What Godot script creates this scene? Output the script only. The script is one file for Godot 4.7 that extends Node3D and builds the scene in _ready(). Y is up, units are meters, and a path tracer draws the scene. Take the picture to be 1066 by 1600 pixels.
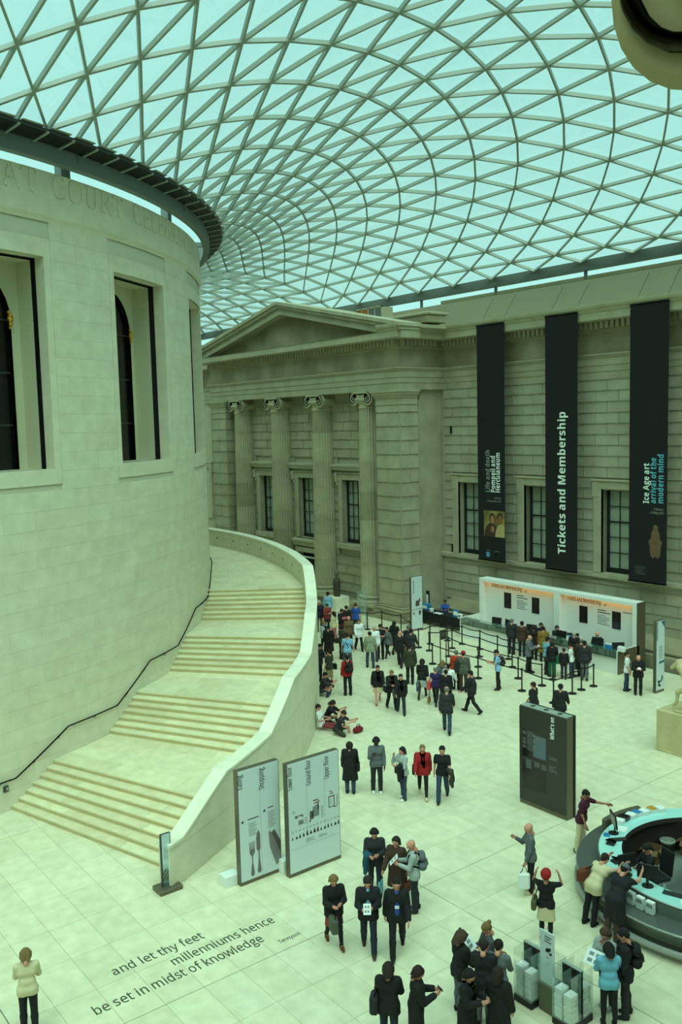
extends Node3D
# A museum court: stone rotunda with a winding stair, a glazed steel lattice roof, a classical portico and
# a crowd on a pale stone floor. x runs east, z south, y up; the floor is y = 0. Units are metres.

const CX := 1.93          # centre of the rotunda
const CZ := -48.28
const RW := 22.0          # face of the rotunda's stone
const EX := 37.2          # face of the east wall
const PX := 33.72         # face of the portico
const PZ := -48.3         # axis of the portico
var M := {}
var used := {}
var rng := RandomNumberGenerator.new()
var fonts := {}

# ------------------------------------------------------------------ mesh building
class MB:
	var v := PackedVector3Array()
	var n := PackedVector3Array()
	var uv := PackedVector2Array()
	var c := PackedColorArray()
	var col := Color.WHITE
	var xf := Transform3D.IDENTITY
	func p3(a: Vector3, b: Vector3, d: Vector3, na: Vector3, nb: Vector3, nd: Vector3, ua := Vector2.ZERO, ub := Vector2.ZERO, ud := Vector2.ZERO):
		v.append(xf * a); v.append(xf * d); v.append(xf * b)
		var B := xf.basis
		n.append((B * na).normalized()); n.append((B * nd).normalized()); n.append((B * nb).normalized())
		uv.append(ua); uv.append(ud); uv.append(ub)
		c.append(col); c.append(col); c.append(col)
	func tri(a: Vector3, b: Vector3, d: Vector3):      # counter-clockwise seen from outside
		var nn := (b - a).cross(d - a).normalized()
		p3(a, b, d, nn, nn, nn)
	func quad(a: Vector3, b: Vector3, d: Vector3, e: Vector3):
		var nn := (d - a).cross(e - b).normalized()
		p3(a, b, d, nn, nn, nn, Vector2(0, 1), Vector2(1, 1), Vector2(1, 0))
		p3(a, d, e, nn, nn, nn, Vector2(0, 1), Vector2(1, 0), Vector2(0, 0))
	func squad(P: Array, N: Array):                    # smooth quad
		p3(P[0], P[1], P[2], N[0], N[1], N[2]); p3(P[0], P[2], P[3], N[0], N[2], N[3])
	func box(ce: Vector3, s: Vector3, bev := 0.0, B := Basis.IDENTITY):
		var h := s * 0.5
		var keep := xf
		xf = xf * Transform3D(B, ce)
		if bev <= 0.0:
			for ax in 3:
				for sg in [-1.0, 1.0]:
					var o := Vector3.ZERO; o[ax] = h[ax] * sg
					var a := Vector3.ZERO; a[(ax + 1) % 3] = h[(ax + 1) % 3]
					var b := Vector3.ZERO; b[(ax + 2) % 3] = h[(ax + 2) % 3] * sg
					quad(o - a - b, o + a - b, o + a + b, o - a + b)
		else:
			bev = minf(bev, minf(h.x, minf(h.y, h.z)) * 0.9)
			var k := h - Vector3.ONE * bev
			for ax in 3:
				var i1 := (ax + 1) % 3
				var i2 := (ax + 2) % 3
				for sg in [-1.0, 1.0]:
					var o := Vector3.ZERO; o[ax] = h[ax] * sg
					var a := Vector3.ZERO; a[i1] = k[i1]
					var b := Vector3.ZERO; b[i2] = k[i2] * sg
					quad(o - a - b, o + a - b, o + a + b, o - a + b)
				for s1 in [-1.0, 1.0]:
					for s2 in [-1.0, 1.0]:
						var p := Vector3.ZERO; p[i1] = h[i1] * s1; p[i2] = k[i2] * s2
						var q := Vector3.ZERO; q[i1] = k[i1] * s1; q[i2] = h[i2] * s2
						var d := Vector3.ZERO; d[ax] = k[ax] * s1 * s2
						quad(p - d, p + d, q + d, q - d) if false else quad(p - d, q - d, q + d, p + d) if false else _eq(p, q, d)
			for sx in [-1.0, 1.0]:
				for sy in [-1.0, 1.0]:
					for sz in [-1.0, 1.0]:
						var a := Vector3(h.x * sx, k.y * sy, k.z * sz)
						var b := Vector3(k.x * sx, h.y * sy, k.z * sz)
						var d := Vector3(k.x * sx, k.y * sy, h.z * sz)
						if sx * sy * sz > 0: tri(a, b, d)
						else: tri(a, d, b)
		xf = keep
	func _eq(p: Vector3, q: Vector3, d: Vector3):
		if (q - p).cross(d).dot(p + q) > 0: quad(p - d, q - d, q + d, p + d)
		else: quad(p - d, p + d, q + d, q - d)
	func prism(poly: Array, y0: float, y1: float):     # poly: Vector2 (x, z) counter-clockwise in x-z seen from above or not; closed on all sides
		var area := 0.0
		var m := poly.size()
		for i in m:
			area += poly[i].x * poly[(i + 1) % m].y - poly[(i + 1) % m].x * poly[i].y
		var P := poly.duplicate()
		if area > 0: P.reverse()
		for i in m:
			var a: Vector2 = P[i]
			var b: Vector2 = P[(i + 1) % m]
			quad(Vector3(a.x, y0, a.y), Vector3(b.x, y0, b.y), Vector3(b.x, y1, b.y), Vector3(a.x, y1, a.y))
		var idx := Geometry2D.triangulate_polygon(PackedVector2Array(P))
		for i in range(0, idx.size(), 3):
			var a: Vector2 = P[idx[i]]
			var b: Vector2 = P[idx[i + 1]]
			var d: Vector2 = P[idx[i + 2]]
			if (b - a).cross(d - a) > 0:
				var t := b; b = d; d = t
			tri(Vector3(a.x, y1, a.y), Vector3(b.x, y1, b.y), Vector3(d.x, y1, d.y))
			tri(Vector3(a.x, y0, a.y), Vector3(d.x, y0, d.y), Vector3(b.x, y0, b.y))
	func lathe(prof: Array, seg := 24, a0 := 0.0, a1 := TAU, o := Vector3.ZERO, smooth := true, sx := 1.0, sz := 1.0):   # prof: Vector2(r, y) upward along the outside
		for i in prof.size() - 1:
			var p: Vector2 = prof[i]
			var q: Vector2 = prof[i + 1]
			var d := (q - p)
			if d.length() < 1e-6: continue
			var nr := Vector2(d.y, -d.x).normalized()
			for s in seg:
				var t0 := a0 + (a1 - a0) * s / seg
				var t1 := a0 + (a1 - a0) * (s + 1) / seg
				var e0 := Vector3(sin(t0) * sx, 0, cos(t0) * sz)
				var e1 := Vector3(sin(t1) * sx, 0, cos(t1) * sz)
				var n0 := Vector3(e0.x * nr.x, nr.y, e0.z * nr.x).normalized()
				var n1 := Vector3(e1.x * nr.x, nr.y, e1.z * nr.x).normalized()
				if not smooth:
					n0 = (n0 + n1).normalized(); n1 = n0
				var A := o + e0 * p.x + Vector3.UP * p.y
				var B := o + e1 * p.x + Vector3.UP * p.y
				var C := o + e1 * q.x + Vector3.UP * q.y
				var D := o + e0 * q.x + Vector3.UP * q.y
				if p.x > 1e-6: p3(A, B, C, n0, n1, n1)
				if q.x > 1e-6: p3(A, C, D, n0, n1, n0)
	func tube(P: Array, r: float, seg := 8, r_end := -1.0, caps := true):
		var m := P.size()
		var up := Vector3.UP
		var rings := []
		for i in m:
			var d: Vector3 = (P[mini(i + 1, m - 1)] - P[maxi(i - 1, 0)]).normalized()
			var s := d.cross(up)
			if s.length() < 0.05: s = d.cross(Vector3.RIGHT)
			s = s.normalized()
			var t := s.cross(d).normalized()
			up = t
			var rr := r if r_end < 0 else lerpf(r, r_end, float(i) / (m - 1))
			var ring := []
			for k in seg:
				var a := TAU * k / seg
				ring.append([P[i] + (s * cos(a) + t * sin(a)) * rr, s * cos(a) + t * sin(a)])
			rings.append(ring)
		for i in m - 1:
			for k in seg:
				var k2 := (k + 1) % seg
				var A = rings[i][k]; var B = rings[i][k2]; var C = rings[i + 1][k2]; var D = rings[i + 1][k]
				squad([A[0], D[0], C[0], B[0]], [A[1], D[1], C[1], B[1]]) if false else squad([A[0], B[0], C[0], D[0]], [A[1], B[1], C[1], D[1]])
		if caps:
			for k in seg:
				var k2 := (k + 1) % seg
				tri(P[0], rings[0][k2][0], rings[0][k][0]); tri(P[m - 1], rings[m - 1][k][0], rings[m - 1][k2][0])
	func bar(a: Vector3, b: Vector3, w: float, d: float, up: Vector3):   # a rectangular bar from a to b, d deep below the line along -up
		var f := (b - a).normalized()
		var s := f.cross(up).normalized() * (w * 0.5)
		var u := s.cross(f).normalized()
		var A := [a - s, a + s, a + s - u * d, a - s - u * d]
		var B := [b - s, b + s, b + s - u * d, b - s - u * d]
		for i in 4:
			var j := (i + 1) % 4
			quad(A[i], A[j], B[j], B[i])
	func put(arr: Array, t: Transform3D):              # adds another builder's arrays
		var B := t.basis
		for i in arr[0].size():
			v.append(xf * (t * arr[0][i])); n.append((xf.basis * (B * arr[1][i])).normalized()); uv.append(Vector2.ZERO)
			c.append(arr[2][i])
	func mesh() -> ArrayMesh:
		var m := ArrayMesh.new()
		if v.is_empty(): return m
		var a := []; a.resize(Mesh.ARRAY_MAX)
		a[Mesh.ARRAY_VERTEX] = v; a[Mesh.ARRAY_NORMAL] = n; a[Mesh.ARRAY_TEX_UV] = uv; a[Mesh.ARRAY_COLOR] = c
		m.add_surface_from_arrays(Mesh.PRIMITIVE_TRIANGLES, a)
		return m

# ------------------------------------------------------------------ nodes
func numbered(called: String) -> String:
	if not used.has(called):
		used[called] = 0
		return called
	used[called] += 1
	return "%s_%03d" % [called, used[called]]

func thing(called: String, label: String, category: String, at := Vector3.ZERO, turn := 0.0, group := "") -> Node3D:
	var o := Node3D.new()
	o.name = numbered(called); o.position = at; o.rotation.y = turn
	o.set_meta("label", label); o.set_meta("category", category)
	if group: o.set_meta("group", group)
	add_child(o, true)
	return o

func structure(called: String, label := "", at := Vector3.ZERO) -> Node3D:
	var o := Node3D.new()
	o.name = called; o.position = at; o.set_meta("kind", "structure")
	if label: o.set_meta("label", label)
	add_child(o, true)
	return o

func part(called: String, shape, m: Material, parent: Node, at := Vector3.ZERO, turn := 0.0) -> MeshInstance3D:
	var o := MeshInstance3D.new()
	o.name = called if parent == self else part_name(parent, called)
	o.mesh = shape.mesh() if shape is MB else shape
	o.material_override = m
	o.position = at; o.rotation.y = turn
	o.cast_shadow = GeometryInstance3D.SHADOW_CASTING_SETTING_ON
	parent.add_child(o, true)
	return o

var part_count := {}
func part_name(parent: Node, called: String) -> String:
	var key := str(parent.get_instance_id()) + called
	part_count[key] = part_count.get(key, -1) + 1
	return called if part_count[key] == 0 else "%s_%03d" % [called, part_count[key]]

func stuff(o: Node) -> Node:
	o.set_meta("kind", "stuff")
	return o

func text(words: String, size: float, parent: Node, m: Material, t: Transform3D, called := "lettering", bold := false, width := 0.0, align := HORIZONTAL_ALIGNMENT_LEFT, face := "Droid Sans", depth := 0.006) -> MeshInstance3D:
	var key := face + str(bold)
	if not fonts.has(key):
		var f := SystemFont.new()
		f.font_names = PackedStringArray([face])
		f.font_weight = 700 if bold else 400
		fonts[key] = f
	var tm := TextMesh.new()
	tm.font = fonts[key]; tm.text = words; tm.font_size = 32
	tm.pixel_size = size / 32.0; tm.depth = depth; tm.curve_step = 3.0
	tm.horizontal_alignment = align
	tm.vertical_alignment = VERTICAL_ALIGNMENT_BOTTOM
	var o := part(called, tm, m, parent)
	if width > 0.0:
		var w: float = tm.get_aabb().size.x
		if w > 0.01: t = t * Transform3D(Basis.from_scale(Vector3(width / w, 1, 1)), Vector3.ZERO)
	o.transform = t
	return o

# ------------------------------------------------------------------ materials
func mat(called: String, col: Color, rough := 0.6, metal := 0.0, spec := 0.5) -> StandardMaterial3D:
	var m := StandardMaterial3D.new()
	m.resource_name = called; m.albedo_color = col; m.roughness = rough; m.metallic = metal; m.metallic_specular = spec
	M[called] = m
	return m

func noise_tex(size: int, freq: float, lo: Color, hi: Color, sd: int, oct := 4, kind := FastNoiseLite.TYPE_SIMPLEX_SMOOTH) -> NoiseTexture2D:
	var f := FastNoiseLite.new()
	f.seed = sd; f.frequency = freq; f.fractal_octaves = oct; f.noise_type = kind
	var t := NoiseTexture2D.new()
	t.width = size; t.height = size; t.noise = f; t.seamless = true; t.normalize = true
	var g := Gradient.new()
	g.set_color(0, lo); g.set_color(1, hi)
	t.color_ramp = g
	return t

func stone(called: String, col: Color, tex: Texture2D, sc: float, rough := 0.75, bump: Texture2D = null) -> StandardMaterial3D:
	var m := mat(called, col, rough)
	m.albedo_texture = tex
	m.uv1_triplanar = true; m.uv1_world_triplanar = true
	m.uv1_scale = Vector3(sc, sc, sc)
	if bump:
		m.normal_enabled = true; m.normal_texture = bump; m.normal_scale = 0.3
	return m

func tones(called: String, col: Color, tex: Texture2D, sc: float, rough: float, spread: float, count := 5) -> Array:
	var a := []
	for i in count:
		var k := 1.0 + spread * (2.0 * i / (count - 1) - 1.0)
		var w := 1.0 + spread * 0.3 * (((i * 7) % count) * 2.0 / (count - 1) - 1.0)
		a.append(stone(called + "_" + "abcdefg"[i], Color(col.r * k, col.g * k * w, col.b * k * w * w), tex, sc, rough))
	return a

func pol(th: float, r: float, y := 0.0) -> Vector3:     # angle in degrees from south towards east about the rotunda
	var t := deg_to_rad(th)
	return Vector3(CX + sin(t) * r, y, CZ + cos(t) * r)

func _ready():
	setting_light()
	materials()
	build_floor()
	build_rotunda()
	build_stair()
	build_walls()
	build_portico()
	build_roof()
	build_banners()
	build_booth()
	build_signs()
	build_desk()
	build_barriers()
	build_statues()
	build_people()

func setting_light():
	var cam := Camera3D.new()
	cam.name = "camera"
	cam.transform = Transform3D(Basis(Vector3(0.78785, -0.025008, 0.61536), Vector3(0.08034, 0.99481, -0.062432), Vector3(-0.610605, 0.098625, 0.78577)), Vector3(0, 11.5, 0))
	cam.fov = 59.48976
	cam.near = 0.05; cam.far = 400.0
	add_child(cam)
	cam.current = true
	var we := WorldEnvironment.new()
	we.name = "world_environment"
	var e := Environment.new()
	var sky := Sky.new()
	var sm := ProceduralSkyMaterial.new()
	sm.sky_top_color = Color(0.66, 0.945, 0.905)
	sm.sky_horizon_color = Color(0.72, 0.97, 0.93)
	sm.sky_curve = 0.3
	sm.ground_bottom_color = Color(0.30, 0.36, 0.31)
	sm.ground_horizon_color = Color(0.45, 0.55, 0.50)
	sm.sun_angle_max = 0.0
	sm.sky_energy_multiplier = 1.0
	sky.sky_material = sm
	e.background_mode = Environment.BG_SKY
	e.sky = sky
	e.tonemap_mode = Environment.TONE_MAPPER_LINEAR
	e.tonemap_exposure = 1.0
	e.sdfgi_enabled = true; e.ssao_enabled = true; e.ssil_enabled = true
	we.environment = e
	add_child(we)
	var sun := DirectionalLight3D.new()      # the sun behind thin cloud: very soft
	sun.name = "veiled_sun"
	sun.light_color = Color(0.84, 1.0, 0.93)
	sun.light_energy = 1.45
	sun.light_angular_distance = 70.0
	sun.shadow_enabled = true
	sun.sky_mode = DirectionalLight3D.SKY_MODE_LIGHT_ONLY
	sun.rotation = Vector3(deg_to_rad(-60.0), deg_to_rad(-38.0), 0)
	add_child(sun)

func materials():
	var fine := noise_tex(256, 0.02, Color(0.90, 0.90, 0.88), Color(1, 1, 1), 3)
	var blot := noise_tex(512, 0.008, Color(0.87, 0.87, 0.84), Color(1, 1, 1), 11, 5)
	var grime := noise_tex(512, 0.006, Color(0.76, 0.75, 0.69), Color(1, 1, 1), 23, 6)
	M["floor_tones"] = tones("court_floor_stone", Color(0.90, 0.875, 0.75), fine, 0.35, 0.36, 0.014)
	M["drum_tones"] = tones("rotunda_stone", Color(0.885, 0.865, 0.765), fine, 0.25, 0.7, 0.008)
	M["wall_tones"] = tones("east_wall_stone", Color(0.70, 0.685, 0.59), blot, 0.12, 0.85, 0.012)
	M["old_tones"] = tones("portico_stone", Color(0.69, 0.67, 0.565), blot, 0.15, 0.85, 0.012)
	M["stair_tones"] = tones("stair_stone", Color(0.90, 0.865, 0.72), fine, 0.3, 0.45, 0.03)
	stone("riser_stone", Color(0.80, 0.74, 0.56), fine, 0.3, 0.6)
	stone("coping_stone", Color(0.93, 0.92, 0.83), fine, 0.3, 0.6)
	stone("old_stone", Color(0.70, 0.68, 0.57), blot, 0.15, 0.85)
	stone("grimy_stone", Color(0.67, 0.64, 0.53), grime, 0.1, 0.9)
	stone("column_stone", Color(0.68, 0.66, 0.545), blot, 0.2, 0.85)
	stone("column_stone_dark", Color(0.62, 0.60, 0.48), blot, 0.2, 0.85)
	stone("column_stone_pale", Color(0.72, 0.70, 0.58), blot, 0.2, 0.85)
	stone("plain_wall", Color(0.70, 0.68, 0.56), blot, 0.1, 0.9)
	stone("capital_stone", Color(0.70, 0.63, 0.45), fine, 0.8, 0.8)
	mat("mortar", Color(0.68, 0.66, 0.56), 0.95)
	mat("drum_joint", Color(0.80, 0.785, 0.69), 0.95)
	mat("floor_joint", Color(0.40, 0.40, 0.34), 0.9)
	mat("render_cream", Color(0.80, 0.79, 0.66), 0.8)
	mat("gap_black", Color(0.05, 0.055, 0.05), 0.8)
	mat("steel_pale", Color(0.56, 0.60, 0.55), 0.45)
	mat("steel_beam", Color(0.40, 0.44, 0.42), 0.5)
	mat("steel_dark", Color(0.20, 0.22, 0.21), 0.5)
	mat("stainless", Color(0.62, 0.63, 0.60), 0.35, 0.4)
	mat("bronze", Color(0.36, 0.31, 0.22), 0.45, 0.5)
	mat("gold", Color(0.80, 0.62, 0.22), 0.35, 0.8)
	mat("black", Color(0.055, 0.055, 0.055), 0.5)
	mat("black_cloth", Color(0.035, 0.035, 0.037), 0.9)
	mat("black_gloss", Color(0.04, 0.04, 0.042), 0.15)
	mat("white_paint", Color(0.90, 0.91, 0.88), 0.5)
	mat("sign_white", Color(0.80, 0.84, 0.84), 0.4)
	mat("sign_ink", Color(0.10, 0.10, 0.10), 0.6)
	mat("sign_grey_ink", Color(0.48, 0.50, 0.50), 0.6)
	mat("sign_edge", Color(0.42, 0.39, 0.32), 0.4, 0.5)
	mat("paper", Color(0.88, 0.89, 0.87), 0.7)
	mat("dark_panel", Color(0.165, 0.165, 0.15), 0.3)
	mat("window_dark", Color(0.05, 0.05, 0.045), 0.25)
	mat("sash_black", Color(0.045, 0.042, 0.038), 0.5)
	mat("blind", Color(0.60, 0.62, 0.53), 0.8)
	var gl := mat("roof_glass", Color(0.85, 1.0, 0.97, 0.07), 0.0)
	gl.transparency = BaseMaterial3D.TRANSPARENCY_ALPHA
	var g2 := mat("clear_glass", Color(0.75, 0.9, 0.85, 0.10), 0.0)
	g2.transparency = BaseMaterial3D.TRANSPARENCY_ALPHA
	var g3 := mat("green_glass", Color(0.25, 0.42, 0.36, 0.35), 0.0)
	g3.transparency = BaseMaterial3D.TRANSPARENCY_ALPHA
	mat("leaflet_blue", Color(0.16, 0.46, 0.66), 0.5)


# ------------------------------------------------------------------ floor
func build_floor():
	var f := structure("floor", "pale limestone paving of the court with thin joints")
	var b := MB.new()
	b.box(Vector3(1.2, -0.27, -46.0), Vector3(68.9, 0.5, 97.0))
	part("bedding", b, M.floor_joint, f)
	var bay := 9.66
	var w := bay / 11.0
	var l := bay / 7.0
	var slabs := []
	for i in range(-41, 25):
		for j in range(-13, 58):
			var x := 14.43 + i * w
			var z := -15.65 - (j + 1) * l
			if x + w > 35.63 or x < -33 or z < -92 or z > 1: continue
			var px := x + w * 0.5
			var pz := z + l * 0.5
			if Vector2(px - CX, pz - CZ).length() < 21.0: continue
			var d := sqrt(px * px + pz * pz + 130.0)
			var a := Vector2(px, pz).angle_to(Vector2(0.6136, -0.7896))
			var seen := absf(a) < 0.47 and px > 0
			slabs.append([d if seen else d + 300.0, i, j, x, z])
	slabs.sort_custom(func(p, q): return p[0] < q[0])
	var meshes := {}
	var rest := MB.new()
	rng.seed = 5
	for k in slabs.size():
		var s = slabs[k]
		var g0: float = 0.010 if posmod(s[1], 11) == 0 else 0.0018
		var g1: float = 0.010 if posmod(s[1], 11) == 10 else 0.0018
		var h0: float = 0.010 if posmod(s[2], 7) == 0 else 0.0018
		var h1: float = 0.010 if posmod(s[2], 7) == 6 else 0.0018
		var t := (int(s[1]) * 7 + int(s[2]) * 13 + rng.randi() % 3) % 5
		t = absi(t)
		if k < 300:
			var key := "%.3f %.3f %.3f %.3f" % [g0, g1, h0, h1]
			if not meshes.has(key):
				var m := MB.new()
				slab(m, 0, 0, w, l, g0, g1, h0, h1)
				meshes[key] = m.mesh()
			part("paving_slab", meshes[key], M.floor_tones[t], f, Vector3(s[3], 0, s[4]))
		else:
			slab(rest, s[3], s[4], w, l, g0, g1, h0, h1)
	stuff(part("paving_field", rest, M.floor_tones[2], f))
	# the lettering let into the floor
	var ink := mat("floor_lettering", Color(0.24, 0.25, 0.20), 0.6)
	for t in [["and let thy feet", 7.0, -17.22, 2.17], ["millenniums hence", 8.13, -16.72, 2.60], ["be set in midst of knowledge", 6.17, -16.24, 3.95], ["Tennyson", 10.35, -15.92, 0.57]]:
		var size: float = 0.40 if t[0] != "Tennyson" else 0.17
		var B := Basis(Vector3(1, 0, 0), Vector3(0, 0, -1), Vector3(0, 1, 0))
		text(t[0], size, f, ink, Transform3D(B, Vector3(t[1], 0.002, t[2] + size * 0.26)), "inlaid_lettering", false, t[3])

func slab(m: MB, x: float, z: float, w: float, l: float, g0: float, g1: float, h0: float, h1: float):
	# z runs from the north edge; the joint towards the south carries h0
	var e := 0.004
	var y := 0.0
	var X0 := x + g0; var X1 := x + w - g1; var Z0 := z + h1; var Z1 := z + l - h0
	var A := [Vector3(X0 + e, y, Z1 - e), Vector3(X1 - e, y, Z1 - e), Vector3(X1 - e, y, Z0 + e), Vector3(X0 + e, y, Z0 + e)]
	var B := [Vector3(X0, y - 0.018, Z1), Vector3(X1, y - 0.018, Z1), Vector3(X1, y - 0.018, Z0), Vector3(X0, y - 0.018, Z0)]
	m.quad(A[0], A[1], A[2], A[3])
	for i in 4:
		var j := (i + 1) % 4
		m.quad(B[i], B[j], A[j], A[i])

# ------------------------------------------------------------------ rotunda
func arc_block(m: MB, t0: float, t1: float, y0: float, y1: float, r: float, dep := 0.09, bev := 0.003, seg := 3):
	# one curved facing stone centred on its own angle: drawn in world space
	var bd := rad_to_deg(bev / r)
	var A := []
	for i in seg + 1:
		var t := lerpf(t0, t1, float(i) / seg)
		var tf := lerpf(t0 + bd, t1 - bd, float(i) / seg)
		A.append([pol(t, r - bev, y0), pol(tf, r, y0 + bev), pol(tf, r, y1 - bev), pol(t, r - bev, y1), (pol(tf, 1.0) - Vector3(CX, 0, CZ)), pol(t, r - dep, y0), pol(t, r - dep, y1)])
	for i in seg:
		var a = A[i]
		var b = A[i + 1]
		m.squad([a[1], b[1], b[2], a[2]], [a[4], b[4], b[4], a[4]])
		m.quad(a[0], b[0], b[1], a[1])
		m.quad(a[2], b[2], b[3], a[3])
		m.quad(a[5], b[5], b[0], a[0])
		m.quad(a[3], b[3], b[6], a[6])
	var s = A[0]
	m.quad(s[0], s[1], s[2], s[3]); m.quad(s[5], s[0], s[3], s[6])
	s = A[seg]
	m.quad(s[1], s[0], s[3], s[2]); m.quad(s[0], s[5], s[6], s[3])

func arc_shell(m: MB, t0: float, t1: float, y0: float, y1: float, r: float, step := 1.5, out := 1.0):
	var k := maxi(1, int(ceil((t1 - t0) / step)))
	for i in k:
		var a := lerpf(t0, t1, float(i) / k)
		var b := lerpf(t0, t1, float(i + 1) / k)
		var na := (pol(a, 1.0) - Vector3(CX, 0, CZ)) * out
		var nb := (pol(b, 1.0) - Vector3(CX, 0, CZ)) * out
		if out > 0: m.squad([pol(a, r, y0), pol(b, r, y0), pol(b, r, y1), pol(a, r, y1)], [na, nb, nb, na])
		else: m.squad([pol(b, r, y0), pol(a, r, y0), pol(a, r, y1), pol(b, r, y1)], [nb, na, na, nb])

func arc_ring(m: MB, t0: float, t1: float, r0: float, r1: float, y0: float, y1: float, step := 1.5):   # flat or sloping ring from (r0, y0) to (r1, y1), seen from above
	var k := maxi(1, int(ceil((t1 - t0) / step)))
	for i in k:
		var a := lerpf(t0, t1, float(i) / k)
		var b := lerpf(t0, t1, float(i + 1) / k)
		m.quad(pol(a, r1, y1), pol(b, r1, y1), pol(b, r0, y0), pol(a, r0, y0))

const WIN0 := 31.0
const WIN1 := 40.4
const WY0 := 10.28
const WY1 := 16.86

func build_rotunda():
	var d := structure("wall_rotunda", "drum wall of pale stone blocks under a carved frieze")
	var m := MB.new()
	# the backing wall behind the facing stones, open at the three windows in view
	var wins := [[WIN0 - 18.05, WIN1 - 18.05], [WIN0, WIN1], [WIN0 + 18.0, WIN1 + 18.0]]
	var t := -180.0
	for w in wins:
		arc_shell(m, t, w[0], 0.0, 19.45, RW - 0.05)
		arc_shell(m, w[0], w[1], 0.0, WY0, RW - 0.05)
		arc_shell(m, w[0], w[1], WY1, 19.45, RW - 0.05)
		t = w[1]
	arc_shell(m, t, 180.0, 0.0, 19.45, RW - 0.05)
	arc_ring(m, -180, 180, 21.3, 22.05, 19.45, 19.45)
	arc_shell(m, -180, 180, 18.0, 19.45, 21.3, 2.0, -1.0)
	part("backing", m, M.drum_joint, d)
	var rf := MB.new()
	arc_ring(rf, -180, 180, 0.0, 21.3, 18.6, 18.4, 6.0)
	part("flat_roof", rf, M.steel_beam, d)
	# facing stones in courses
	var ch := 18.0 / 30.0
	var bl := 3.0
	var list := []
	for j in 30:
		var y0 := j * ch
		var y1 := y0 + ch
		var a := 2.0 - (bl * 0.5 if j % 2 else 0.0)
		while a < 72.0:
			var cuts := [[a, a + bl]]
			for w in wins:
				if y1 > 9.77 + 0.02 and y0 < 17.44 - 0.02:
					var nx := []
					for c in cuts:
						var g0: float = w[0] - 0.72
						var g1: float = w[1] + 0.72
						if c[1] <= g0 or c[0] >= g1: nx.append(c)
						else:
							if c[0] < g0 - 0.15: nx.append([c[0], g0])
							if c[1] > g1 + 0.15: nx.append([g1, c[1]])
					cuts = nx
			for c in cuts:
				var yy0 := y0
				var yy1 := y1
				list.append([c[0], c[1], yy0, yy1])
			a += bl
	var pieces := []
	for c in list:
		var mid := pol((c[0] + c[1]) * 0.5, RW, (c[2] + c[3]) * 0.5)
		var to := mid - Vector3(0, 11.5, 0)
		var facing := -(to.normalized()).dot(pol((c[0] + c[1]) * 0.5, 1.0) - Vector3(CX, 0, CZ))
		var hidden: bool = (c[0] + c[1]) * 0.5 < 15.0
		pieces.append([-(facing * (c[1] - c[0]) / to.length_squared()) + (100.0 if hidden else 0.0), c])
	pieces.sort_custom(func(p, q): return p[0] < q[0])
	var rest := MB.new()
	rng.seed = 9
	for i in pieces.size():
		var c = pieces[i][1]
		var g := 0.004
		if i < 270:
			var s := MB.new()
			arc_block(s, c[0] + g, c[1] - g, c[2] + 0.002, c[3] - 0.002, RW)
			part("facing_stone", s, M.drum_tones[rng.randi() % 5], d)
		else:
			arc_block(rest, c[0] + g, c[1] - g, c[2] + 0.002, c[3] - 0.002, RW)
	stuff(part("facing_stones_far", rest, M.drum_tones[2], d))
	var plain := MB.new()
	arc_shell(plain, 72.0, 362.0, 0.0, 18.0, RW, 2.0)
	part("plain_facing", plain, M.drum_tones[2], d)
	# frieze with its carved inscription
	var fz := MB.new()
	for seg in [[-180.0, 14.0], [60.0, 180.0]]:
		arc_shell(fz, seg[0], seg[1], 18.10, 19.45, RW + 0.07)
	arc_ring(fz, -180, 180, 21.9, RW + 0.075, 19.45, 19.45)
	for i in 180:                       # hollow under the frieze
		var a := -180.0 + i * 2.0
		for q in [[RW, 17.93, RW + 0.02, 18.0], [RW + 0.02, 18.0, RW + 0.075, 18.1]]:
			fz.quad(pol(a, q[0], q[1]), pol(a + 2, q[0], q[1]), pol(a + 2, q[2], q[3]), pol(a, q[2], q[3]))
	part("frieze", fz, M.drum_tones[3], d)
	var words := "GREAT COURT CELEBRATING"
	var at := {0: 13.9, 1: 15.4, 2: 16.9, 3: 18.35, 4: 20.3, 6: 23.2, 7: 25.05, 8: 27.05, 9: 29.0, 10: 30.9, 12: 34.1}
	var edges := []
	for i in range(0, 6): edges.append([at.get(i, 21.9), words[i]])
	for i in range(6, 12): edges.append([at.get(i, 32.7), words[i]])
	var pitch := [1.85, 1.6, 1.55, 1.65, 1.75, 2.0, 1.9, 1.9, 1.0, 2.05, 1.9]
	var a2 := 34.1
	for i in range(12, 23):
		edges.append([a2, words[i]]); a2 += pitch[i - 12]
	edges.append([a2, " "])
	for i in edges.size() - 1:
		var t0: float = edges[i][0]
		var t1: float = edges[i + 1][0]
		letter_stone(d, t0, t1, edges[i][1])
	var tail := MB.new()
	arc_shell(tail, a2, 60.0, 18.10, 19.45, RW + 0.07)
	part("frieze", tail, M.drum_tones[3], d)
	for w in wins.size(): rotunda_window(w + 1, wins[w][0], wins[w][1])
	gutter()
	var sock := thing("wall_socket", "small dark metal outlet box low on the rotunda wall by the lowest steps", "outlet")
	var sm := MB.new()
	sm.xf = Transform3D(Basis(Vector3.UP, deg_to_rad(15.75)), pol(15.75, RW + 0.03, 0.72))
	sm.box(Vector3.ZERO, Vector3(0.16, 0.18, 0.06), 0.01)
	part("case", sm, M.steel_dark, sock)
	var s2 := MB.new(); s2.xf = sm.xf
	s2.box(Vector3(0.02, 0.0, 0.032), Vector3(0.07, 0.10, 0.012), 0.004)
	part("plate", s2, M.stainless, sock)

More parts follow.
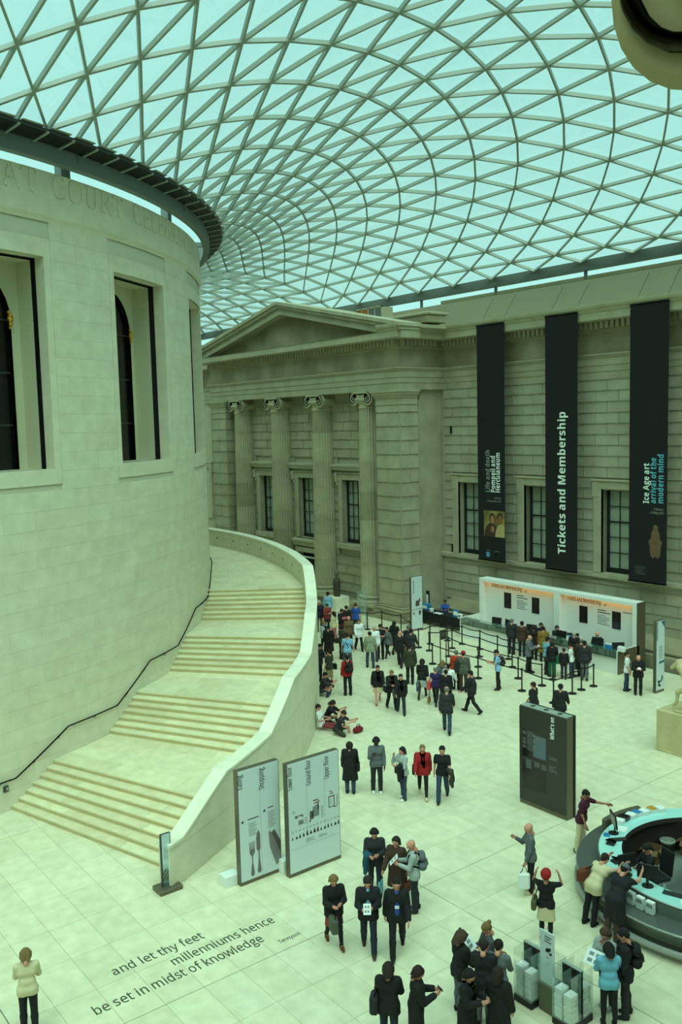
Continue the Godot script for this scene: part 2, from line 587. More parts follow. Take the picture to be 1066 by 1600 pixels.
func letter_stone(d: Node3D, t0: float, t1: float, letter: String):
	var mid := (t0 + t1) * 0.5
	var w := (pol(t1, RW + 0.07) - pol(t0, RW + 0.07)).length() + 0.004
	var s := CSGBox3D.new()
	s.name = part_name(d, "frieze_stone")
	s.size = Vector3(w, 1.35, 0.16)
	s.material_override = M.drum_tones[3]
	s.transform = Transform3D(Basis(Vector3.UP, deg_to_rad(mid)), pol(mid, RW + 0.07 - 0.08, 18.775))
	d.add_child(s, true)
	if letter == " ": return
	var tm := TextMesh.new()
	if not fonts.has("serif"):
		var f := SystemFont.new()
		f.font_names = PackedStringArray(["Droid Serif"])
		fonts["serif"] = f
	tm.font = fonts["serif"]; tm.text = letter; tm.font_size = 48; tm.depth = 0.08; tm.curve_step = 3.0
	tm.pixel_size = 0.78 / 48.0 / 0.72
	var ab := tm.get_aabb()
	var cut := CSGMesh3D.new()
	cut.name = "carving"
	cut.mesh = tm
	cut.operation = CSGShape3D.OPERATION_SUBTRACTION
	var c := ab.get_center()
	var sx := minf(1.0, (w - 0.05) / ab.size.x) if letter != "I" else 1.0
	cut.transform = Transform3D(Basis.from_scale(Vector3(sx, 0.78 / ab.size.y, 1)), Vector3(-c.x * sx, 0.30 - c.y * 0.78 / ab.size.y, 0.08 + 0.012))
	s.add_child(cut)

func rotunda_window(k: int, t0: float, t1: float):
	var w := structure("window_%d" % k, "tall recessed window in the rotunda wall with a round-headed dark casement")
	var mid := (t0 + t1) * 0.5
	var t := Transform3D(Basis(Vector3.UP, deg_to_rad(mid)), Vector3(CX, 0, CZ))   # local: +z outward, x along the wall
	var hw := RW * sin(deg_to_rad((t1 - t0) * 0.5))
	var zf := RW * cos(deg_to_rad((t1 - t0) * 0.5))
	# stone surround between the shadow joint and the opening
	var gap := 0.05
	var s := MB.new()
	var o0 := t0 - 0.69
	var o1 := t1 + 0.69
	for q in [[o0, t0, 9.80, 17.41], [t1, o1, 9.80, 17.41], [t0, t1, 9.80, WY0], [t0, t1, WY1, 17.41]]:
		arc_shell(s, q[0], q[1], q[2], q[3], RW, 1.0)
	for q in [[o0, -1.0], [o1, 1.0]]:
		var p0 := pol(q[0], RW, 9.80)
		var p1 := pol(q[0], RW - 0.09, 9.80)
		if q[1] < 0: s.quad(p1, p0, p0 + Vector3.UP * 7.61, p1 + Vector3.UP * 7.61)
		else: s.quad(p0, p1, p1 + Vector3.UP * 7.61, p0 + Vector3.UP * 7.61)
	arc_ring(s, o0, o1, RW - 0.09, RW, 17.41, 17.41, 1.0)
	part("stone_surround", s, M.drum_tones[3], w)
	# reveals: facing stone, black gap, old rendered jamb
	var r := MB.new(); r.xf = t
	for layer in [[0.0, 0.43, 0.0]]:
		reveal(r, hw, WY0, WY1, zf - layer[0], zf - layer[1])
	part("reveal", r, M.drum_tones[3], w)
	var g := MB.new(); g.xf = t
	reveal(g, hw, WY0, WY1, zf - 0.43, zf - 0.64)
	g.box(Vector3(hw + 0.25, (WY0 + WY1) * 0.5, zf - 0.53), Vector3(0.5, WY1 - WY0, 0.2))
	part("shadow_gap", g, M.gap_black, w)
	var i := MB.new(); i.xf = t
	reveal(i, hw - 0.02, WY0, WY1 - 0.04, zf - 0.64, zf - 1.35)
	# back wall round the arched opening
	var zb := zf - 1.35
	var aw := hw - 0.42
	var ya := 15.0
	var N := 14
	var pts := [Vector2(-aw, WY0)]
	for j in N + 1:
		var an := PI - PI * j / N
		pts.append(Vector2(cos(an) * aw, ya + sin(an) * (WY1 - 0.35 - ya)))
	pts.append(Vector2(aw, WY0))
	for j in pts.size() - 1:
		var a: Vector2 = pts[j]
		var b: Vector2 = pts[j + 1]
		if j == 0: i.quad(Vector3(-hw, WY0, zb), Vector3(-aw, WY0, zb), Vector3(-aw, ya, zb), Vector3(-hw, ya, zb))
		elif j == pts.size() - 2: i.quad(Vector3(aw, WY0, zb), Vector3(hw, WY0, zb), Vector3(hw, ya, zb), Vector3(aw, ya, zb))
		else:
			var a2 := Vector2(-hw if a.x < 0 else hw, a.y) if false else Vector2(lerpf(-hw, hw, (j - 1.0) / N), WY1)
			var b2 := Vector2(lerpf(-hw, hw, float(j) / N), WY1)
			i.quad(Vector3(a.x, a.y, zb), Vector3(b.x, b.y, zb), Vector3(b2.x, b2.y, zb), Vector3(a2.x, a2.y, zb))
	i.tri(Vector3(-hw, ya, zb), Vector3(-aw, ya, zb), Vector3(-hw, WY1, zb)); i.tri(Vector3(aw, ya, zb), Vector3(hw, ya, zb), Vector3(hw, WY1, zb))
	part("old_jamb", i, M.render_cream, w)
	var fr := MB.new(); fr.xf = t
	var path := []
	for p in pts: path.append(Vector3(p.x, p.y, zb + 0.03))
	fr.tube(path, 0.055, 8)
	part("arch_moulding", fr, mat("arch_cream_%d" % k, Color(0.74, 0.68, 0.45), 0.6), w)
	for sg in [-1.0, 1.0]:
		var o := MB.new(); o.xf = t
		for q in [[0.0, 0.0, 0.10], [0.0, 0.14, 0.085], [0.0, -0.14, 0.075], [0.05, 0.24, 0.06], [-0.04, 0.06, 0.07], [0.02, -0.25, 0.05], [0.05, 0.05, 0.06]]:
			o.lathe([Vector2(0.001, -q[2]), Vector2(q[2] * 0.7, -q[2] * 0.7), Vector2(q[2], 0), Vector2(q[2] * 0.7, q[2] * 0.7), Vector2(0.001, q[2])], 8, 0, TAU, Vector3(sg * aw + q[0] * -sg, ya + q[1], zb + 0.10))
		part("gilt_ornament", o, M.gold, w)
	var pn := MB.new(); pn.xf = t
	var bars := MB.new(); bars.xf = t
	var poly := []
	for p in pts: poly.append(p)
	var idx := Geometry2D.triangulate_polygon(PackedVector2Array(poly))
	for j in range(0, idx.size(), 3):
		var a: Vector2 = poly[idx[j]]; var b: Vector2 = poly[idx[j + 1]]; var c: Vector2 = poly[idx[j + 2]]
		if (b - a).cross(c - a) < 0:
			var tmp := b; b = c; c = tmp
		pn.tri(Vector3(a.x, a.y, zb - 0.06), Vector3(b.x, b.y, zb - 0.06), Vector3(c.x, c.y, zb - 0.06))
	part("pane", pn, M.window_dark, w)
	for y in [11.7, 13.35, 15.0]:
		bars.box(Vector3(0, y, zb - 0.04), Vector3(aw * 2, 0.05, 0.05))
	for x in [-aw * 0.34, aw * 0.34]:
		bars.box(Vector3(x, (WY0 + ya + 1.1) * 0.5, zb - 0.04), Vector3(0.045, ya + 1.1 - WY0, 0.05))
	part("glazing_bar", bars, M.steel_dark, w)

func reveal(m: MB, hw: float, y0: float, y1: float, z0: float, z1: float):   # four sides of a box tunnel from z0 (outer) to z1 (inner)
	m.quad(Vector3(-hw, y0, z1), Vector3(-hw, y0, z0), Vector3(-hw, y1, z0), Vector3(-hw, y1, z1)) if false else m.quad(Vector3(-hw, y0, z0), Vector3(-hw, y0, z1), Vector3(-hw, y1, z1), Vector3(-hw, y1, z0))
	m.quad(Vector3(hw, y0, z1), Vector3(hw, y0, z0), Vector3(hw, y1, z0), Vector3(hw, y1, z1))
	m.quad(Vector3(-hw, y0, z0), Vector3(hw, y0, z0), Vector3(hw, y0, z1), Vector3(-hw, y0, z1))
	m.quad(Vector3(-hw, y1, z1), Vector3(hw, y1, z1), Vector3(hw, y1, z0), Vector3(-hw, y1, z0))

func gutter():
	var g := thing("roof_gutter", "dark steel gutter with slatted soffit ringing the top of the rotunda", "gutter")
	var b := MB.new()
	arc_shell(b, -180, 180, 19.62, 20.12, 22.55, 2.0)
	arc_ring(b, -180, 180, 22.55, 22.25, 19.62, 19.62, 2.0)
	arc_shell(b, -180, 180, 19.62, 20.4, 22.25, 2.0, -1.0)
	part("ring_beam", b, M.steel_beam, g)
	var s := MB.new()
	for i in 180:
		var a := -180.0 + i * 2.0
		s.quad(pol(a, 22.55, 20.10), pol(a + 2, 22.55, 20.10), pol(a + 2, 23.15, 20.22), pol(a, 23.15, 20.22))
	arc_shell(s, -180, 180, 20.22, 20.30, 23.15, 2.0)
	arc_ring(s, -180, 180, 22.25, 23.15, 20.4, 20.30, 2.0)
	part("soffit", s, M.steel_dark, g)
	var br := MB.new()
	br.box(Vector3(0, 20.13, 22.86), Vector3(0.075, 0.05, 0.66), 0.0, Basis(Vector3.RIGHT, -0.19))
	var bm := br.mesh()
	var rp := MB.new()
	rp.box(Vector3(0, 20.33, 23.02), Vector3(0.80, 0.02, 0.42), 0.005, Basis(Vector3.RIGHT, -0.1))
	var rm := rp.mesh()
	var lv := MB.new()
	for k in 5: lv.box(Vector3(0, 20.085 + k * 0.024, 22.62 + k * 0.115), Vector3(0.90, 0.012, 0.035))
	var lm := lv.mesh()
	for i in 40:
		var a := -6.7 + i * 2.5
		part("bracket", bm, M.steel_pale, g, Vector3(CX, 0, CZ), deg_to_rad(a))
		part("louvre", lm, M.black, g, Vector3(CX, 0, CZ), deg_to_rad(a + 1.25))
		part("rim_plate", rm, M.steel_pale, g, Vector3(CX, 0, CZ), deg_to_rad(a + 1.25))
	for i in 20:
		var st := MB.new()
		st.box(Vector3(0, 19.6, 22.0 - 0.2), Vector3(0.42, 0.75, 0.3), 0.02)
		part("roof_support", st, M.steel_beam, g, Vector3(CX, 0, CZ), deg_to_rad(25.5 + 18.0 * i))
		if i < 4:
			var arm := MB.new()
			arm.box(Vector3(0, 19.95, 22.15), Vector3(0.2, 0.2, 0.9))
			part("support_arm", arm, M.steel_beam, g, Vector3(CX, 0, CZ), deg_to_rad(25.5 + 18.0 * i))

# ------------------------------------------------------------------ glazed roof
const RA := 22.3
const RB := 35.27
const RC := 45.0
const RD := 49.0
func roof_y(x: float, z: float) -> float:
	var X := x - CX
	var Y := -(z - CZ)
	var r := maxf(sqrt(X * X + Y * Y), 1.0)
	var ps := (1.0 - X * X / RB / RB) * (1.0 - Y / RC) * (1.0 + Y / RD)
	var k := RA / r
	var den := (1.0 - k * k * X * X / RB / RB) * (1.0 - k * Y / RC) * (1.0 + k * Y / RD)
	var s2 := X * X / r / r
	var ks := 19.0 if Y < 0.0 else 7.0
	return 19.15 + 1.15 * ps / den + (12.0 * s2 + ks * (1.0 - s2)) * (r / RA - 1.0) * ps

const KX := [35.565, -3.027, 6.643, -4.039, 0.079, 0.294, -11.029, 7.076, -1.998, 1.811, -2.849, -13.171, -7.968, 5.047, 8.832, 14.793, -9.532, -15.371, 2.046, 14.212, -5.03]
const KY := [27.616, 4.223, -7.451, 8.287, -4.399, 0.818, -12.825, -0.655, -7.942, 7.512, -1.869, 7.127, 12.673, -8.868, 1.822, -13.884, 3.065, 0.797, 3.523, -2.463, 0.782]
func roof_plan(u: float, q: float) -> Vector2:           # the fitted lattice: u rows in from the east edge, q lines round from the east axis; x east, y south of the rotunda's centre
	var a := u / 10.0
	var b := q / 10.0
	var x := 0.0
	var y := 0.0
	var k := 0
	for i in 6:
		for j in 6 - i:
			var t := pow(a, i) * pow(b, j)
			x += KX[k] * t; y += KY[k] * t
			k += 1
	if q == 30.0: x = 0.0
	if u == 0.0 and q < 17.0: x = RB
	return Vector2(x, y * b)

func build_roof():
	var c := structure("ceiling", "curved glass roof on a triangular lattice of grey steel")
	var P := {}
	for q in 31:
		for u in range(0, 28):
			var p := roof_plan(u, q)
			if p.y > 51.5: continue
			var r := p.length()
			if r < RA:
				if r > RA - 2.4: P[Vector2i(u, q)] = p.normalized() * RA
				break
			p.y = minf(p.y, RD); p.x = minf(p.x, RB)
			P[Vector2i(u, q)] = p
	var N := {}
	var tris := []
	var bars := {}
	for quad_i in 4:
		var sx := 1.0 if quad_i % 2 == 0 else -1.0
		var sy := 1.0 if quad_i < 2 else -1.0
		var at := func(k: Vector2i) -> Vector3:
			var p: Vector2 = P[k]
			var z: float = p.y * sy if sy > 0 else -p.y * RC / RD
			if sy < 0:
				z = -minf(p.y, RC)
			var x := CX + p.x * sx
			return Vector3(x, roof_y(x, CZ + z), CZ + z)
		for k in P:
			for t in [[k, k + Vector2i(0, 1), k + Vector2i(-1, 0)], [k, k + Vector2i(-1, 0), k + Vector2i(-1, -1)]]:
				if not (P.has(t[1]) and P.has(t[2])): continue
				var rr := 0
				for e in t:
					if P[e].length() < RA + 0.01: rr += 1
				if rr == 3: continue
				var a: Vector3 = at.call(t[0]); var b: Vector3 = at.call(t[1]); var d: Vector3 = at.call(t[2])
				if (b - a).cross(d - a).length() < 0.02: continue
				tris.append([a, b, d])
				for e in [[a, b], [b, d], [d, a]]:
					var m: Vector3 = (e[0] + e[1]) * 0.5
					var key := Vector3i((m * 50.0).round())
					if bars.has(key): continue
					if absf(m.x - CX) > RB - 0.05 or m.z > CZ + RD - 0.05 or m.z < CZ - RC + 0.05: continue
					bars[key] = e
	var eye := Vector3(0, 11.5, 0)
	var fw := Vector3(0.6106, -0.0986, -0.7858)
	var rank := func(m: Vector3, size: float) -> float:
		var d := m - eye
		var l := d.length()
		var ok := d.dot(fw) / l > 0.80 and d.dot(Vector3(0.08, 0.995, -0.062)) / d.dot(fw) < 0.60 and absf(d.dot(Vector3(0.788, -0.025, 0.615)) / d.dot(fw)) < 0.40
		return (-size / l) if ok else 100.0 + l
	var tl := []
	for t in tris:
		tl.append([rank.call((t[0] + t[1] + t[2]) / 3.0, sqrt((t[1] - t[0]).cross(t[2] - t[0]).length())), t])
	tl.sort_custom(func(p, q): return p[0] < q[0])
	var rest := MB.new()
	for i in tl.size():
		var t = tl[i][1]
		var m := rest if i >= 290 else MB.new()
		var up := Vector3(0, 0.03, 0)
		var a: Vector3 = t[0] + up
		var b: Vector3 = t[1] + up
		var d: Vector3 = t[2] + up
		if (b - a).cross(d - a).y < 0: m.tri(a, d, b)
		else: m.tri(a, b, d)
		if i < 290: part("glass_pane", m, M.roof_glass, c)
	stuff(part("glass_panes_far", rest, M.roof_glass, c))
	var bl := []
	for k in bars:
		var e = bars[k]
		bl.append([rank.call((e[0] + e[1]) * 0.5, (e[1] - e[0]).length()), e])
	bl.sort_custom(func(p, q): return p[0] < q[0])
	var far := MB.new()
	for i in bl.size():
		var e = bl[i][1]
		var mid: Vector3 = (e[0] + e[1]) * 0.5
		var g := 0.4
		var up := Vector3(roof_y(mid.x - g, mid.z) - roof_y(mid.x + g, mid.z), 2 * g, roof_y(mid.x, mid.z - g) - roof_y(mid.x, mid.z + g)).normalized()
		var m := far if i >= 290 else MB.new()
		m.bar(e[0], e[1], 0.075, 0.15, up)
		if i < 290: part("steel_rib", m, M.steel_pale, c)
	stuff(part("steel_ribs_far", far, M.steel_pale, c))
	# edge beams and the posts that carry them
	var eb := MB.new()
	for sx in [-1.0, 1.0]:
		eb.box(Vector3(CX + sx * (RB + 0.12), 18.90, CZ + (RD - RC) * 0.5), Vector3(0.3, 0.52, RD + RC), 0.02)
	eb.box(Vector3(CX, 18.90, CZ + RD + 0.1), Vector3(RB * 2 + 0.5, 0.52, 0.3), 0.02)
	eb.box(Vector3(CX, 18.90, CZ - RC - 0.1), Vector3(RB * 2 + 0.5, 0.52, 0.3), 0.02)
	part("edge_beam", eb, M.steel_beam, c)
	for i in range(-10, 9):
		var po := MB.new()
		po.lathe([Vector2(0.09, 17.9), Vector2(0.09, 18.66)], 12)
		part("edge_post", po, M.steel_beam, c, Vector3(EX + 0.15, 0, -33.85 + i * 5.89))

# ------------------------------------------------------------------ winding stair
const RO := [[14.0, 29.78], [15.0, 29.7], [16.0, 29.6], [18.25, 29.37], [20.9, 29.17], [34.2, 28.06], [39.0, 27.66], [45.0, 27.22], [53.0, 26.77], [58.0, 26.47], [66.0, 26.14], [74.0, 25.95], [81.0, 25.87], [90.0, 25.78], [120.0, 25.7]]
const CAP := [[14.0, 1.18], [15.9, 1.18], [20.1, 2.10], [25.85, 2.13], [30.9, 3.15], [37.3, 3.15], [41.9, 4.15], [48.5, 4.2], [53.0, 5.2], [120.0, 5.22]]
const FLIGHT := [16.2, 27.15, 38.05, 49.1]
func along(tab: Array, t: float) -> float:
	for i in tab.size() - 1:
		if t <= tab[i + 1][0]:
			return lerpf(tab[i][1], tab[i + 1][1], clampf((t - tab[i][0]) / (tab[i + 1][0] - tab[i][0]), 0.0, 1.0))
	return tab[-1][1]
func r_out(t: float) -> float: return along(RO, t)
func r_in(t: float) -> float: return along(RO, t) - 0.43
func cap_y(t: float) -> float: return along(CAP, t)
func tread_y(t: float) -> float:
	var y := 0.0
	for f in FLIGHT:
		for k in 7:
			if t >= f + 0.7 * k: y += 0.15
	return y

func wedge(m: MB, t0: float, t1: float, a: float, b: float, y0: float, y1: float):
	# a stone between two radii; a and b are shares of the way from the rotunda to the inner face of the parapet
	var k := maxi(1, int(ceil((t1 - t0) / 1.2)))
	for i in k:
		var s := lerpf(t0, t1, float(i) / k)
		var e := lerpf(t0, t1, float(i + 1) / k)
		var ra0 := lerpf(RW + 0.005, r_in(s) + 0.02, a); var rb0 := lerpf(RW + 0.005, r_in(s) + 0.02, b)
		var ra1 := lerpf(RW + 0.005, r_in(e) + 0.02, a); var rb1 := lerpf(RW + 0.005, r_in(e) + 0.02, b)
		m.quad(pol(s, rb0, y1), pol(e, rb1, y1), pol(e, ra1, y1), pol(s, ra0, y1))
		m.quad(pol(s, ra0, y0), pol(e, ra1, y0), pol(e, rb1, y0), pol(s, rb0, y0))
		m.quad(pol(s, rb0, y0), pol(e, rb1, y0), pol(e, rb1, y1), pol(s, rb0, y1))
		m.quad(pol(e, ra1, y0), pol(s, ra0, y0), pol(s, ra0, y1), pol(e, ra1, y1))
		if i == 0: m.quad(pol(s, ra0, y0), pol(s, rb0, y0), pol(s, rb0, y1), pol(s, ra0, y1))
		if i == k - 1: m.quad(pol(e, rb1, y0), pol(e, ra1, y0), pol(e, ra1, y1), pol(e, rb1, y1))

func build_stair():
	var s := thing("staircase", "broad pale stone staircase winding up round the rotunda behind a solid parapet", "staircase")
	rng.seed = 21
	var y := 0.0
	for f in 4:
		var t: float = FLIGHT[f]
		for k in 7:
			y += 0.15
			var tk := t + 0.7 * k
			var tn := tk + 0.7
			var r := MB.new()
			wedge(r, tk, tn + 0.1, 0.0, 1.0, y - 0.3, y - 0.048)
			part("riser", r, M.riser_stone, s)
			if k == 6: continue
			var cuts := [0.0, 0.33 + rng.randf_range(-0.1, 0.05), 0.68 + rng.randf_range(-0.06, 0.1), 1.0]
			for j in 3:
				var m := MB.new()
				wedge(m, tk - 0.06, tn + 0.02, cuts[j] + 0.0006, cuts[j + 1] - 0.0006, y - 0.048, y)
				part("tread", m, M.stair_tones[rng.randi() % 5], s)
		# the landing above this flight
		var l0 := t + 4.2 - 0.06
		var l1: float = FLIGHT[f + 1] + 0.3 if f < 3 else 104.0
		var rows := 4 if f < 3 else 26
		for i in rows:
			var a := lerpf(l0, l1, float(i) / rows)
			var b := lerpf(l0, l1, float(i + 1) / rows)
			var cuts := [0.0, 0.27 + rng.randf_range(-0.08, 0.08), 0.52 + rng.randf_range(-0.08, 0.08), 0.77 + rng.randf_range(-0.08, 0.08), 1.0]
			for j in 4:
				var m := MB.new()
				wedge(m, a + (0.004 if i else 0.0), b - 0.004, cuts[j] + 0.0006, cuts[j + 1] - 0.0006, y - 0.06, y)
				part("landing_slab", m, M.stair_tones[rng.randi() % 5], s)
	var under := MB.new()
	for i in 180:
		var a := 16.5 + i * 0.5
		var b := a + 0.5
		if b > 104.0: break
		var ya := tread_y(a - 1.0) - 0.31
		wedge(under, a, b, 0.0, 1.0, maxf(-0.02, ya - 0.4) if ya > 0.4 else -0.02, maxf(0.0, ya))
	part("core", under, M.mortar, s)
	# parapet: inner lining, outer stone panels, coping
	var lin := MB.new()
	var core := MB.new()
	var N := 256
	for i in N:
		var a := 14.9 + (104.0 - 14.9) * i / N
		var b := 14.9 + (104.0 - 14.9) * (i + 1) / N
		var ca := cap_y(a) - 0.09
		var cb := cap_y(b) - 0.09
		var na := pol(a, 1.0) - Vector3(CX, 0, CZ)
		var nb := pol(b, 1.0) - Vector3(CX, 0, CZ)
		lin.squad([pol(b, r_in(b), maxf(0, tread_y(b) - 0.35)), pol(a, r_in(a), maxf(0, tread_y(a) - 0.35)), pol(a, r_in(a), ca), pol(b, r_in(b), cb)], [-nb, -na, -na, -nb])
		core.squad([pol(a, r_out(a) - 0.02, 0), pol(b, r_out(b) - 0.02, 0), pol(b, r_out(b) - 0.02, cb), pol(a, r_out(a) - 0.02, ca)], [na, nb, nb, na])
	lin.quad(pol(14.9, r_in(14.9), 0), pol(14.9, r_out(14.9), 0), pol(14.9, r_out(14.9), 1.09), pol(14.9, r_in(14.9), 1.09))
	part("parapet_lining", lin, M.drum_tones[2], s)
	part("parapet_core", core, M.drum_joint, s)
	for row in 6:
		var a := 14.9 + (1.6 if row % 2 else 0.0) - 3.2
		while a < 80.0:
			var t0 := maxf(a, 14.9) + 0.006
			var t1 := a + 3.2 - 0.006
			a += 3.2
			if t1 < 15.2: continue
			var y0 := row * 1.0 + 0.004
			if maxf(cap_y(t0), cap_y(t1)) - 0.1 < y0 + 0.02: continue
			var m := MB.new()
			for i in 8:
				var p := lerpf(t0, t1, i / 8.0)
				var q := lerpf(t0, t1, (i + 1) / 8.0)
				var yp := minf(row + 0.996, cap_y(p) - 0.085)
				var yq := minf(row + 0.996, cap_y(q) - 0.085)
				if yp <= y0 and yq <= y0: continue
				yp = maxf(yp, y0); yq = maxf(yq, y0)
				var np := pol(p, 1.0) - Vector3(CX, 0, CZ)
				var nq := pol(q, 1.0) - Vector3(CX, 0, CZ)
				m.squad([pol(p, r_out(p), y0), pol(q, r_out(q), y0), pol(q, r_out(q), yq), pol(p, r_out(p), yp)], [np, nq, nq, np])
				m.quad(pol(p, r_out(p), yp), pol(q, r_out(q), yq), pol(q, r_out(q) - 0.02, yq), pol(p, r_out(p) - 0.02, yp))
			if not m.v.is_empty(): part("parapet_panel", m, M.drum_tones[rng.randi() % 5], s)
	var joints := [14.85, 15.9, 18.0, 20.1, 23.0, 25.85, 28.4, 30.9, 34.1, 37.3, 39.6, 41.9, 45.2, 48.5, 50.7, 53.0, 58.0, 63.0, 68.0, 74.0, 80.0, 86.0, 92.0, 98.0, 104.0]
	for j in joints.size() - 1:
		var m := MB.new()
		var k := maxi(2, int((joints[j + 1] - joints[j]) / 0.6))
		for i in k:
			var a := lerpf(joints[j] + 0.004, joints[j + 1] - 0.004, float(i) / k)
			var b := lerpf(joints[j] + 0.004, joints[j + 1] - 0.004, float(i + 1) / k)
			var P := func(t: float, dr: float, out: bool, dy: float) -> Vector3: return pol(t, (r_out(t) + dr) if out else (r_in(t) - dr), cap_y(t) + dy)
			m.quad(P.call(a, 0.005, true, 0.0), P.call(b, 0.005, true, 0.0), P.call(b, 0.005, false, 0.0), P.call(a, 0.005, false, 0.0))
			m.quad(P.call(a, 0.02, true, -0.09), P.call(b, 0.02, true, -0.09), P.call(b, 0.02, true, -0.015), P.call(a, 0.02, true, -0.015))
			m.quad(P.call(a, 0.02, true, -0.015), P.call(b, 0.02, true, -0.015), P.call(b, 0.005, true, 0.0), P.call(a, 0.005, true, 0.0))
			m.quad(P.call(b, 0.02, false, -0.09), P.call(a, 0.02, false, -0.09), P.call(a, 0.02, false, -0.015), P.call(b, 0.02, false, -0.015))
			m.quad(P.call(b, 0.02, false, -0.015), P.call(a, 0.02, false, -0.015), P.call(a, 0.005, false, 0.0), P.call(b, 0.005, false, 0.0))
			if i == 0: m.quad(P.call(a, 0.02, false, -0.09), P.call(a, 0.02, true, -0.09), P.call(a, 0.005, true, 0.0), P.call(a, 0.005, false, 0.0))
			if i == k - 1: m.quad(P.call(b, 0.02, true, -0.09), P.call(b, 0.02, false, -0.09), P.call(b, 0.005, false, 0.0), P.call(b, 0.005, true, 0.0))
		part("coping_stone", m, M.coping_stone, s)
	var lm := MB.new()
	lm.lathe([Vector2(0.055, -0.02), Vector2(0.055, 0.012), Vector2(0.035, 0.018), Vector2(0.001, 0.018)], 12)
	var lmesh := lm.mesh()
	for i in 9:
		var t := 56.0 + i * 4.6
		var o := part("step_light", lmesh, M.steel_dark, s)
		o.transform = Transform3D(Basis(Vector3.UP, deg_to_rad(t)) * Basis(Vector3.RIGHT, -PI / 2), pol(t, r_in(t) - 0.002, 4.72))
	# handrail on the rotunda
	var h := thing("handrail", "thin steel handrail following the stair along the rotunda wall", "handrail")
	var knots := [[14.6, 0.97], [16.6, 0.96], [22.0, 1.96], [28.1, 1.95], [33.6, 2.99], [39.7, 2.97], [45.6, 3.98], [52.3, 3.96], [57.5, 4.98], [104.0, 5.0]]
	var path := []
	for i in knots.size() - 1:
		var k := maxi(2, int((knots[i + 1][0] - knots[i][0]) / 1.0))
		for j in k:
			var u := float(j) / k
			path.append(pol(lerpf(knots[i][0], knots[i + 1][0], u), RW + 0.085, lerpf(knots[i][1], knots[i + 1][1], u)))
	var rail := MB.new()
	rail.tube(path, 0.024, 8)
	part("rail", rail, M.steel_pale, h)
	for t in [15.2, 18.4, 21.0, 25.2, 29.7, 32.6, 36.7, 41.0, 44.6, 49.0, 53.5, 57.0, 62.0, 68.0]:
		var b := MB.new()
		var yy := along(knots, t)
		b.tube([pol(t, RW, yy - 0.09), pol(t, RW + 0.06, yy - 0.08), pol(t, RW + 0.085, yy - 0.02)], 0.011, 6)
		b.lathe([Vector2(0.035, 0), Vector2(0.03, 0.012)], 10, 0, TAU, pol(t, RW + 0.004, yy - 0.095))
		part("bracket", b, M.stainless, h)

# ------------------------------------------------------------------ walls
func ashlar(parent: Node, called: String, tones_: Array, O: Vector3, U: Vector3, W: float, H: float, ch: float, bl: float, holes: Array, quota: int, back: Material, dep := 0.05):
	# coursed stone on the plane through O along U; holes are [u0, v0, u1, v1]
	var N := U.cross(Vector3.UP).normalized()
	var B := Basis(U, Vector3.UP, N)
	var rest := MB.new()
	var rows := int(round(H / ch))
	ch = H / rows
	var count := 0
	var meshes := {}
	for j in rows:
		var v0 := j * ch
		var v1 := v0 + ch
		var u := (-bl * 0.5 if j % 2 else 0.0)
		while u < W:
			var segs := [[maxf(u, 0.0), minf(u + bl, W)]]
			u += bl
			for h in holes:
				if v1 <= h[1] + 0.01 or v0 >= h[3] - 0.01: continue
				var nx := []
				for s in segs:
					if s[1] <= h[0] or s[0] >= h[2]: nx.append(s)
					else:
						if s[0] < h[0]: nx.append([s[0], h[0]])
						if s[1] > h[2]: nx.append([h[2], s[1]])
				segs = nx
			for s in segs:
				var w: float = s[1] - s[0]
				if w < 0.06: continue
				var key := "%.2f" % w
				if count < quota:
					if not meshes.has(key):
						var m := MB.new()
						face_block(m, Vector2(-w * 0.5, -ch * 0.5), Vector2(w * 0.5, ch * 0.5), dep)
						meshes[key] = m.mesh()
					var o := part(called, meshes[key], tones_[rng.randi() % tones_.size()], parent)
					o.transform = Transform3D(B, O + U * (s[0] + w * 0.5) + Vector3.UP * (v0 + ch * 0.5))
					count += 1
				else:
					rest.xf = Transform3D(B, O + U * (s[0] + w * 0.5) + Vector3.UP * (v0 + ch * 0.5))
					face_block(rest, Vector2(-w * 0.5, -ch * 0.5), Vector2(w * 0.5, ch * 0.5), dep)
	if not rest.v.is_empty(): stuff(part(called + "s_far", rest, tones_[2], parent))

func face_block(m: MB, a: Vector2, b: Vector2, dep: float):
	var e := 0.003
	var g := 0.0006
	var F := [Vector3(a.x + e, a.y + e, 0), Vector3(b.x - e, a.y + e, 0), Vector3(b.x - e, b.y - e, 0), Vector3(a.x + e, b.y - e, 0)]
	var K := [Vector3(a.x + g, a.y + g, -0.004), Vector3(b.x - g, a.y + g, -0.004), Vector3(b.x - g, b.y - g, -0.004), Vector3(a.x + g, b.y - g, -0.004)]
	m.quad(F[0], F[1], F[2], F[3])
	for i in 4:
		var j := (i + 1) % 4
		m.quad(K[i], K[j], F[j], F[i])
		m.quad(K[i] - Vector3(0, 0, dep), K[j] - Vector3(0, 0, dep), K[j], K[i])

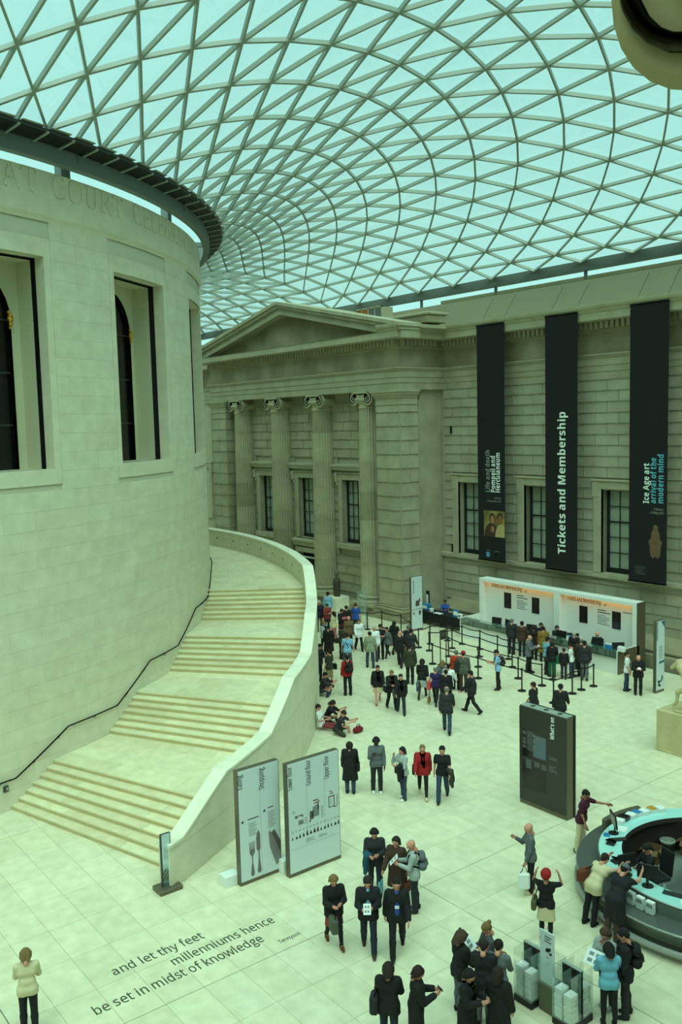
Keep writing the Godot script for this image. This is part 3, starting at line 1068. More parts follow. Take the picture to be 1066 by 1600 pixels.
func sweep(m: MB, prof: Array, path: Array, close_ends := true):
	# prof: Vector2(out, y) from below upwards; path: Vector2(x, z); out is to the left of the way along the path
	var n := path.size()
	var rows := []
	for i in n:
		var d0: Vector2 = (path[i] - path[i - 1]).normalized() if i > 0 else (path[1] - path[0]).normalized()
		var d1: Vector2 = (path[i + 1] - path[i]).normalized() if i < n - 1 else d0
		var n0 := Vector2(d0.y, -d0.x)
		var n1 := Vector2(d1.y, -d1.x)
		var mit := (n0 + n1)
		mit = mit / maxf(0.2, mit.dot(n0)) if mit.length() > 0.1 else n0
		var row := []
		for p in prof: row.append(Vector3(path[i].x + mit.x * p.x, p.y, path[i].y + mit.y * p.x))
		rows.append(row)
	for i in n - 1:
		for k in prof.size() - 1:
			m.quad(rows[i + 1][k], rows[i][k], rows[i][k + 1], rows[i + 1][k + 1])
	if close_ends:
		for e in [[0, false], [n - 1, true]]:
			var r = rows[e[0]]
			for k in range(1, r.size() - 1):
				if e[1]: m.tri(r[0], r[k + 1], r[k])
				else: m.tri(r[0], r[k], r[k + 1])

const DX0 := 16.05

func build_walls():
	var path := [Vector2(EX, 1.0), Vector2(EX, -37.8), Vector2(PX, -37.8), Vector2(PX, -58.8), Vector2(EX, -58.8), Vector2(EX, -93.3)]
	var w := structure("wall_east", "aged stone wall of the court with tall windows and a dentilled cornice")
	var b := MB.new()
	# backing with window openings: spans between them
	var wins := [-36.64, -31.73, -26.83, -21.93, -17.03]
	var edges := [-58.8]
	for z in wins:
		edges.append(z); edges.append(z + 2.05)
	edges.append(1.0)
	for i in range(0, edges.size(), 2):
		b.box(Vector3(EX + 0.55, 9.0, (edges[i] + edges[i + 1]) * 0.5), Vector3(1.0, 18.4, edges[i + 1] - edges[i]))
	for z in wins:
		b.box(Vector3(EX + 0.55, 1.75, z + 1.025), Vector3(1.0, 3.9, 2.05))
		b.box(Vector3(EX + 0.55, 13.05, z + 1.025), Vector3(1.0, 10.3, 2.05))
	b.box(Vector3(EX + 0.55, 9.0, -63.0), Vector3(1.0, 18.4, 8.4))
	b.box(Vector3(EX + 0.55, 9.0, -80.3), Vector3(1.0, 18.4, 26.2))
	part("backing", b, M.mortar, w)
	rng.seed = 31
	var holes := [[0, 3.5 - 1.1, 40, 3.78 - 1.1]]
	for z in wins:
		holes.append([-18.0 - (z + 2.05 + 0.46) + 0.0, 3.5 - 1.1, -18.0 - (z - 0.46), 8.3 - 1.1])
	# O at the south end looking west: U runs north
	var hz := []
	for z in wins:
		hz.append([-16.0 - (z + 2.05 + 0.46), 2.4, -16.0 - (z - 0.46), 7.2])
	hz.append([0.0, 2.4, 22.5, 2.68])
	ashlar(w, "wall_stone", M.wall_tones, Vector3(EX, 1.1, -16.0), Vector3(0, 0, -1), 21.8, 12.2, 0.54, 1.32, hz, 285, M.mortar)
	var pl := MB.new()
	pl.quad(Vector3(EX, 0, 1), Vector3(EX, 0, -16), Vector3(EX, 13.3, -16), Vector3(EX, 13.3, 1))
	pl.quad(Vector3(EX, 0, -58.8), Vector3(EX, 0, -93), Vector3(EX, 13.3, -93), Vector3(EX, 13.3, -58.8)) if false else pl.quad(Vector3(EX - 0.01, 0, -67.4), Vector3(EX - 0.01, 0, -93), Vector3(EX - 0.01, 13.3, -93), Vector3(EX - 0.01, 13.3, -67.4))
	pl.quad(Vector3(EX - 0.01, 0, -58.8), Vector3(EX - 0.01, 0, -65.4), Vector3(EX - 0.01, 13.3, -65.4), Vector3(EX - 0.01, 13.3, -58.8))
	part("plain_stone", pl, M.old_stone, w)
	var led := MB.new()
	sweep(led, [Vector2(-0.1, 3.44), Vector2(0.10, 3.48), Vector2(0.16, 3.56), Vector2(0.16, 3.74), Vector2(0.0, 3.80)], [Vector2(EX, 1.0), Vector2(EX, -38.3)])
	part("sill_band", led, M.old_stone, w)
	var base := MB.new()
	sweep(base, [Vector2(1.0, -0.42), Vector2(1.0, 0.44), Vector2(0.93, 0.48), Vector2(0.80, 0.49), Vector2(0.80, 0.54), Vector2(0.90, 0.58), Vector2(0.92, 0.66), Vector2(0.88, 0.72), Vector2(0.55, 0.76), Vector2(0.42, 0.95), Vector2(0.12, 1.05), Vector2(0.0, 1.15)], [Vector2(EX, 1.0), Vector2(EX, -37.3)])
	part("plinth", base, M.grimy_stone, w)
	var ch := MB.new()
	ch.box(Vector3(36.0, -0.46, -18.0), Vector3(0.8, 0.06, 39.0))
	part("floor_channel", ch, M.gap_black, w)
	# entablature carried round the portico
	var a := MB.new()
	sweep(a, [Vector2(-0.95, 13.3), Vector2(0.0, 13.3), Vector2(0.0, 13.68), Vector2(0.035, 13.69), Vector2(0.035, 13.98), Vector2(0.07, 13.99), Vector2(0.07, 14.34)], path)
	part("architrave", a, M.old_stone, w)
	var ta := MB.new()
	sweep(ta, [Vector2(0.07, 14.34), Vector2(0.12, 14.36), Vector2(0.13, 14.42), Vector2(0.20, 14.47), Vector2(0.20, 14.54), Vector2(0.02, 14.56)], path)
	part("moulding", ta, M.old_stone, w)
	var fz := MB.new()
	sweep(fz, [Vector2(0.02, 14.55), Vector2(0.02, 15.56)], path)
	part("frieze", fz, M.grimy_stone, w)
	var bm := MB.new()
	sweep(bm, [Vector2(0.02, 15.56), Vector2(0.10, 15.62), Vector2(0.13, 15.68), Vector2(0.13, 16.06)], path)
	part("bed_moulding", bm, M.grimy_stone, w)
	var co := MB.new()
	sweep(co, [Vector2(0.05, 16.06), Vector2(0.92, 16.06), Vector2(0.96, 16.10), Vector2(0.96, 16.42), Vector2(1.0, 16.45)], path)
	part("corona", co, M.old_stone, w)
	var cy := MB.new()
	sweep(cy, [Vector2(1.0, 16.45), Vector2(1.02, 16.50), Vector2(1.05, 16.56), Vector2(1.13, 16.64), Vector2(1.16, 16.74), Vector2(1.16, 16.82), Vector2(-0.4, 16.9)], [Vector2(EX, 1.0), Vector2(EX, -37.8), Vector2(PX, -37.8), Vector2(PX, -38.4)])
	part("cyma", cy, M.old_stone, w)
	# dentils, one by one
	var dm := MB.new()
	dm.box(Vector3(0, 0, 0.11), Vector3(0.18, 0.33, 0.22), 0.006)
	var dmesh := dm.mesh()
	var n := 0
	for seg in [[Vector2(EX - 0.13, -16.2), Vector2(0, -1), 21.6, -PI / 2], [Vector2(EX - 1.0, -37.67), Vector2(-1, 0), 2.7, 0.0], [Vector2(PX - 0.13, -38.0), Vector2(0, -1), 20.6, -PI / 2]]:
		var k := int(seg[2] / 0.30)
		for i in k:
			var p: Vector2 = seg[0] + seg[1] * (i * 0.30)
			n += 1
			part("dentil", dmesh, M.old_stone, w, Vector3(p.x, 15.89, p.y), seg[3])
	# attic parapet above the cornice
	var at := MB.new()
	at.box(Vector3(EX + 0.45, 17.5, -18.4), Vector3(0.5, 1.5, 39.0))
	part("attic", at, M.plain_wall, w)
	var lower := MB.new()
	lower.box(Vector3(EX + 0.55, 17.45, -63.0), Vector3(0.4, 1.3, 50.2))
	part("attic_low", lower, M.plain_wall, w)
	var cap := MB.new()
	sweep(cap, [Vector2(-0.75, 18.2), Vector2(0.02, 18.2), Vector2(0.07, 18.24), Vector2(0.07, 18.40), Vector2(-0.75, 18.42)], [Vector2(EX + 0.2, 1.0), Vector2(EX + 0.2, -38.1)])
	part("attic_coping", cap, M.plain_wall, w)
	# two narrow slots
	for y in [[10.74, 11.17], [3.76, 4.28]]:
		var sl := MB.new()
		sl.box(Vector3(EX - 0.005, (y[0] + y[1]) * 0.5, -39.15 + 1.9), Vector3(0.03, y[1] - y[0], 0.17))
		part("slot", sl, M.gap_black, w)
	for i in wins.size(): sash_window("window_%d" % (4 + i), Vector3(EX, 3.78, wins[i] + 1.025), 2.05, 4.17, 0.46, 0.42)
	# the other sides of the court
	for q in [["wall_south", Vector3(1.9, 9.0, 2.3), Vector3(72, 19.0, 0.8)], ["wall_north", Vector3(1.9, 9.0, -93.9), Vector3(72, 19.0, 0.8)], ["wall_west", Vector3(-33.9, 9.0, -46.0), Vector3(0.8, 19.0, 97.0)]]:
		var o := MB.new()
		o.box(q[1], q[2])
		var sd := part(q[0], o, M.plain_wall, self)
		sd.set_meta("kind", "structure")

func sash_window(called: String, at: Vector3, w: float, h: float, fw: float, dep: float, hood := false, rows := 5):
	# at: middle of the sill line on the wall's face; the wall faces west
	var s := structure(called, "tall sash window with black glazing bars and a pale blind behind")
	var y0 := at.y
	var x := at.x
	var z := at.z
	var fr := MB.new()
	for sg in [-1.0, 1.0]:
		fr.box(Vector3(x - 0.02, y0 + h * 0.5, z + sg * (w * 0.5 + fw * 0.5)), Vector3(0.22, h, fw), 0.02)
		fr.box(Vector3(x - 0.03, y0 + h + 0.05, z + sg * (w * 0.5 + fw * 0.5 + 0.06)), Vector3(0.24, 0.9 if not hood else 0.3, fw), 0.02)
	fr.box(Vector3(x - 0.02, y0 + h + 0.20, z), Vector3(0.22, 0.40, w + fw * 2), 0.02)
	fr.box(Vector3(x - 0.06, y0 + h + 0.44, z), Vector3(0.30, 0.10, w + fw * 2 + 0.22), 0.02)
	part("surround", fr, M.old_stone, s)
	var rv := MB.new()
	rv.xf = Transform3D(Basis(Vector3(0, 0, 1), Vector3(0, 1, 0), Vector3(-1, 0, 0)), Vector3(x, y0, z))
	reveal(rv, w * 0.5, 0.0, h, 0.1, -dep)
	part("reveal", rv, M.old_stone, s)
	var xs := x + dep
	var f := MB.new()
	var t := 0.13
	for sg in [-1.0, 1.0]: f.box(Vector3(xs, y0 + h * 0.5, z + sg * (w * 0.5 - t * 0.5)), Vector3(0.10, h, t), 0.01)
	f.box(Vector3(xs, y0 + 0.12, z), Vector3(0.14, 0.24, w), 0.01)
	f.box(Vector3(xs, y0 + h - t * 0.4, z), Vector3(0.10, t * 0.8, w), 0.01)
	part("sash_frame", f, M.sash_black, s)
	var iw := w - 2 * t
	var ih := h - 0.24 - t * 0.8
	var yb := y0 + 0.24
	var br := MB.new()
	for k in [1, 2]: br.box(Vector3(xs, yb + ih * 0.5, z - iw * 0.5 + iw * k / 3.0), Vector3(0.05, ih, 0.035))
	for k in range(1, rows):
		var th := 0.075 if k == rows - 2 else 0.035
		br.box(Vector3(xs, yb + ih * k / rows, z), Vector3(0.055, th, iw))
	part("glazing_bars", br, M.sash_black, s)
	var pm := MB.new()
	pm.quad(Vector3(0, -0.5 * ih / rows, -iw / 6.0), Vector3(0, -0.5 * ih / rows, iw / 6.0), Vector3(0, 0.5 * ih / rows, iw / 6.0), Vector3(0, 0.5 * ih / rows, -iw / 6.0))
	var pmesh := pm.mesh()
	for i in 3:
		for j in rows:
			part("pane", pmesh, M.clear_glass, s, Vector3(xs + 0.01, yb + ih * (j + 0.5) / rows, z - iw * 0.5 + iw * (i + 0.5) / 3.0))
	var bl := MB.new()
	bl.box(Vector3(xs + 0.10, y0 + h * 0.5, z), Vector3(0.02, h, w))
	part("blind", bl, M.blind, s)

# ------------------------------------------------------------------ portico
func plate(m: MB, poly: Array, x0: float, x1: float):      # poly: Vector2(z, y), thick along x
	var keep := m.xf
	m.xf = Transform3D(Basis(Vector3(0, 0, 1), Vector3(1, 0, 0), Vector3(0, 1, 0)), Vector3.ZERO)
	m.prism(poly, x0, x1)
	m.xf = keep

func build_portico():
	var p := thing("portico", "aged classical portico with four columns and a low pediment against the east wall", "portico")
	rng.seed = 41
	var steps := MB.new()
	var sp := [Vector2(EX, -37.8), Vector2(PX, -37.8), Vector2(PX, -58.8), Vector2(EX, -58.8)]
	sweep(steps, [Vector2(0.30, 0.0), Vector2(0.30, 0.26), Vector2(0.16, 0.27), Vector2(0.16, 0.53), Vector2(-0.9, 0.55)], sp)
	part("plinth_steps", steps, M.grimy_stone, p)
	# antae
	for q in [[-39.85, -37.8], [-58.8, -56.75]]:
		var core := MB.new()
		core.box(Vector3((PX + 35.07) * 0.5 + 0.02, 6.9, (q[0] + q[1]) * 0.5), Vector3(1.30, 12.8, 1.96))
		part("anta_core", core, M.mortar, p)
		ashlar(p, "anta_stone", M.old_tones, Vector3(PX, 0.9, q[1]), Vector3(0, 0, -1), 2.05, 11.95, 0.8, 2.05, [], 40, M.mortar)
		ashlar(p, "anta_stone", M.old_tones, Vector3(35.07, 0.9, -37.8) if q[1] > -40 else Vector3(35.07, 0.9, -56.75), Vector3(-1, 0, 0), 1.35, 11.95, 0.8, 1.35, [], 40, M.mortar)
		var apath := [Vector2(35.07, q[1]), Vector2(PX, q[1]), Vector2(PX, q[0]), Vector2(35.0, q[0])]
		var c := MB.new()
		sweep(c, [Vector2(0.0, 12.45), Vector2(0.05, 12.48), Vector2(0.05, 12.54), Vector2(0.02, 12.56), Vector2(0.02, 12.82), Vector2(0.08, 12.86), Vector2(0.10, 12.94), Vector2(0.20, 13.04), Vector2(0.22, 13.14), Vector2(0.28, 13.18), Vector2(0.28, 13.30), Vector2(0.0, 13.3)], apath)
		part("anta_capital", c, M.old_stone, p)
		var ab := MB.new()
		sweep(ab, [Vector2(0.16, 0.55), Vector2(0.18, 0.64), Vector2(0.13, 0.70), Vector2(0.08, 0.74), Vector2(0.11, 0.80), Vector2(0.04, 0.86), Vector2(0.0, 0.90)], apath)
		part("anta_base", ab, M.grimy_stone, p)
	var side := MB.new()
	side.quad(Vector3(EX, 0.5, -38.05), Vector3(35.07, 0.5, -38.05), Vector3(35.07, 13.3, -38.05), Vector3(EX, 13.3, -38.05)) if false else side.quad(Vector3(35.07, 0.5, -38.05), Vector3(EX, 0.5, -38.05), Vector3(EX, 13.3, -38.05), Vector3(35.07, 13.3, -38.05))
	part("return_wall", side, M.old_stone, p)
	# wall between the antae
	var zc := [-43.55, -48.3, -53.05]
	var X := 34.72
	var bk := MB.new()
	var ed := [-39.85, zc[0] + 0.95, zc[0] - 0.95, zc[1] + 0.95, zc[1] - 0.95, zc[2] + 0.95, zc[2] - 0.95, -56.75]
	for i in range(0, 8, 2): bk.box(Vector3(X + 0.36, 6.9, (ed[i] + ed[i + 1]) * 0.5), Vector3(0.6, 12.8, ed[i] - ed[i + 1]))
	for i in 3:
		bk.box(Vector3(X + 0.36, 10.65, zc[i]), Vector3(0.6, 5.3, 1.9))
		bk.box(Vector3(X + 0.36, 2.1 if i != 1 else 3.4, zc[i]), Vector3(0.6, 3.5 if i != 1 else 0.9, 1.9))
	part("back_wall_core", bk, M.mortar, p)
	var holes := []
	for i in 3:
		var u: float = -39.85 - zc[i]
		holes.append([u - 1.3, (3.5 if i != 1 else 0.0) - 0.9 + 0.0, u + 1.3, 8.9 - 0.9])
	ashlar(p, "back_wall_stone", M.old_tones, Vector3(X, 0.9, -39.85), Vector3(0, 0, -1), 16.9, 12.4, 0.56, 1.45, holes, 290, M.mortar)
	for i in 3:
		sash_window("window_%d" % (10 + i), Vector3(X, 3.95, zc[i]), 1.7, 4.0, 0.38, 0.32, true)
		var h := MB.new()
		sweep(h, [Vector2(-0.1, 8.40), Vector2(0.10, 8.42), Vector2(0.14, 8.55), Vector2(0.34, 8.58), Vector2(0.36, 8.72), Vector2(0.42, 8.80), Vector2(0.42, 8.90), Vector2(-0.1, 8.96)], [Vector2(X, zc[i] + 1.62), Vector2(X, zc[i] - 1.62)])
		part("window_hood", h, M.old_stone, p)
		for sg in [-1.0, 1.0]:
			var br := MB.new()
			br.box(Vector3(X - 0.14, 8.10, zc[i] + sg * 1.36), Vector3(0.26, 0.6, 0.22), 0.04)
			br.box(Vector3(X - 0.09, 7.72, zc[i] + sg * 1.36), Vector3(0.18, 0.3, 0.18), 0.05)
			br.xf = Transform3D(Basis(Vector3.RIGHT, PI / 2), Vector3(X - 0.17, 8.25, zc[i] + sg * 1.36))
			br.lathe([Vector2(0.001, -0.12), Vector2(0.12, -0.12), Vector2(0.12, 0.12), Vector2(0.001, 0.12)], 12)
			part("console", br, M.old_stone, p)
		var si := MB.new()
		if i != 1: si.box(Vector3(X - 0.08, 3.78, zc[i]), Vector3(0.42, 0.34, 2.7), 0.03)
		else: sweep(si, [Vector2(-0.1, 3.30), Vector2(0.10, 3.34), Vector2(0.26, 3.42), Vector2(0.30, 3.62), Vector2(0.38, 3.70), Vector2(0.38, 3.80), Vector2(-0.1, 3.92)], [Vector2(X, zc[i] + 1.5), Vector2(X, zc[i] - 1.5)])
		part("sill", si, M.old_stone, p)
	door_in_portico(X, zc[1])
	# tympanum and raking cornices
	var ty := MB.new()
	plate(ty, [Vector2(-37.6, 16.4), Vector2(-48.3, 18.62), Vector2(-59.0, 16.4)], PX + 0.02, PX + 0.5)
	part("tympanum", ty, M.grimy_stone, p)
	var hl := 11.62
	var rise := 2.44
	for lay in [[0.0, 0.42, PX - 0.80, 0.0], [0.42, 0.18, PX - 0.98, 0.05], [0.60, 0.20, PX - 1.1, 0.12]]:
		for sg in [-1.0, 1.0]:
			var m := MB.new()
			var e: float = hl + lay[3]
			var y: float = 16.44 + lay[0] - 0.36
			plate(m, [Vector2(PZ, y + rise), Vector2(PZ + sg * e, y - 0.02), Vector2(PZ + sg * e, y + lay[1] - 0.02), Vector2(PZ, y + lay[1] + rise)], lay[2], PX + 0.6)
			part("raking_cornice", m, M.old_stone, p)
	var roof := MB.new()
	for sg in [-1.0, 1.0]:
		plate(roof, [Vector2(PZ, 19.0), Vector2(PZ + sg * 11.9, 16.6), Vector2(PZ + sg * 11.9, 16.75), Vector2(PZ, 19.15)], PX + 0.5, EX + 0.5)
	part("roof_slope", roof, M.plain_wall, p)
	for i in 4: column(PZ + (i - 1.5) * 4.72, ["nearest the corner pier", "second from the corner pier", "third from the corner pier", "farthest from the corner pier, half hidden by the rotunda"][3 - i])
	var blk := thing("stone_block", "low weathered stone block on the cornice beside the pediment", "block", Vector3(35.5, 16.92, -38.6))
	var bm := MB.new()
	bm.box(Vector3(0, 0.22, 0), Vector3(1.5, 0.44, 4.1), 0.05)
	part("body", bm, M.grimy_stone, blk)
	var bt := MB.new()
	bt.box(Vector3(0, 0.52, 0), Vector3(1.7, 0.16, 4.3), 0.04)
	part("top_slab", bt, M.old_stone, blk)
	var cr := thing("crate", "small timber framed crate with orange and grey panels on the portico roof", "crate", Vector3(36.0, 17.35, -42.7))
	for k in 4:
		var pa := MB.new()
		pa.box(Vector3(-0.35, 0.55, 1.0 - k * 0.62), Vector3(0.05, 0.95, 0.55))
		part("panel", pa, mat("crate_panel_%d" % k, [Color(0.36, 0.40, 0.40), Color(0.36, 0.40, 0.40), Color(0.62, 0.38, 0.12), Color(0.55, 0.33, 0.12)][k], 0.7), cr)
	var fm := MB.new()
	for k in 5: fm.box(Vector3(-0.35, 0.55, 1.31 - k * 0.62), Vector3(0.10, 1.1, 0.07))
	fm.box(Vector3(-0.35, 1.06, 0.07), Vector3(0.10, 0.08, 2.55)); fm.box(Vector3(-0.35, 0.04, 0.07), Vector3(0.10, 0.08, 2.55))
	fm.box(Vector3(0.15, 0.55, 0.07), Vector3(0.8, 1.0, 2.4))
	part("frame", fm, M.plain_wall, cr)
	# window on the main wall beyond the portico
	sash_window("window_15", Vector3(EX, 3.9, -66.4), 1.9, 4.2, 0.4, 0.35)

func door_in_portico(X: float, z: float):
	var d := structure("door_1", "dark doorway between the portico columns with a pale bar across it")
	var j := MB.new()
	for sg in [-1.0, 1.0]: j.box(Vector3(X - 0.05, 1.75, z + sg * 1.12), Vector3(0.3, 2.5, 0.36), 0.03)
	j.box(Vector3(X - 0.05, 3.12, z), Vector3(0.3, 0.34, 2.6), 0.03)
	part("jamb", j, M.old_stone, d)
	var l := MB.new()
	l.box(Vector3(X + 0.3, 1.7, z), Vector3(0.08, 2.5, 1.9))
	part("leaf", l, M.gap_black, d)
	var b := MB.new()
	b.box(Vector3(X - 0.02, 2.62, z), Vector3(0.10, 0.10, 1.85), 0.02)
	part("bar", b, M.white_paint, d)

func column(z: float, which: String):
	var c := thing("column", "fluted stone column of the portico with scrolled capital, " + which, "column", Vector3(34.4, 0, z), 0.0, "columns of the portico")
	var base := MB.new()
	base.box(Vector3(0, 0.62, 0), Vector3(2.0, 0.16, 2.0), 0.01)
	base.lathe([Vector2(0.98, 0.70), Vector2(1.0, 0.75), Vector2(0.98, 0.82), Vector2(0.90, 0.86), Vector2(0.84, 0.90), Vector2(0.82, 0.96), Vector2(0.86, 1.00), Vector2(0.91, 1.03), Vector2(0.92, 1.08), Vector2(0.88, 1.13), Vector2(0.80, 1.15), Vector2(0.001, 1.15)], 32)
	part("base", base, M.column_stone, c)
	var ys := [1.15, 2.9, 4.45, 5.7, 7.4, 9.2, 10.9, 12.36]
	var seq := ["column_stone", "column_stone_pale", "column_stone_dark", "column_stone", "column_stone_pale", "column_stone", "column_stone_pale"]
	for k in 7:
		var m := MB.new()
		var y0: float = ys[k] + 0.004
		var y1: float = ys[k + 1] - 0.004
		var F := 24
		var S := 6
		for f in F:
			for s in S:
				var a0 := TAU * (f + float(s) / S) / F
				var a1 := TAU * (f + float(s + 1) / S) / F
				var g0 := flute(float(s) / S)
				var g1 := flute(float(s + 1) / S)
				var R0 := shaft_r(y0); var R1 := shaft_r(y1)
				var A := Vector3(sin(a0) * (R0 - g0), y0, cos(a0) * (R0 - g0))
				var B := Vector3(sin(a1) * (R0 - g1), y0, cos(a1) * (R0 - g1))
				var C := Vector3(sin(a1) * (R1 - g1), y1, cos(a1) * (R1 - g1))
				var D := Vector3(sin(a0) * (R1 - g0), y1, cos(a0) * (R1 - g0))
				m.quad(A, B, C, D)
		part("shaft_drum", m, M[seq[(k + int(absf(z))) % 7]], c)
	var cap := MB.new()
	cap.lathe([Vector2(0.66, 12.30), Vector2(0.70, 12.36), Vector2(0.70, 12.42), Vector2(0.66, 12.46), Vector2(0.66, 12.60), Vector2(0.76, 12.70), Vector2(0.84, 12.84), Vector2(0.80, 12.95), Vector2(0.001, 12.95)], 32)
	cap.box(Vector3(0.0, 13.24, 0), Vector3(1.56, 0.11, 1.62), 0.02)
	cap.box(Vector3(-0.02, 13.08, 0), Vector3(1.44, 0.22, 1.30), 0.01)
	part("capital", cap, M.column_stone_pale, c)
	for sg in [-1.0, 1.0]:
		var v := MB.new()
		v.xf = Transform3D(Basis(Vector3.BACK, PI / 2), Vector3(0, 12.90, sg * 0.66))     # axis along x
		v.lathe([Vector2(0.001, -0.74), Vector2(0.36, -0.74), Vector2(0.40, -0.72), Vector2(0.38, -0.6), Vector2(0.30, -0.3), Vector2(0.28, 0.0), Vector2(0.30, 0.3), Vector2(0.38, 0.6), Vector2(0.40, 0.72), Vector2(0.36, 0.74), Vector2(0.001, 0.74)], 28)
		v.xf = Transform3D.IDENTITY
		for fx in [-0.75, 0.75]:
			var path := []
			for i in 60:
				var t := i / 59.0
				var r := 0.385 * pow(0.14, t)
				var an: float = PI / 2 - sg * t * TAU * 2.4
				path.append(Vector3(fx, 12.90 + sin(an) * r, sg * 0.66 + cos(an) * r))
			v.tube(path, 0.036, 6, 0.015)
			v.lathe([Vector2(0.001, -0.05), Vector2(0.05, 0), Vector2(0.001, 0.05)], 10, 0, TAU, Vector3(fx, 12.90, sg * 0.66))
		part("volute", v, M.column_stone_pale, c)
	var ch := MB.new()
	for fx in [-0.74, 0.74]:
		ch.tube([Vector3(fx, 13.26, -0.66), Vector3(fx, 13.17, -0.3), Vector3(fx, 13.14, 0), Vector3(fx, 13.17, 0.3), Vector3(fx, 13.26, 0.66)], 0.035, 6)
		for k in 5:
			ch.lathe([Vector2(0.001, 12.74), Vector2(0.055, 12.80), Vector2(0.06, 12.90), Vector2(0.001, 12.97)], 8, 0, TAU, Vector3(fx * 1.03, 0, -0.36 + k * 0.18))
	part("cushion", ch, M.column_stone_pale, c)

func flute(t: float) -> float:
	if t < 0.17 or t > 0.83: return 0.0
	var u := (t - 0.5) / 0.34
	return 0.055 * sqrt(maxf(0.0, 1.0 - u * u))
func shaft_r(y: float) -> float:
	var t := clampf((y - 1.15) / 11.2, 0.0, 1.0)
	return 0.775 - 0.115 * pow(t, 1.6)

# ------------------------------------------------------------------ banners on the east wall
const WEST_UP := Basis(Vector3(0, 1, 0), Vector3(0, 0, -1), Vector3(-1, 0, 0))      # lettering that climbs a west-facing sheet
const WEST := Basis(Vector3(0, 0, 1), Vector3(0, 1, 0), Vector3(-1, 0, 0))          # level lettering on a west-facing sheet
const SOUTH_UP := Basis(Vector3(0, 1, 0), Vector3(-1, 0, 0), Vector3(0, 0, 1))
const SOUTH := Basis.IDENTITY

func pic(called: String, size: Vector2i, draw: Callable, rough := 0.7) -> StandardMaterial3D:
	var im := Image.create(size.x, size.y, false, Image.FORMAT_RGB8)
	for y in size.y:
		for x in size.x:
			im.set_pixel(x, y, draw.call(float(x) / size.x, float(y) / size.y))
	var m := mat(called, Color.WHITE, rough)
	m.albedo_texture = ImageTexture.create_from_image(im)
	return m

func ell(u: float, v: float, cx: float, cy: float, rx: float, ry: float) -> float:
	return pow((u - cx) / rx, 2) + pow((v - cy) / ry, 2)

func sheet(B: Basis, w: float, h: float, depth := 0.004) -> MB:   # a thin print, its middle at the origin
	var m := MB.new()
	m.xf = Transform3D(B, Vector3.ZERO)
	m.quad(Vector3(-w / 2, -h / 2, depth), Vector3(w / 2, -h / 2, depth), Vector3(w / 2, h / 2, depth), Vector3(-w / 2, h / 2, depth))
	return m

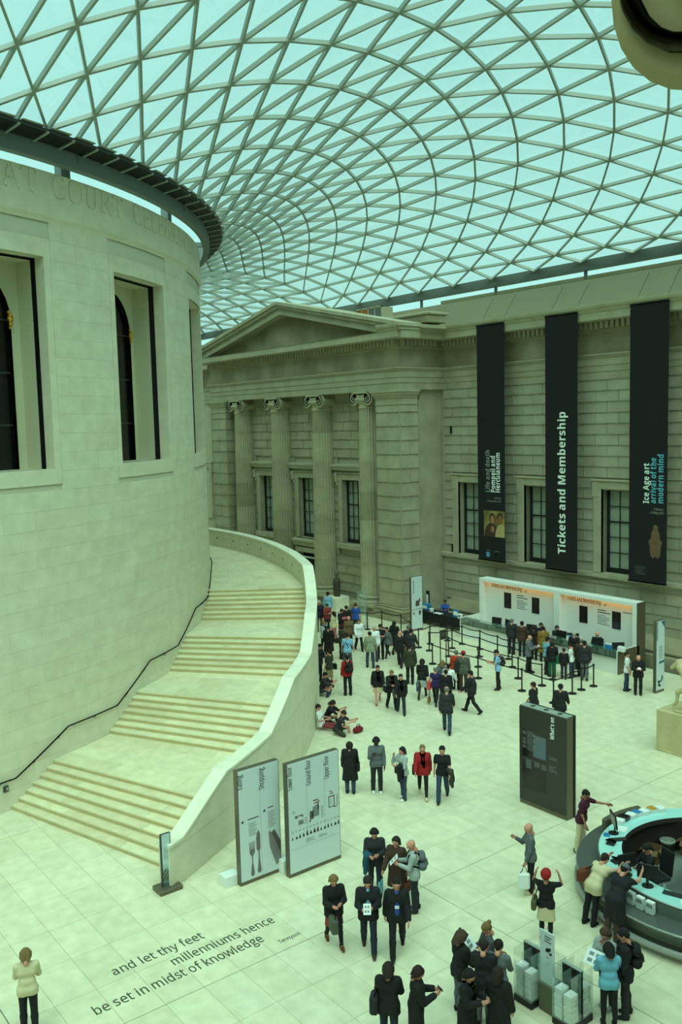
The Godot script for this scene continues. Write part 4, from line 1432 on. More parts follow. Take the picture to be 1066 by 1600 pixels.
func build_banners():
	var X := 36.1
	var white := mat("banner_white", Color(0.86, 0.90, 0.86), 0.7)
	var grey := mat("banner_grey", Color(0.50, 0.52, 0.48), 0.7)
	var blue := mat("banner_blue", Color(0.36, 0.66, 0.72), 0.7)
	var faint := mat("banner_faint", Color(0.30, 0.31, 0.30), 0.7)
	var xt := X - 0.03
	var list := [[-34.12, -32.18, "tall black hanging banner with a painted portrait pair near its foot"], [-29.46, -27.50, "tall black hanging banner with one large line of white lettering"], [-24.56, -22.60, "tall black hanging banner with a carved figure and blue and white lettering"]]
	var B := []
	for q in list:
		var o := thing("banner", q[2], "banner", Vector3(X, 3.83, (q[0] + q[1]) * 0.5), 0.0, "banners on the east wall")
		var w: float = q[1] - q[0]
		var m := MB.new()
		m.box(Vector3(0, 6.34, 0), Vector3(0.02, 12.62, w))
		part("cloth", m, M.black_cloth, o)
		for y in [0.0, 12.68]:
			var r := MB.new()
			r.tube([Vector3(0, y, -w / 2 - 0.03), Vector3(0, y, w / 2 + 0.03)], 0.035, 8)
			part("hanging_rod", r, M.steel_pale, o)
		for sg in [-0.4, 0.4]:
			var c := MB.new()
			c.tube([Vector3(0, 12.68, sg * w), Vector3(1.28, 14.38, sg * w)], 0.008, 5)
			part("hanging_wire", c, M.steel_pale, o)
		B.append(o)
	var put := func(o: Node3D, words: String, size: float, m: Material, z: float, y: float, len: float, bold: bool, up: bool):
		text(words, size, o, m, Transform3D(WEST_UP if up else WEST, Vector3(-0.014, y - 3.83, z - o.position.z)), "lettering", bold, len, HORIZONTAL_ALIGNMENT_LEFT)
	# the first
	put.call(B[0], "Life and death", 0.44, grey, -33.23 + 0.09, 7.56, 2.26, true, true)
	put.call(B[0], "Pompeii and", 0.46, white, -32.84 + 0.10, 7.56, 1.95, true, true)
	put.call(B[0], "Herculaneum", 0.46, white, -32.49 + 0.09, 7.56, 2.12, true, true)
	put.call(B[0], "28 March", 0.14, grey, -32.92, 7.19, 0.46, false, false)
	put.call(B[0], "– 29 September 2013", 0.14, grey, -33.52, 7.02, 1.06, false, false)
	var paint := pic("wall_painting_print", Vector2i(96, 96), func(u: float, v: float) -> Color:
		var c := Color(0.55, 0.50, 0.27).lerp(Color(0.40, 0.34, 0.16), 0.5 + 0.5 * sin(u * 9.0 + v * 5.0))
		if ell(u, v, 0.36, 0.95, 0.34, 0.48) < 1.0: c = Color(0.26, 0.15, 0.11)
		if ell(u, v, 0.82, 1.0, 0.28, 0.50) < 1.0: c = Color(0.66, 0.60, 0.40)
		if ell(u, v, 0.40, 0.30, 0.15, 0.21) < 1.0: c = Color(0.20, 0.13, 0.08)
		if ell(u, v, 0.41, 0.34, 0.10, 0.16) < 1.0: c = Color(0.60, 0.42, 0.27)
		if ell(u, v, 0.77, 0.24, 0.15, 0.17) < 1.0: c = Color(0.14, 0.10, 0.07)
		if ell(u, v, 0.78, 0.32, 0.12, 0.17) < 1.0: c = Color(0.52, 0.32, 0.18)
		if ell(u, v, 0.42, 0.70, 0.08, 0.12) < 1.0: c = Color(0.58, 0.42, 0.30)
		return c)
	part("painting_print", sheet(WEST, 1.50, 1.42), paint, B[0], Vector3(-0.014, 5.87 - 3.83, -32.95 - B[0].position.z))
	part("sponsor_square", sheet(WEST, 0.26, 0.26), mat("sponsor_blue", Color(0.30, 0.55, 0.70), 0.6), B[0], Vector3(-0.014, 4.16 - 3.83, -33.42 - B[0].position.z))
	var ring := MB.new()
	var rp := []
	for i in 21: rp.append(Vector3(0, sin(TAU * i / 20.0) * 0.085, cos(TAU * i / 20.0) * 0.085))
	ring.tube(rp, 0.012, 5)
	part("sponsor_ring", ring, grey, B[0], Vector3(-0.014, 4.18 - 3.83, -32.82 - B[0].position.z))
	for z in [-33.56, -32.92]: strip_text(B[0], WEST, Vector3(-0.014, 0.54, z - B[0].position.z), Vector3.RIGHT, 1, 0.36, 0.06, grey, 1)
	# the second
	put.call(B[1], "Tickets and Membership", 0.64, white, -28.19 + 0.14, 4.66, 7.1, true, true)
	# the third
	put.call(B[2], "Ice Age art", 0.42, white, -23.50 + 0.09, 7.49, 1.83, true, true)
	put.call(B[2], "arrival of the", 0.42, blue, -23.14 + 0.09, 7.51, 2.06, true, true)
	put.call(B[2], "modern mind", 0.42, blue, -22.77 + 0.09, 7.51, 2.2, true, true)
	put.call(B[2], "7 February", 0.15, grey, -23.28, 7.17, 0.50, false, false)
	put.call(B[2], "– 26 May 2013", 0.15, grey, -23.50, 7.00, 0.74, false, false)
	var fig := MB.new()                                   # the carved figure as it is printed: low relief
	fig.xf = Transform3D(Basis(Vector3(0, 0, 1), Vector3(0, 1, 0), Vector3(-1, 0, 0)), Vector3.ZERO)
	for q in [[0.0, 0.66, 0.13, 0.16], [0.0, 0.40, 0.22, 0.20], [-0.10, 0.26, 0.13, 0.13], [0.10, 0.26, 0.13, 0.13], [0.0, 0.06, 0.30, 0.20], [-0.11, -0.30, 0.17, 0.42], [0.11, -0.30, 0.17, 0.42], [-0.24, -0.02, 0.10, 0.16], [0.24, -0.02, 0.10, 0.16]]:
		for i in 20:
			var a := TAU * i / 20.0
			var b := TAU * (i + 1) / 20.0
			var c := Vector3(q[0], q[1], 0.022)
			fig.tri(c, Vector3(q[0] + cos(a) * q[2], q[1] + sin(a) * q[3], 0.0), Vector3(q[0] + cos(b) * q[2], q[1] + sin(b) * q[3], 0.0))
	part("figure_print", fig, mat("figure_brown", Color(0.40, 0.30, 0.20), 0.5), B[2], Vector3(-0.014, 5.72 - 3.83, -23.17 - B[2].position.z))
	strip_text(B[2], WEST, Vector3(-0.014, 0.70, -24.2 - B[2].position.z), Vector3.RIGHT, 5, 0.55, 0.085, faint, 2)

# ------------------------------------------------------------------ ticket booth
func build_booth():
	var b := thing("ticket_booth", "long white ticket counter with a tall back panel against the east wall", "counter")
	var X0 := 35.35
	var zl := -33.13
	var zr := -23.41
	var zm := (zl + zr) * 0.5
	var m := MB.new()
	m.box(Vector3(35.5, 1.52, zm), Vector3(0.30, 3.04, zr - zl), 0.01)
	part("back_panel", m, M.white_paint, b)
	m = MB.new()
	m.box(Vector3(35.20, 2.95, zm), Vector3(0.30, 0.18, zr - zl), 0.01)
	part("top_fascia", m, M.white_paint, b)
	for q in [[zl + 0.12, 0.24], [-27.95, 0.36], [zr - 0.12, 0.24]]:
		m = MB.new()
		m.box(Vector3(35.20, 1.43, q[0]), Vector3(0.30, 2.86, q[1]), 0.01)
		part("upright", m, M.white_paint, b)
	m = MB.new()
	m.box(Vector3(35.36, 1.52, zr + 0.02), Vector3(0.62, 3.04, 0.04))
	m.box(Vector3(34.40, 0.53, zr + 0.02), Vector3(1.6, 1.06, 0.04))
	part("side_cladding", m, M.sign_edge, b)
	for z in [zr, zl]:
		m = MB.new()
		m.box(Vector3(34.4, 0.54, z - 0.02), Vector3(1.62, 1.09, 0.05), 0.005)
		part("end_panel", m, M.white_paint, b)
	m = MB.new()
	m.box(Vector3(33.72, 0.38, zm), Vector3(0.06, 0.76, zr - zl - 0.1))
	m.box(Vector3(34.2, 0.40, zm), Vector3(0.9, 0.05, zr - zl - 0.1))
	part("front_panel", m, M.white_paint, b)
	m = MB.new()
	m.box(Vector3(34.05, 0.76, zm), Vector3(0.95, 0.05, zr - zl - 0.1), 0.01)
	part("worktop", m, M.sign_edge, b)
	m = MB.new()
	m.box(Vector3(33.56, 0.90, zm), Vector3(0.02, 0.30, zr - zl - 0.1))
	part("glass_front", m, M.green_glass, b)
	m = MB.new()
	m.box(Vector3(33.74, 1.05, zm), Vector3(0.46, 0.02, zr - zl - 0.1))
	part("glass_ledge", m, M.green_glass, b)
	for i in 9:
		m = MB.new()
		m.box(Vector3(33.76, 0.91, zl + 0.5 + i * 1.09), Vector3(0.05, 0.27, 0.05))
		part("ledge_bracket", m, M.stainless, b)
	var ink := mat("booth_ink", Color(0.16, 0.15, 0.13), 0.6)
	text("Tickets and Membership", 0.30, b, ink, Transform3D(WEST, Vector3(X0 - 0.004, 2.52, -32.55)), "lettering", false, 2.15)
	text("Tickets and Membership", 0.30, b, ink, Transform3D(WEST, Vector3(X0 - 0.004, 2.52, -27.55)), "lettering", false, 2.0)
	for z in [-30.24, -25.4]:
		strip_text(b, WEST, Vector3(X0 - 0.004, 2.66, z), Vector3.RIGHT, 2, 0.2, 0.07, ink, 1)
	strip_text(b, WEST, Vector3(X0 - 0.004, 2.42, -24.35), Vector3.RIGHT, 1, 0.8, 0.09, ink, 1)
	for z in [-30.75, -25.75]:
		strip_text(b, WEST, Vector3(X0 - 0.004, 2.34, z), Vector3.RIGHT, 2, 0.8, 0.11, ink, 0)
		strip_text(b, WEST, Vector3(X0 - 0.004, 2.10, z), Vector3.RIGHT, 6, 0.7, 0.085, M.sign_grey_ink, 3)
	# warm light washing down behind the fascia
	var glow := mat("warm_lamp_glow", Color(1.0, 0.72, 0.35), 0.6)
	glow.emission_enabled = true; glow.emission = Color(1.0, 0.66, 0.26); glow.emission_energy_multiplier = 1.2
	for q in [[-32.85, -28.2], [-27.7, -23.7]]:
		var strip := MB.new()
		strip.box(Vector3(35.20, 2.845, (q[0] + q[1]) * 0.5), Vector3(0.10, 0.02, q[1] - q[0]))
		part("light_strip", strip, glow, b)
		var l := AreaLight3D.new()
		l.name = "strip_lamp"
		l.area_size = Vector2(0.10, q[1] - q[0] - 0.2)
		l.light_color = Color(1.0, 0.66, 0.26)
		l.light_energy = 0.35
		l.area_range = 60.0
		l.area_attenuation = 2.0
		l.shadow_enabled = true
		l.transform = Transform3D(Basis(Vector3.RIGHT, -PI / 2 + 0.0) , Vector3(35.20, 2.83, (q[0] + q[1]) * 0.5))
		add_child(l)
	# posters on the panel
	var names := ["dark poster left of the first booth's price list", "dark poster right of the first booth's price list", "dark poster left of the second booth's price list", "dark poster with a grey lower band at the counter's right end"]
	var zs := [-31.37, -29.5, -26.55, -24.69]
	for i in 4:
		var p := thing("poster", names[i], "poster", Vector3(X0, 2.0, zs[i]), 0.0, "posters on the ticket booth")
		var f := MB.new()
		f.box(Vector3(-0.012, 0, 0), Vector3(0.024, 0.82, 0.47), 0.004)
		part("board", f, M.black_gloss, p)
		var sd := i
		part("print", sheet(WEST, 0.44, 0.79, 0.003), pic("poster_print_%d" % i, Vector2i(44, 80), func(u: float, v: float) -> Color:
			var c := Color(0.06, 0.045, 0.04)
			if sd == 3 and v > 0.58: c = Color(0.20, 0.21, 0.22)
			elif ell(u, v, 0.5 + 0.1 * sin(sd * 2.0), 0.42, 0.16 + 0.05 * (sd % 2), 0.24) < 1.0: c = Color(0.17, 0.09, 0.07) * (1.2 - v)
			if v > 0.86 and v < 0.89 and u > 0.15 and u < 0.7: c = Color(0.30, 0.28, 0.26)
			return c, 0.35), p, Vector3(-0.026, 0, 0))
	# monitors, seen from behind
	var zm2 := [-31.07, -30.29, -28.76, -26.93, -26.26, -24.85, -23.75]
	var order := ["first monitor from the black table on the ticket counter", "second monitor from the black table on the ticket counter", "third monitor from the black table on the ticket counter", "monitor in front of the long-haired ticket clerk", "monitor right of the long-haired ticket clerk", "monitor in front of the bald ticket clerk", "monitor turned sideways at the ticket counter's right end"]
	for i in 7:
		var s := thing("monitor", order[i], "monitor", Vector3(34.15, 0.785, zm2[i]), [0.2, -0.3, 0.25, 0.1, 0.5, 0.2, 0.9][i], "monitors on the ticket counter")
		monitor_parts(s, 0.56, 0.36)
	var lz := [-29.75, -26.1, -25.65, -23.98, -23.3]
	var ln := ["white leaflet box between two visitors at the ticket counter", "pale leaflet box below the long-haired ticket clerk", "blue leaflet box below the long-haired ticket clerk", "blue leaflet box near the ticket counter's right end", "white leaflet box at the ticket counter's right end"]
	for i in 5:
		var s := thing("leaflet_box", ln[i], "leaflets", Vector3(33.74, 1.06, lz[i]), 0.0, "leaflet boxes on the ticket counter")
		var q := MB.new()
		q.box(Vector3(0, 0.10, 0), Vector3(0.16, 0.20, 0.34), 0.01)
		part("box", q, M.paper if i in [0, 1, 4] else M.leaflet_blue, s)
		q = MB.new()
		for k in 3: q.box(Vector3(0.0, 0.22, -0.10 + k * 0.10), Vector3(0.10, 0.05, 0.07))
		part("leaflets", q, M.leaflet_blue if i in [0, 1] else M.paper, s)
	# the black table beside it
	var t := thing("table", "long trestle table under a black cloth left of the ticket counter", "table", Vector3(34.75, 0, -35.75))
	var c := MB.new()
	c.box(Vector3(0, 0.49, 0), Vector3(0.8, 0.52, 3.5), 0.02)
	part("cloth", c, M.black_cloth, t)
	for z in [-1.4, -0.45, 0.45, 1.4]:
		c = MB.new()
		c.tube([Vector3(-0.42, 0.02, z - 0.22), Vector3(0.0, 0.4, z), Vector3(0.35, 0.74, z)], 0.016, 6)
		c.tube([Vector3(0.42, 0.02, z + 0.22), Vector3(0.0, 0.4, z), Vector3(-0.35, 0.74, z)], 0.016, 6)
		part("trestle", c, M.steel_dark, t)
	tablet_box("display_box", "tall bright blue display box at the left end of the black table", Vector3(34.7, 0.75, -36.9), Vector3(0.3, 0.36, 0.5), M.leaflet_blue)
	tablet_box("screen_post", "narrow black upright screen behind the blue display box", Vector3(35.0, 0.75, -37.1), Vector3(0.10, 1.05, 0.22), M.black)
	tablet_box("leaflet_stack", "stack of white leaflets beside the blue display box", Vector3(34.55, 0.75, -36.35), Vector3(0.22, 0.20, 0.18), M.paper)
	tablet_box("open_book", "open pale pages in front of the man at the black table", Vector3(34.5, 0.75, -35.75), Vector3(0.3, 0.03, 0.55), M.paper)
	tablet_box("display_sign", "round-topped blue display sign at the right end of the black table", Vector3(34.5, 0.75, -34.35), Vector3(0.1, 0.42, 0.42), M.leaflet_blue)
	tablet_box("leaflet_rack", "white leaflet rack at the right end of the black table", Vector3(34.45, 0.75, -34.0), Vector3(0.14, 0.26, 0.28), M.paper)

func tablet_box(called: String, label: String, at: Vector3, s: Vector3, m: Material):
	var o := thing(called, label, called.split("_")[1] if called != "display_box" else "box", at)
	var b := MB.new()
	b.box(Vector3(0, s.y * 0.5, 0), s, 0.015)
	part("body", b, m, o)
	b = MB.new()
	b.box(Vector3(-s.x * 0.5 - 0.004, s.y * 0.55, 0), Vector3(0.008, s.y * 0.5, s.z * 0.7), 0.003)
	part("face", b, M.paper if m != M.paper else M.sign_grey_ink, o)

func monitor_parts(s: Node3D, w: float, h: float):     # the screen looks towards local +x
	var q := MB.new()
	q.box(Vector3(0, 0.18 + h * 0.5, 0), Vector3(0.035, h, w), 0.008, Basis(Vector3.BACK, -0.12))
	part("casing", q, M.black, s)
	q = MB.new()
	q.box(Vector3(0.02, 0.18 + h * 0.5, 0), Vector3(0.004, h - 0.04, w - 0.04), 0.0, Basis(Vector3.BACK, -0.12))
	part("screen", q, M.black_gloss, s)
	q = MB.new()
	q.box(Vector3(-0.03, 0.12, 0), Vector3(0.03, 0.24, 0.06), 0.005)
	q.lathe([Vector2(0.13, 0.0), Vector2(0.13, 0.012), Vector2(0.001, 0.02)], 20)
	part("stand", q, M.black, s)

# ------------------------------------------------------------------ free-standing signs
func strip_text(o: Node3D, B: Basis, at: Vector3, right: Vector3, rows: int, w: float, pitch: float, m: Material, sd: int):
	# small print that cannot be read in the photograph: short ruled lines
	var b := MB.new()
	b.xf = Transform3D(B, at)
	for i in rows:
		var l := w * (0.6 + 0.4 * absf(sin(i * 2.3 + sd)))
		b.quad(Vector3(0, -i * pitch, 0.003), Vector3(l, -i * pitch, 0.003), Vector3(l, -i * pitch + pitch * 0.35, 0.003), Vector3(0, -i * pitch + pitch * 0.35, 0.003))
	part("small_print", b, m, o)

func flat(o: Node3D, called: String, B: Basis, at: Vector3, poly: Array, m: Material, lift := 0.003):
	var b := MB.new()
	b.xf = Transform3D(B, at)
	var P := PackedVector2Array(poly)
	var idx := Geometry2D.triangulate_polygon(P)
	for i in range(0, idx.size(), 3):
		var a := P[idx[i]]; var c := P[idx[i + 1]]; var d := P[idx[i + 2]]
		if (c - a).cross(d - a) < 0:
			var t := c; c = d; d = t
		b.tri(Vector3(a.x, a.y, lift), Vector3(c.x, c.y, lift), Vector3(d.x, d.y, lift))
	part(called, b, m, o)

func panel_sign(o: Node3D, w: float, h: float, d: float, foot := 0.09):
	# a south-facing slab: bronze edge and plinth, white face; origin at the middle of the front foot
	var m := MB.new()
	m.box(Vector3(0, h * 0.5, -d * 0.5), Vector3(w, h, d), 0.008)
	part("casing", m, M.sign_edge, o)
	m = MB.new()
	m.box(Vector3(0.0, foot + (h - foot) * 0.5, 0.004), Vector3(w - 0.05, h - foot - 0.02, 0.012), 0.002)
	part("face", m, M.sign_white, o)

func build_signs():
	var S := SOUTH_UP
	# eating and shopping
	var o := thing("info_sign", "white standing sign panel with a large fork and knife by the stair", "sign", Vector3(11.6, 0, -18.6))
	panel_sign(o, 1.25, 2.98, 0.17)
	var z := 0.011
	text("Eating", 0.20, o, M.sign_ink, Transform3D(S, Vector3(-0.44, 2.50, z)), "lettering", false, 0.36)
	text("Shopping", 0.20, o, M.sign_ink, Transform3D(S, Vector3(0.20, 2.34, z)), "lettering", false, 0.55)
	flat(o, "column_line", SOUTH, Vector3(0.02, 0.1, z), [Vector2(0, 0), Vector2(0.006, 0), Vector2(0.006, 2.85), Vector2(0, 2.85)], M.sign_grey_ink, 0.0)
	strip_text(o, SOUTH, Vector3(-0.36, 1.66, z - 0.002), Vector3.RIGHT, 1, 0.36, 0.07, M.sign_ink, 1)
	strip_text(o, SOUTH, Vector3(-0.34, 1.56, z - 0.002), Vector3.RIGHT, 12, 0.26, 0.03, M.sign_grey_ink, 1)
	strip_text(o, SOUTH, Vector3(0.24, 1.80, z - 0.002), Vector3.RIGHT, 1, 0.18, 0.07, M.sign_ink, 1)
	strip_text(o, SOUTH, Vector3(0.24, 1.70, z - 0.002), Vector3.RIGHT, 15, 0.24, 0.03, M.sign_grey_ink, 2)
	for q in [[-0.55, 1.62], [0.10, 1.74]]:
		flat(o, "symbol", SOUTH, Vector3(q[0], q[1], z), [Vector2(0, 0), Vector2(0.06, 0), Vector2(0.07, 0.05), Vector2(0.02, 0.06)], M.sign_ink)
	var tint := mat("cutlery_grey", Color(0.42, 0.40, 0.38), 0.4)
	var fork := [Vector2(-0.02, 0.0), Vector2(-0.055, 0.04), Vector2(-0.05, 0.13), Vector2(-0.015, 0.36), Vector2(-0.018, 0.52), Vector2(-0.075, 0.60), Vector2(-0.085, 0.90), Vector2(-0.065, 0.90), Vector2(-0.058, 0.70), Vector2(-0.045, 0.70), Vector2(-0.036, 0.90), Vector2(-0.016, 0.90), Vector2(-0.010, 0.70), Vector2(0.010, 0.70), Vector2(0.016, 0.90), Vector2(0.036, 0.90), Vector2(0.045, 0.70), Vector2(0.058, 0.70), Vector2(0.065, 0.90), Vector2(0.085, 0.90), Vector2(0.075, 0.60), Vector2(0.018, 0.52), Vector2(0.015, 0.36), Vector2(0.05, 0.13), Vector2(0.055, 0.04), Vector2(0.02, 0.0)]
	flat(o, "fork_print", SOUTH, Vector3(-0.26, 0.17, z), fork, tint)
	var knife := [Vector2(-0.03, 0.0), Vector2(-0.06, 0.05), Vector2(-0.045, 0.16), Vector2(-0.018, 0.40), Vector2(-0.018, 0.58), Vector2(-0.07, 0.62), Vector2(-0.075, 0.92), Vector2(-0.04, 1.06), Vector2(0.0, 1.13), Vector2(0.045, 1.02), Vector2(0.05, 0.62), Vector2(0.018, 0.58), Vector2(0.018, 0.40), Vector2(0.045, 0.16), Vector2(0.06, 0.05), Vector2(0.03, 0.0)]
	flat(o, "knife_print", SOUTH, Vector3(-0.06, 0.20, z), knife, tint)
	flat(o, "bag_print", SOUTH, Vector3(0.22, 0.22, z), [Vector2(0.24, 0.0), Vector2(0.38, 0.10), Vector2(0.38, 0.62), Vector2(0.20, 0.98), Vector2(0.10, 0.92), Vector2(0.06, 1.0), Vector2(0.02, 0.93), Vector2(0.05, 0.55)], mat("bag_print_grey", Color(0.50, 0.48, 0.47), 0.5))
	flat(o, "bag_print_fold", SOUTH, Vector3(0.22, 0.22, z), [Vector2(0.38, 0.30), Vector2(0.38, 0.62), Vector2(0.20, 0.98), Vector2(0.10, 0.92)], mat("bag_print_dark", Color(0.36, 0.34, 0.33), 0.5), 0.005)
	white_box("weight_box", "low white block behind the foot of the fork and knife sign", Vector3(10.85, 0, -18.92), Vector3(0.42, 0.28, 0.34))
	# the floor plans
	o = thing("info_sign", "wide white standing sign panel printed with three floor plans", "sign", Vector3(12.98, 0, -18.14))
	panel_sign(o, 1.66, 2.99, 0.17)
	text("Lower floor", 0.20, o, M.sign_ink, Transform3D(S, Vector3(-0.63, 2.30, z)), "lettering", false, 0.60)
	text("Ground floor", 0.20, o, M.sign_ink, Transform3D(S, Vector3(-0.05, 2.28, z)), "lettering", false, 0.66)
	text("Upper floor", 0.20, o, M.sign_ink, Transform3D(S, Vector3(0.53, 2.30, z)), "lettering", false, 0.60)
	for x in [-0.24, 0.33]: flat(o, "column_line", SOUTH, Vector3(x, 0.75, z), [Vector2(0, 0), Vector2(0.006, 0), Vector2(0.006, 2.1), Vector2(0, 2.1)], M.sign_grey_ink, 0.0)
	flat(o, "rule", SOUTH, Vector3(-0.78, 0.72, z), [Vector2(0, 0), Vector2(1.56, 0), Vector2(1.56, 0.006), Vector2(0, 0.006)], M.sign_grey_ink, 0.0)
	var red := mat("plan_red", Color(0.45, 0.20, 0.16), 0.6)
	var brn := mat("plan_grey", Color(0.33, 0.30, 0.27), 0.6)
	var rect := func(x: float, y: float, w: float, h: float, m: Material): flat(o, "plan_room", SOUTH, Vector3(x, y, z), [Vector2(0, 0), Vector2(w, 0), Vector2(w, h), Vector2(0, h)], m)
	for q in [[-0.62, 1.52, 0.08, 0.06, 0], [-0.52, 1.55, 0.14, 0.025, 0], [-0.40, 1.50, 0.03, 0.07, 0], [-0.52, 1.32, 0.16, 0.12, 2], [-0.16, 1.36, 0.12, 0.22, 0], [-0.06, 1.40, 0.20, 0.28, 2], [0.10, 1.56, 0.03, 0.24, 1], [-0.04, 1.82, 0.15, 0.03, 1], [-0.02, 1.75, 0.12, 0.025, 1], [0.02, 1.68, 0.10, 0.02, 1], [0.12, 1.78, 0.05, 0.02, 0], [-0.18, 1.30, 0.05, 0.05, 0], [0.45, 1.50, 0.025, 0.30, 0], [0.62, 1.50, 0.025, 0.30, 1], [0.45, 1.50, 0.19, 0.02, 0], [0.45, 1.78, 0.19, 0.025, 1], [0.50, 1.86, 0.12, 0.02, 1], [0.48, 1.92, 0.10, 0.02, 1], [0.62, 1.47, 0.10, 0.02, 1], [0.52, 1.58, 0.015, 0.15, 2]]:
		rect.call(q[0], q[1], q[2], q[3], [brn, red, M.sign_grey_ink][q[4]])
	rng.seed = 77
	for i in 14:
		var x := -0.74 + i * 0.113
		var w := rng.randf_range(0.03, 0.085)
		var h := rng.randf_range(0.05, 0.14)
		flat(o, "object_print", SOUTH, Vector3(x, 0.98, z), [Vector2(0, 0), Vector2(w, 0), Vector2(w * 0.8, h * 0.55), Vector2(w * 0.62, h), Vector2(w * 0.4, h), Vector2(w * 0.15, h * 0.5)], M.sign_ink)
		strip_text(o, SOUTH, Vector3(x, 1.20, z - 0.002), Vector3.RIGHT, 3, 0.07, 0.022, M.sign_grey_ink, i)
	for q in [[-0.70, 1.72, 3], [-0.33, 1.46, 7], [0.20, 1.62, 12], [0.70, 1.78, 11], [-0.30, 0.88, 4], [0.1, 0.86, 3]]: strip_text(o, SOUTH, Vector3(q[0], q[1], z - 0.002), Vector3.RIGHT, q[2], 0.10 if q[1] > 1 else 0.3, 0.028, M.sign_grey_ink, q[2])
	white_box("weight_box", "low white block between the two standing sign panels", Vector3(12.30, 0, -18.55), Vector3(0.34, 0.36, 0.32))
	# narrow sign at the foot of the stair
	o = thing("sign_post", "narrow standing sign on a grey block at the foot of the stair", "sign", Vector3(9.50, 0, -19.70))
	var m := MB.new()
	m.box(Vector3(0.02, 0.06, 0.0), Vector3(0.62, 0.12, 0.46), 0.015)
	part("base", m, M.sign_edge, o)
	m = MB.new()
	m.box(Vector3(0, 0.78, 0), Vector3(0.27, 1.38, 0.07), 0.006)
	part("casing", m, M.steel_dark, o)
	part("print", sheet(SOUTH, 0.22, 1.36), pic("stair_sign_print", Vector2i(24, 128), func(u: float, v: float) -> Color:
		var c := Color(0.72, 0.80, 0.80)
		if v > 0.55: c = c.lerp(Color(0.42, 0.50, 0.44), clampf((v - 0.55) * 4.0, 0, 1))
		if v > 0.66 and v < 0.88: c = c.lerp(Color(0.22, 0.26, 0.20), 0.5 + 0.5 * sin(u * 14.0 + v * 60.0))
		if v > 0.92: c = Color(0.28, 0.40, 0.40)
		return c, 0.4), o, Vector3(0, 0.79, 0.036))
	strip_text(o, SOUTH, Vector3(-0.07, 1.10, 0.038), Vector3.RIGHT, 8, 0.13, 0.04, M.sign_grey_ink, 4)
	# dark programme board
	o = thing("programme_board", "large dark freestanding programme board with lit screen in the open floor", "sign", Vector3(20.05, 0, -16.51))
	m = MB.new()
	m.box(Vector3(0.17, 1.505, 0), Vector3(0.30, 3.01, 1.74), 0.012)
	part("casing", m, M.sign_edge, o)
	m = MB.new()
	m.box(Vector3(0.365, 1.515, 0), Vector3(0.06, 3.03, 1.80), 0.008)
	part("rear_panel", m, M.dark_panel, o)
	m = MB.new()
	m.box(Vector3(0.01, 1.56, 0), Vector3(0.03, 2.86, 1.72), 0.005)
	part("face", m, M.dark_panel, o)
	m = MB.new()
	m.box(Vector3(0.19, 3.015, 0), Vector3(0.32, 0.01, 1.70))
	part("top_plate", m, M.steel_pale, o)
	for k in 3:
		m = MB.new()
		m.lathe([Vector2(0.001, 3.024), Vector2(0.05, 3.024), Vector2(0.055, 3.03), Vector2(0.075, 3.03), Vector2(0.075, 3.015)], 20, 0, TAU, Vector3(0.19, 0, -0.5 + k * 0.5))
		part("top_lamp", m, M.steel_dark, o)
	var xf := -0.008
	text("What's on", 0.20, o, M.white_paint, Transform3D(WEST_UP, Vector3(xf, 2.27, 0.49)), "lettering", true, 0.66)
	var scr := mat("board_screen", Color(0.30, 0.36, 0.40), 0.15)
	scr.emission_enabled = true; scr.emission = Color(0.30, 0.38, 0.42); scr.emission_energy_multiplier = 0.12
	var sh := MB.new()
	sh.box(Vector3(xf, 1.90, -0.09), Vector3(0.01, 0.66, 0.47), 0.002)
	part("screen", sh, scr, o)
	var dk := mat("board_glass", Color(0.085, 0.08, 0.07), 0.15)
	for q in [[-0.54, 1.92, 0.40, 0.86], [-0.54, 0.95, 0.40, 0.86], [-0.09, 1.02, 0.47, 0.92]]:
		sh = MB.new()
		sh.box(Vector3(xf + 0.004, q[1], q[0]), Vector3(0.008, q[3], q[2]), 0.002)
		part("display_pane", sh, dk, o)
	var gp := mat("board_print", Color(0.32, 0.33, 0.32), 0.4)
	for q in [[-0.66, 2.22, 0.13, 0.10], [-0.66, 2.03, 0.12, 0.07], [-0.66, 1.93, 0.13, 0.09], [-0.66, 1.80, 0.13, 0.09], [-0.50, 1.30, 0.2, 0.28], [-0.19, 1.36, 0.2, 0.16], [0.06, 1.34, 0.18, 0.16]]:
		sh = MB.new()
		sh.box(Vector3(xf - 0.001, q[1], q[0]), Vector3(0.006, q[3], q[2]), 0.0)
		part("notice", sh, gp, o)
	for q in [[-0.55, 2.28, 12], [0.26, 1.72, 2], [0.26, 1.46, 4]]: strip_text(o, WEST, Vector3(xf - 0.006, q[1], q[0]), Vector3.RIGHT, q[2], 0.30, 0.05, M.sign_grey_ink, q[2])
	strip_text(o, WEST, Vector3(xf - 0.008, 2.15, -0.24), Vector3.RIGHT, 4, 0.25, 0.05, M.sign_grey_ink, 3)
	# totems
	o = thing("info_sign", "tall narrow white sign with a map print by the portico's corner pier", "sign", Vector3(33.05, 0, -35.92))
	panel_sign(o, 0.84, 3.02, 0.14)
	strip_text(o, S, Vector3(-0.22, 2.08, z - 0.002), Vector3.RIGHT, 1, 0.8, 0.12, M.sign_ink, 1)
	for q in [[-0.12, 1.35, 0.3, 0.32], [0.12, 1.58, 0.12, 0.2], [-0.3, 0.90, 0.1, 0.14], [0.12, 0.85, 0.16, 0.24], [0.14, 1.0, 0.2, 0.06]]:
		flat(o, "plan_room", SOUTH, Vector3(q[0], q[1], z), [Vector2(0, 0), Vector2(q[2], 0.02), Vector2(q[2], q[3]), Vector2(0.02, q[3])], brn)
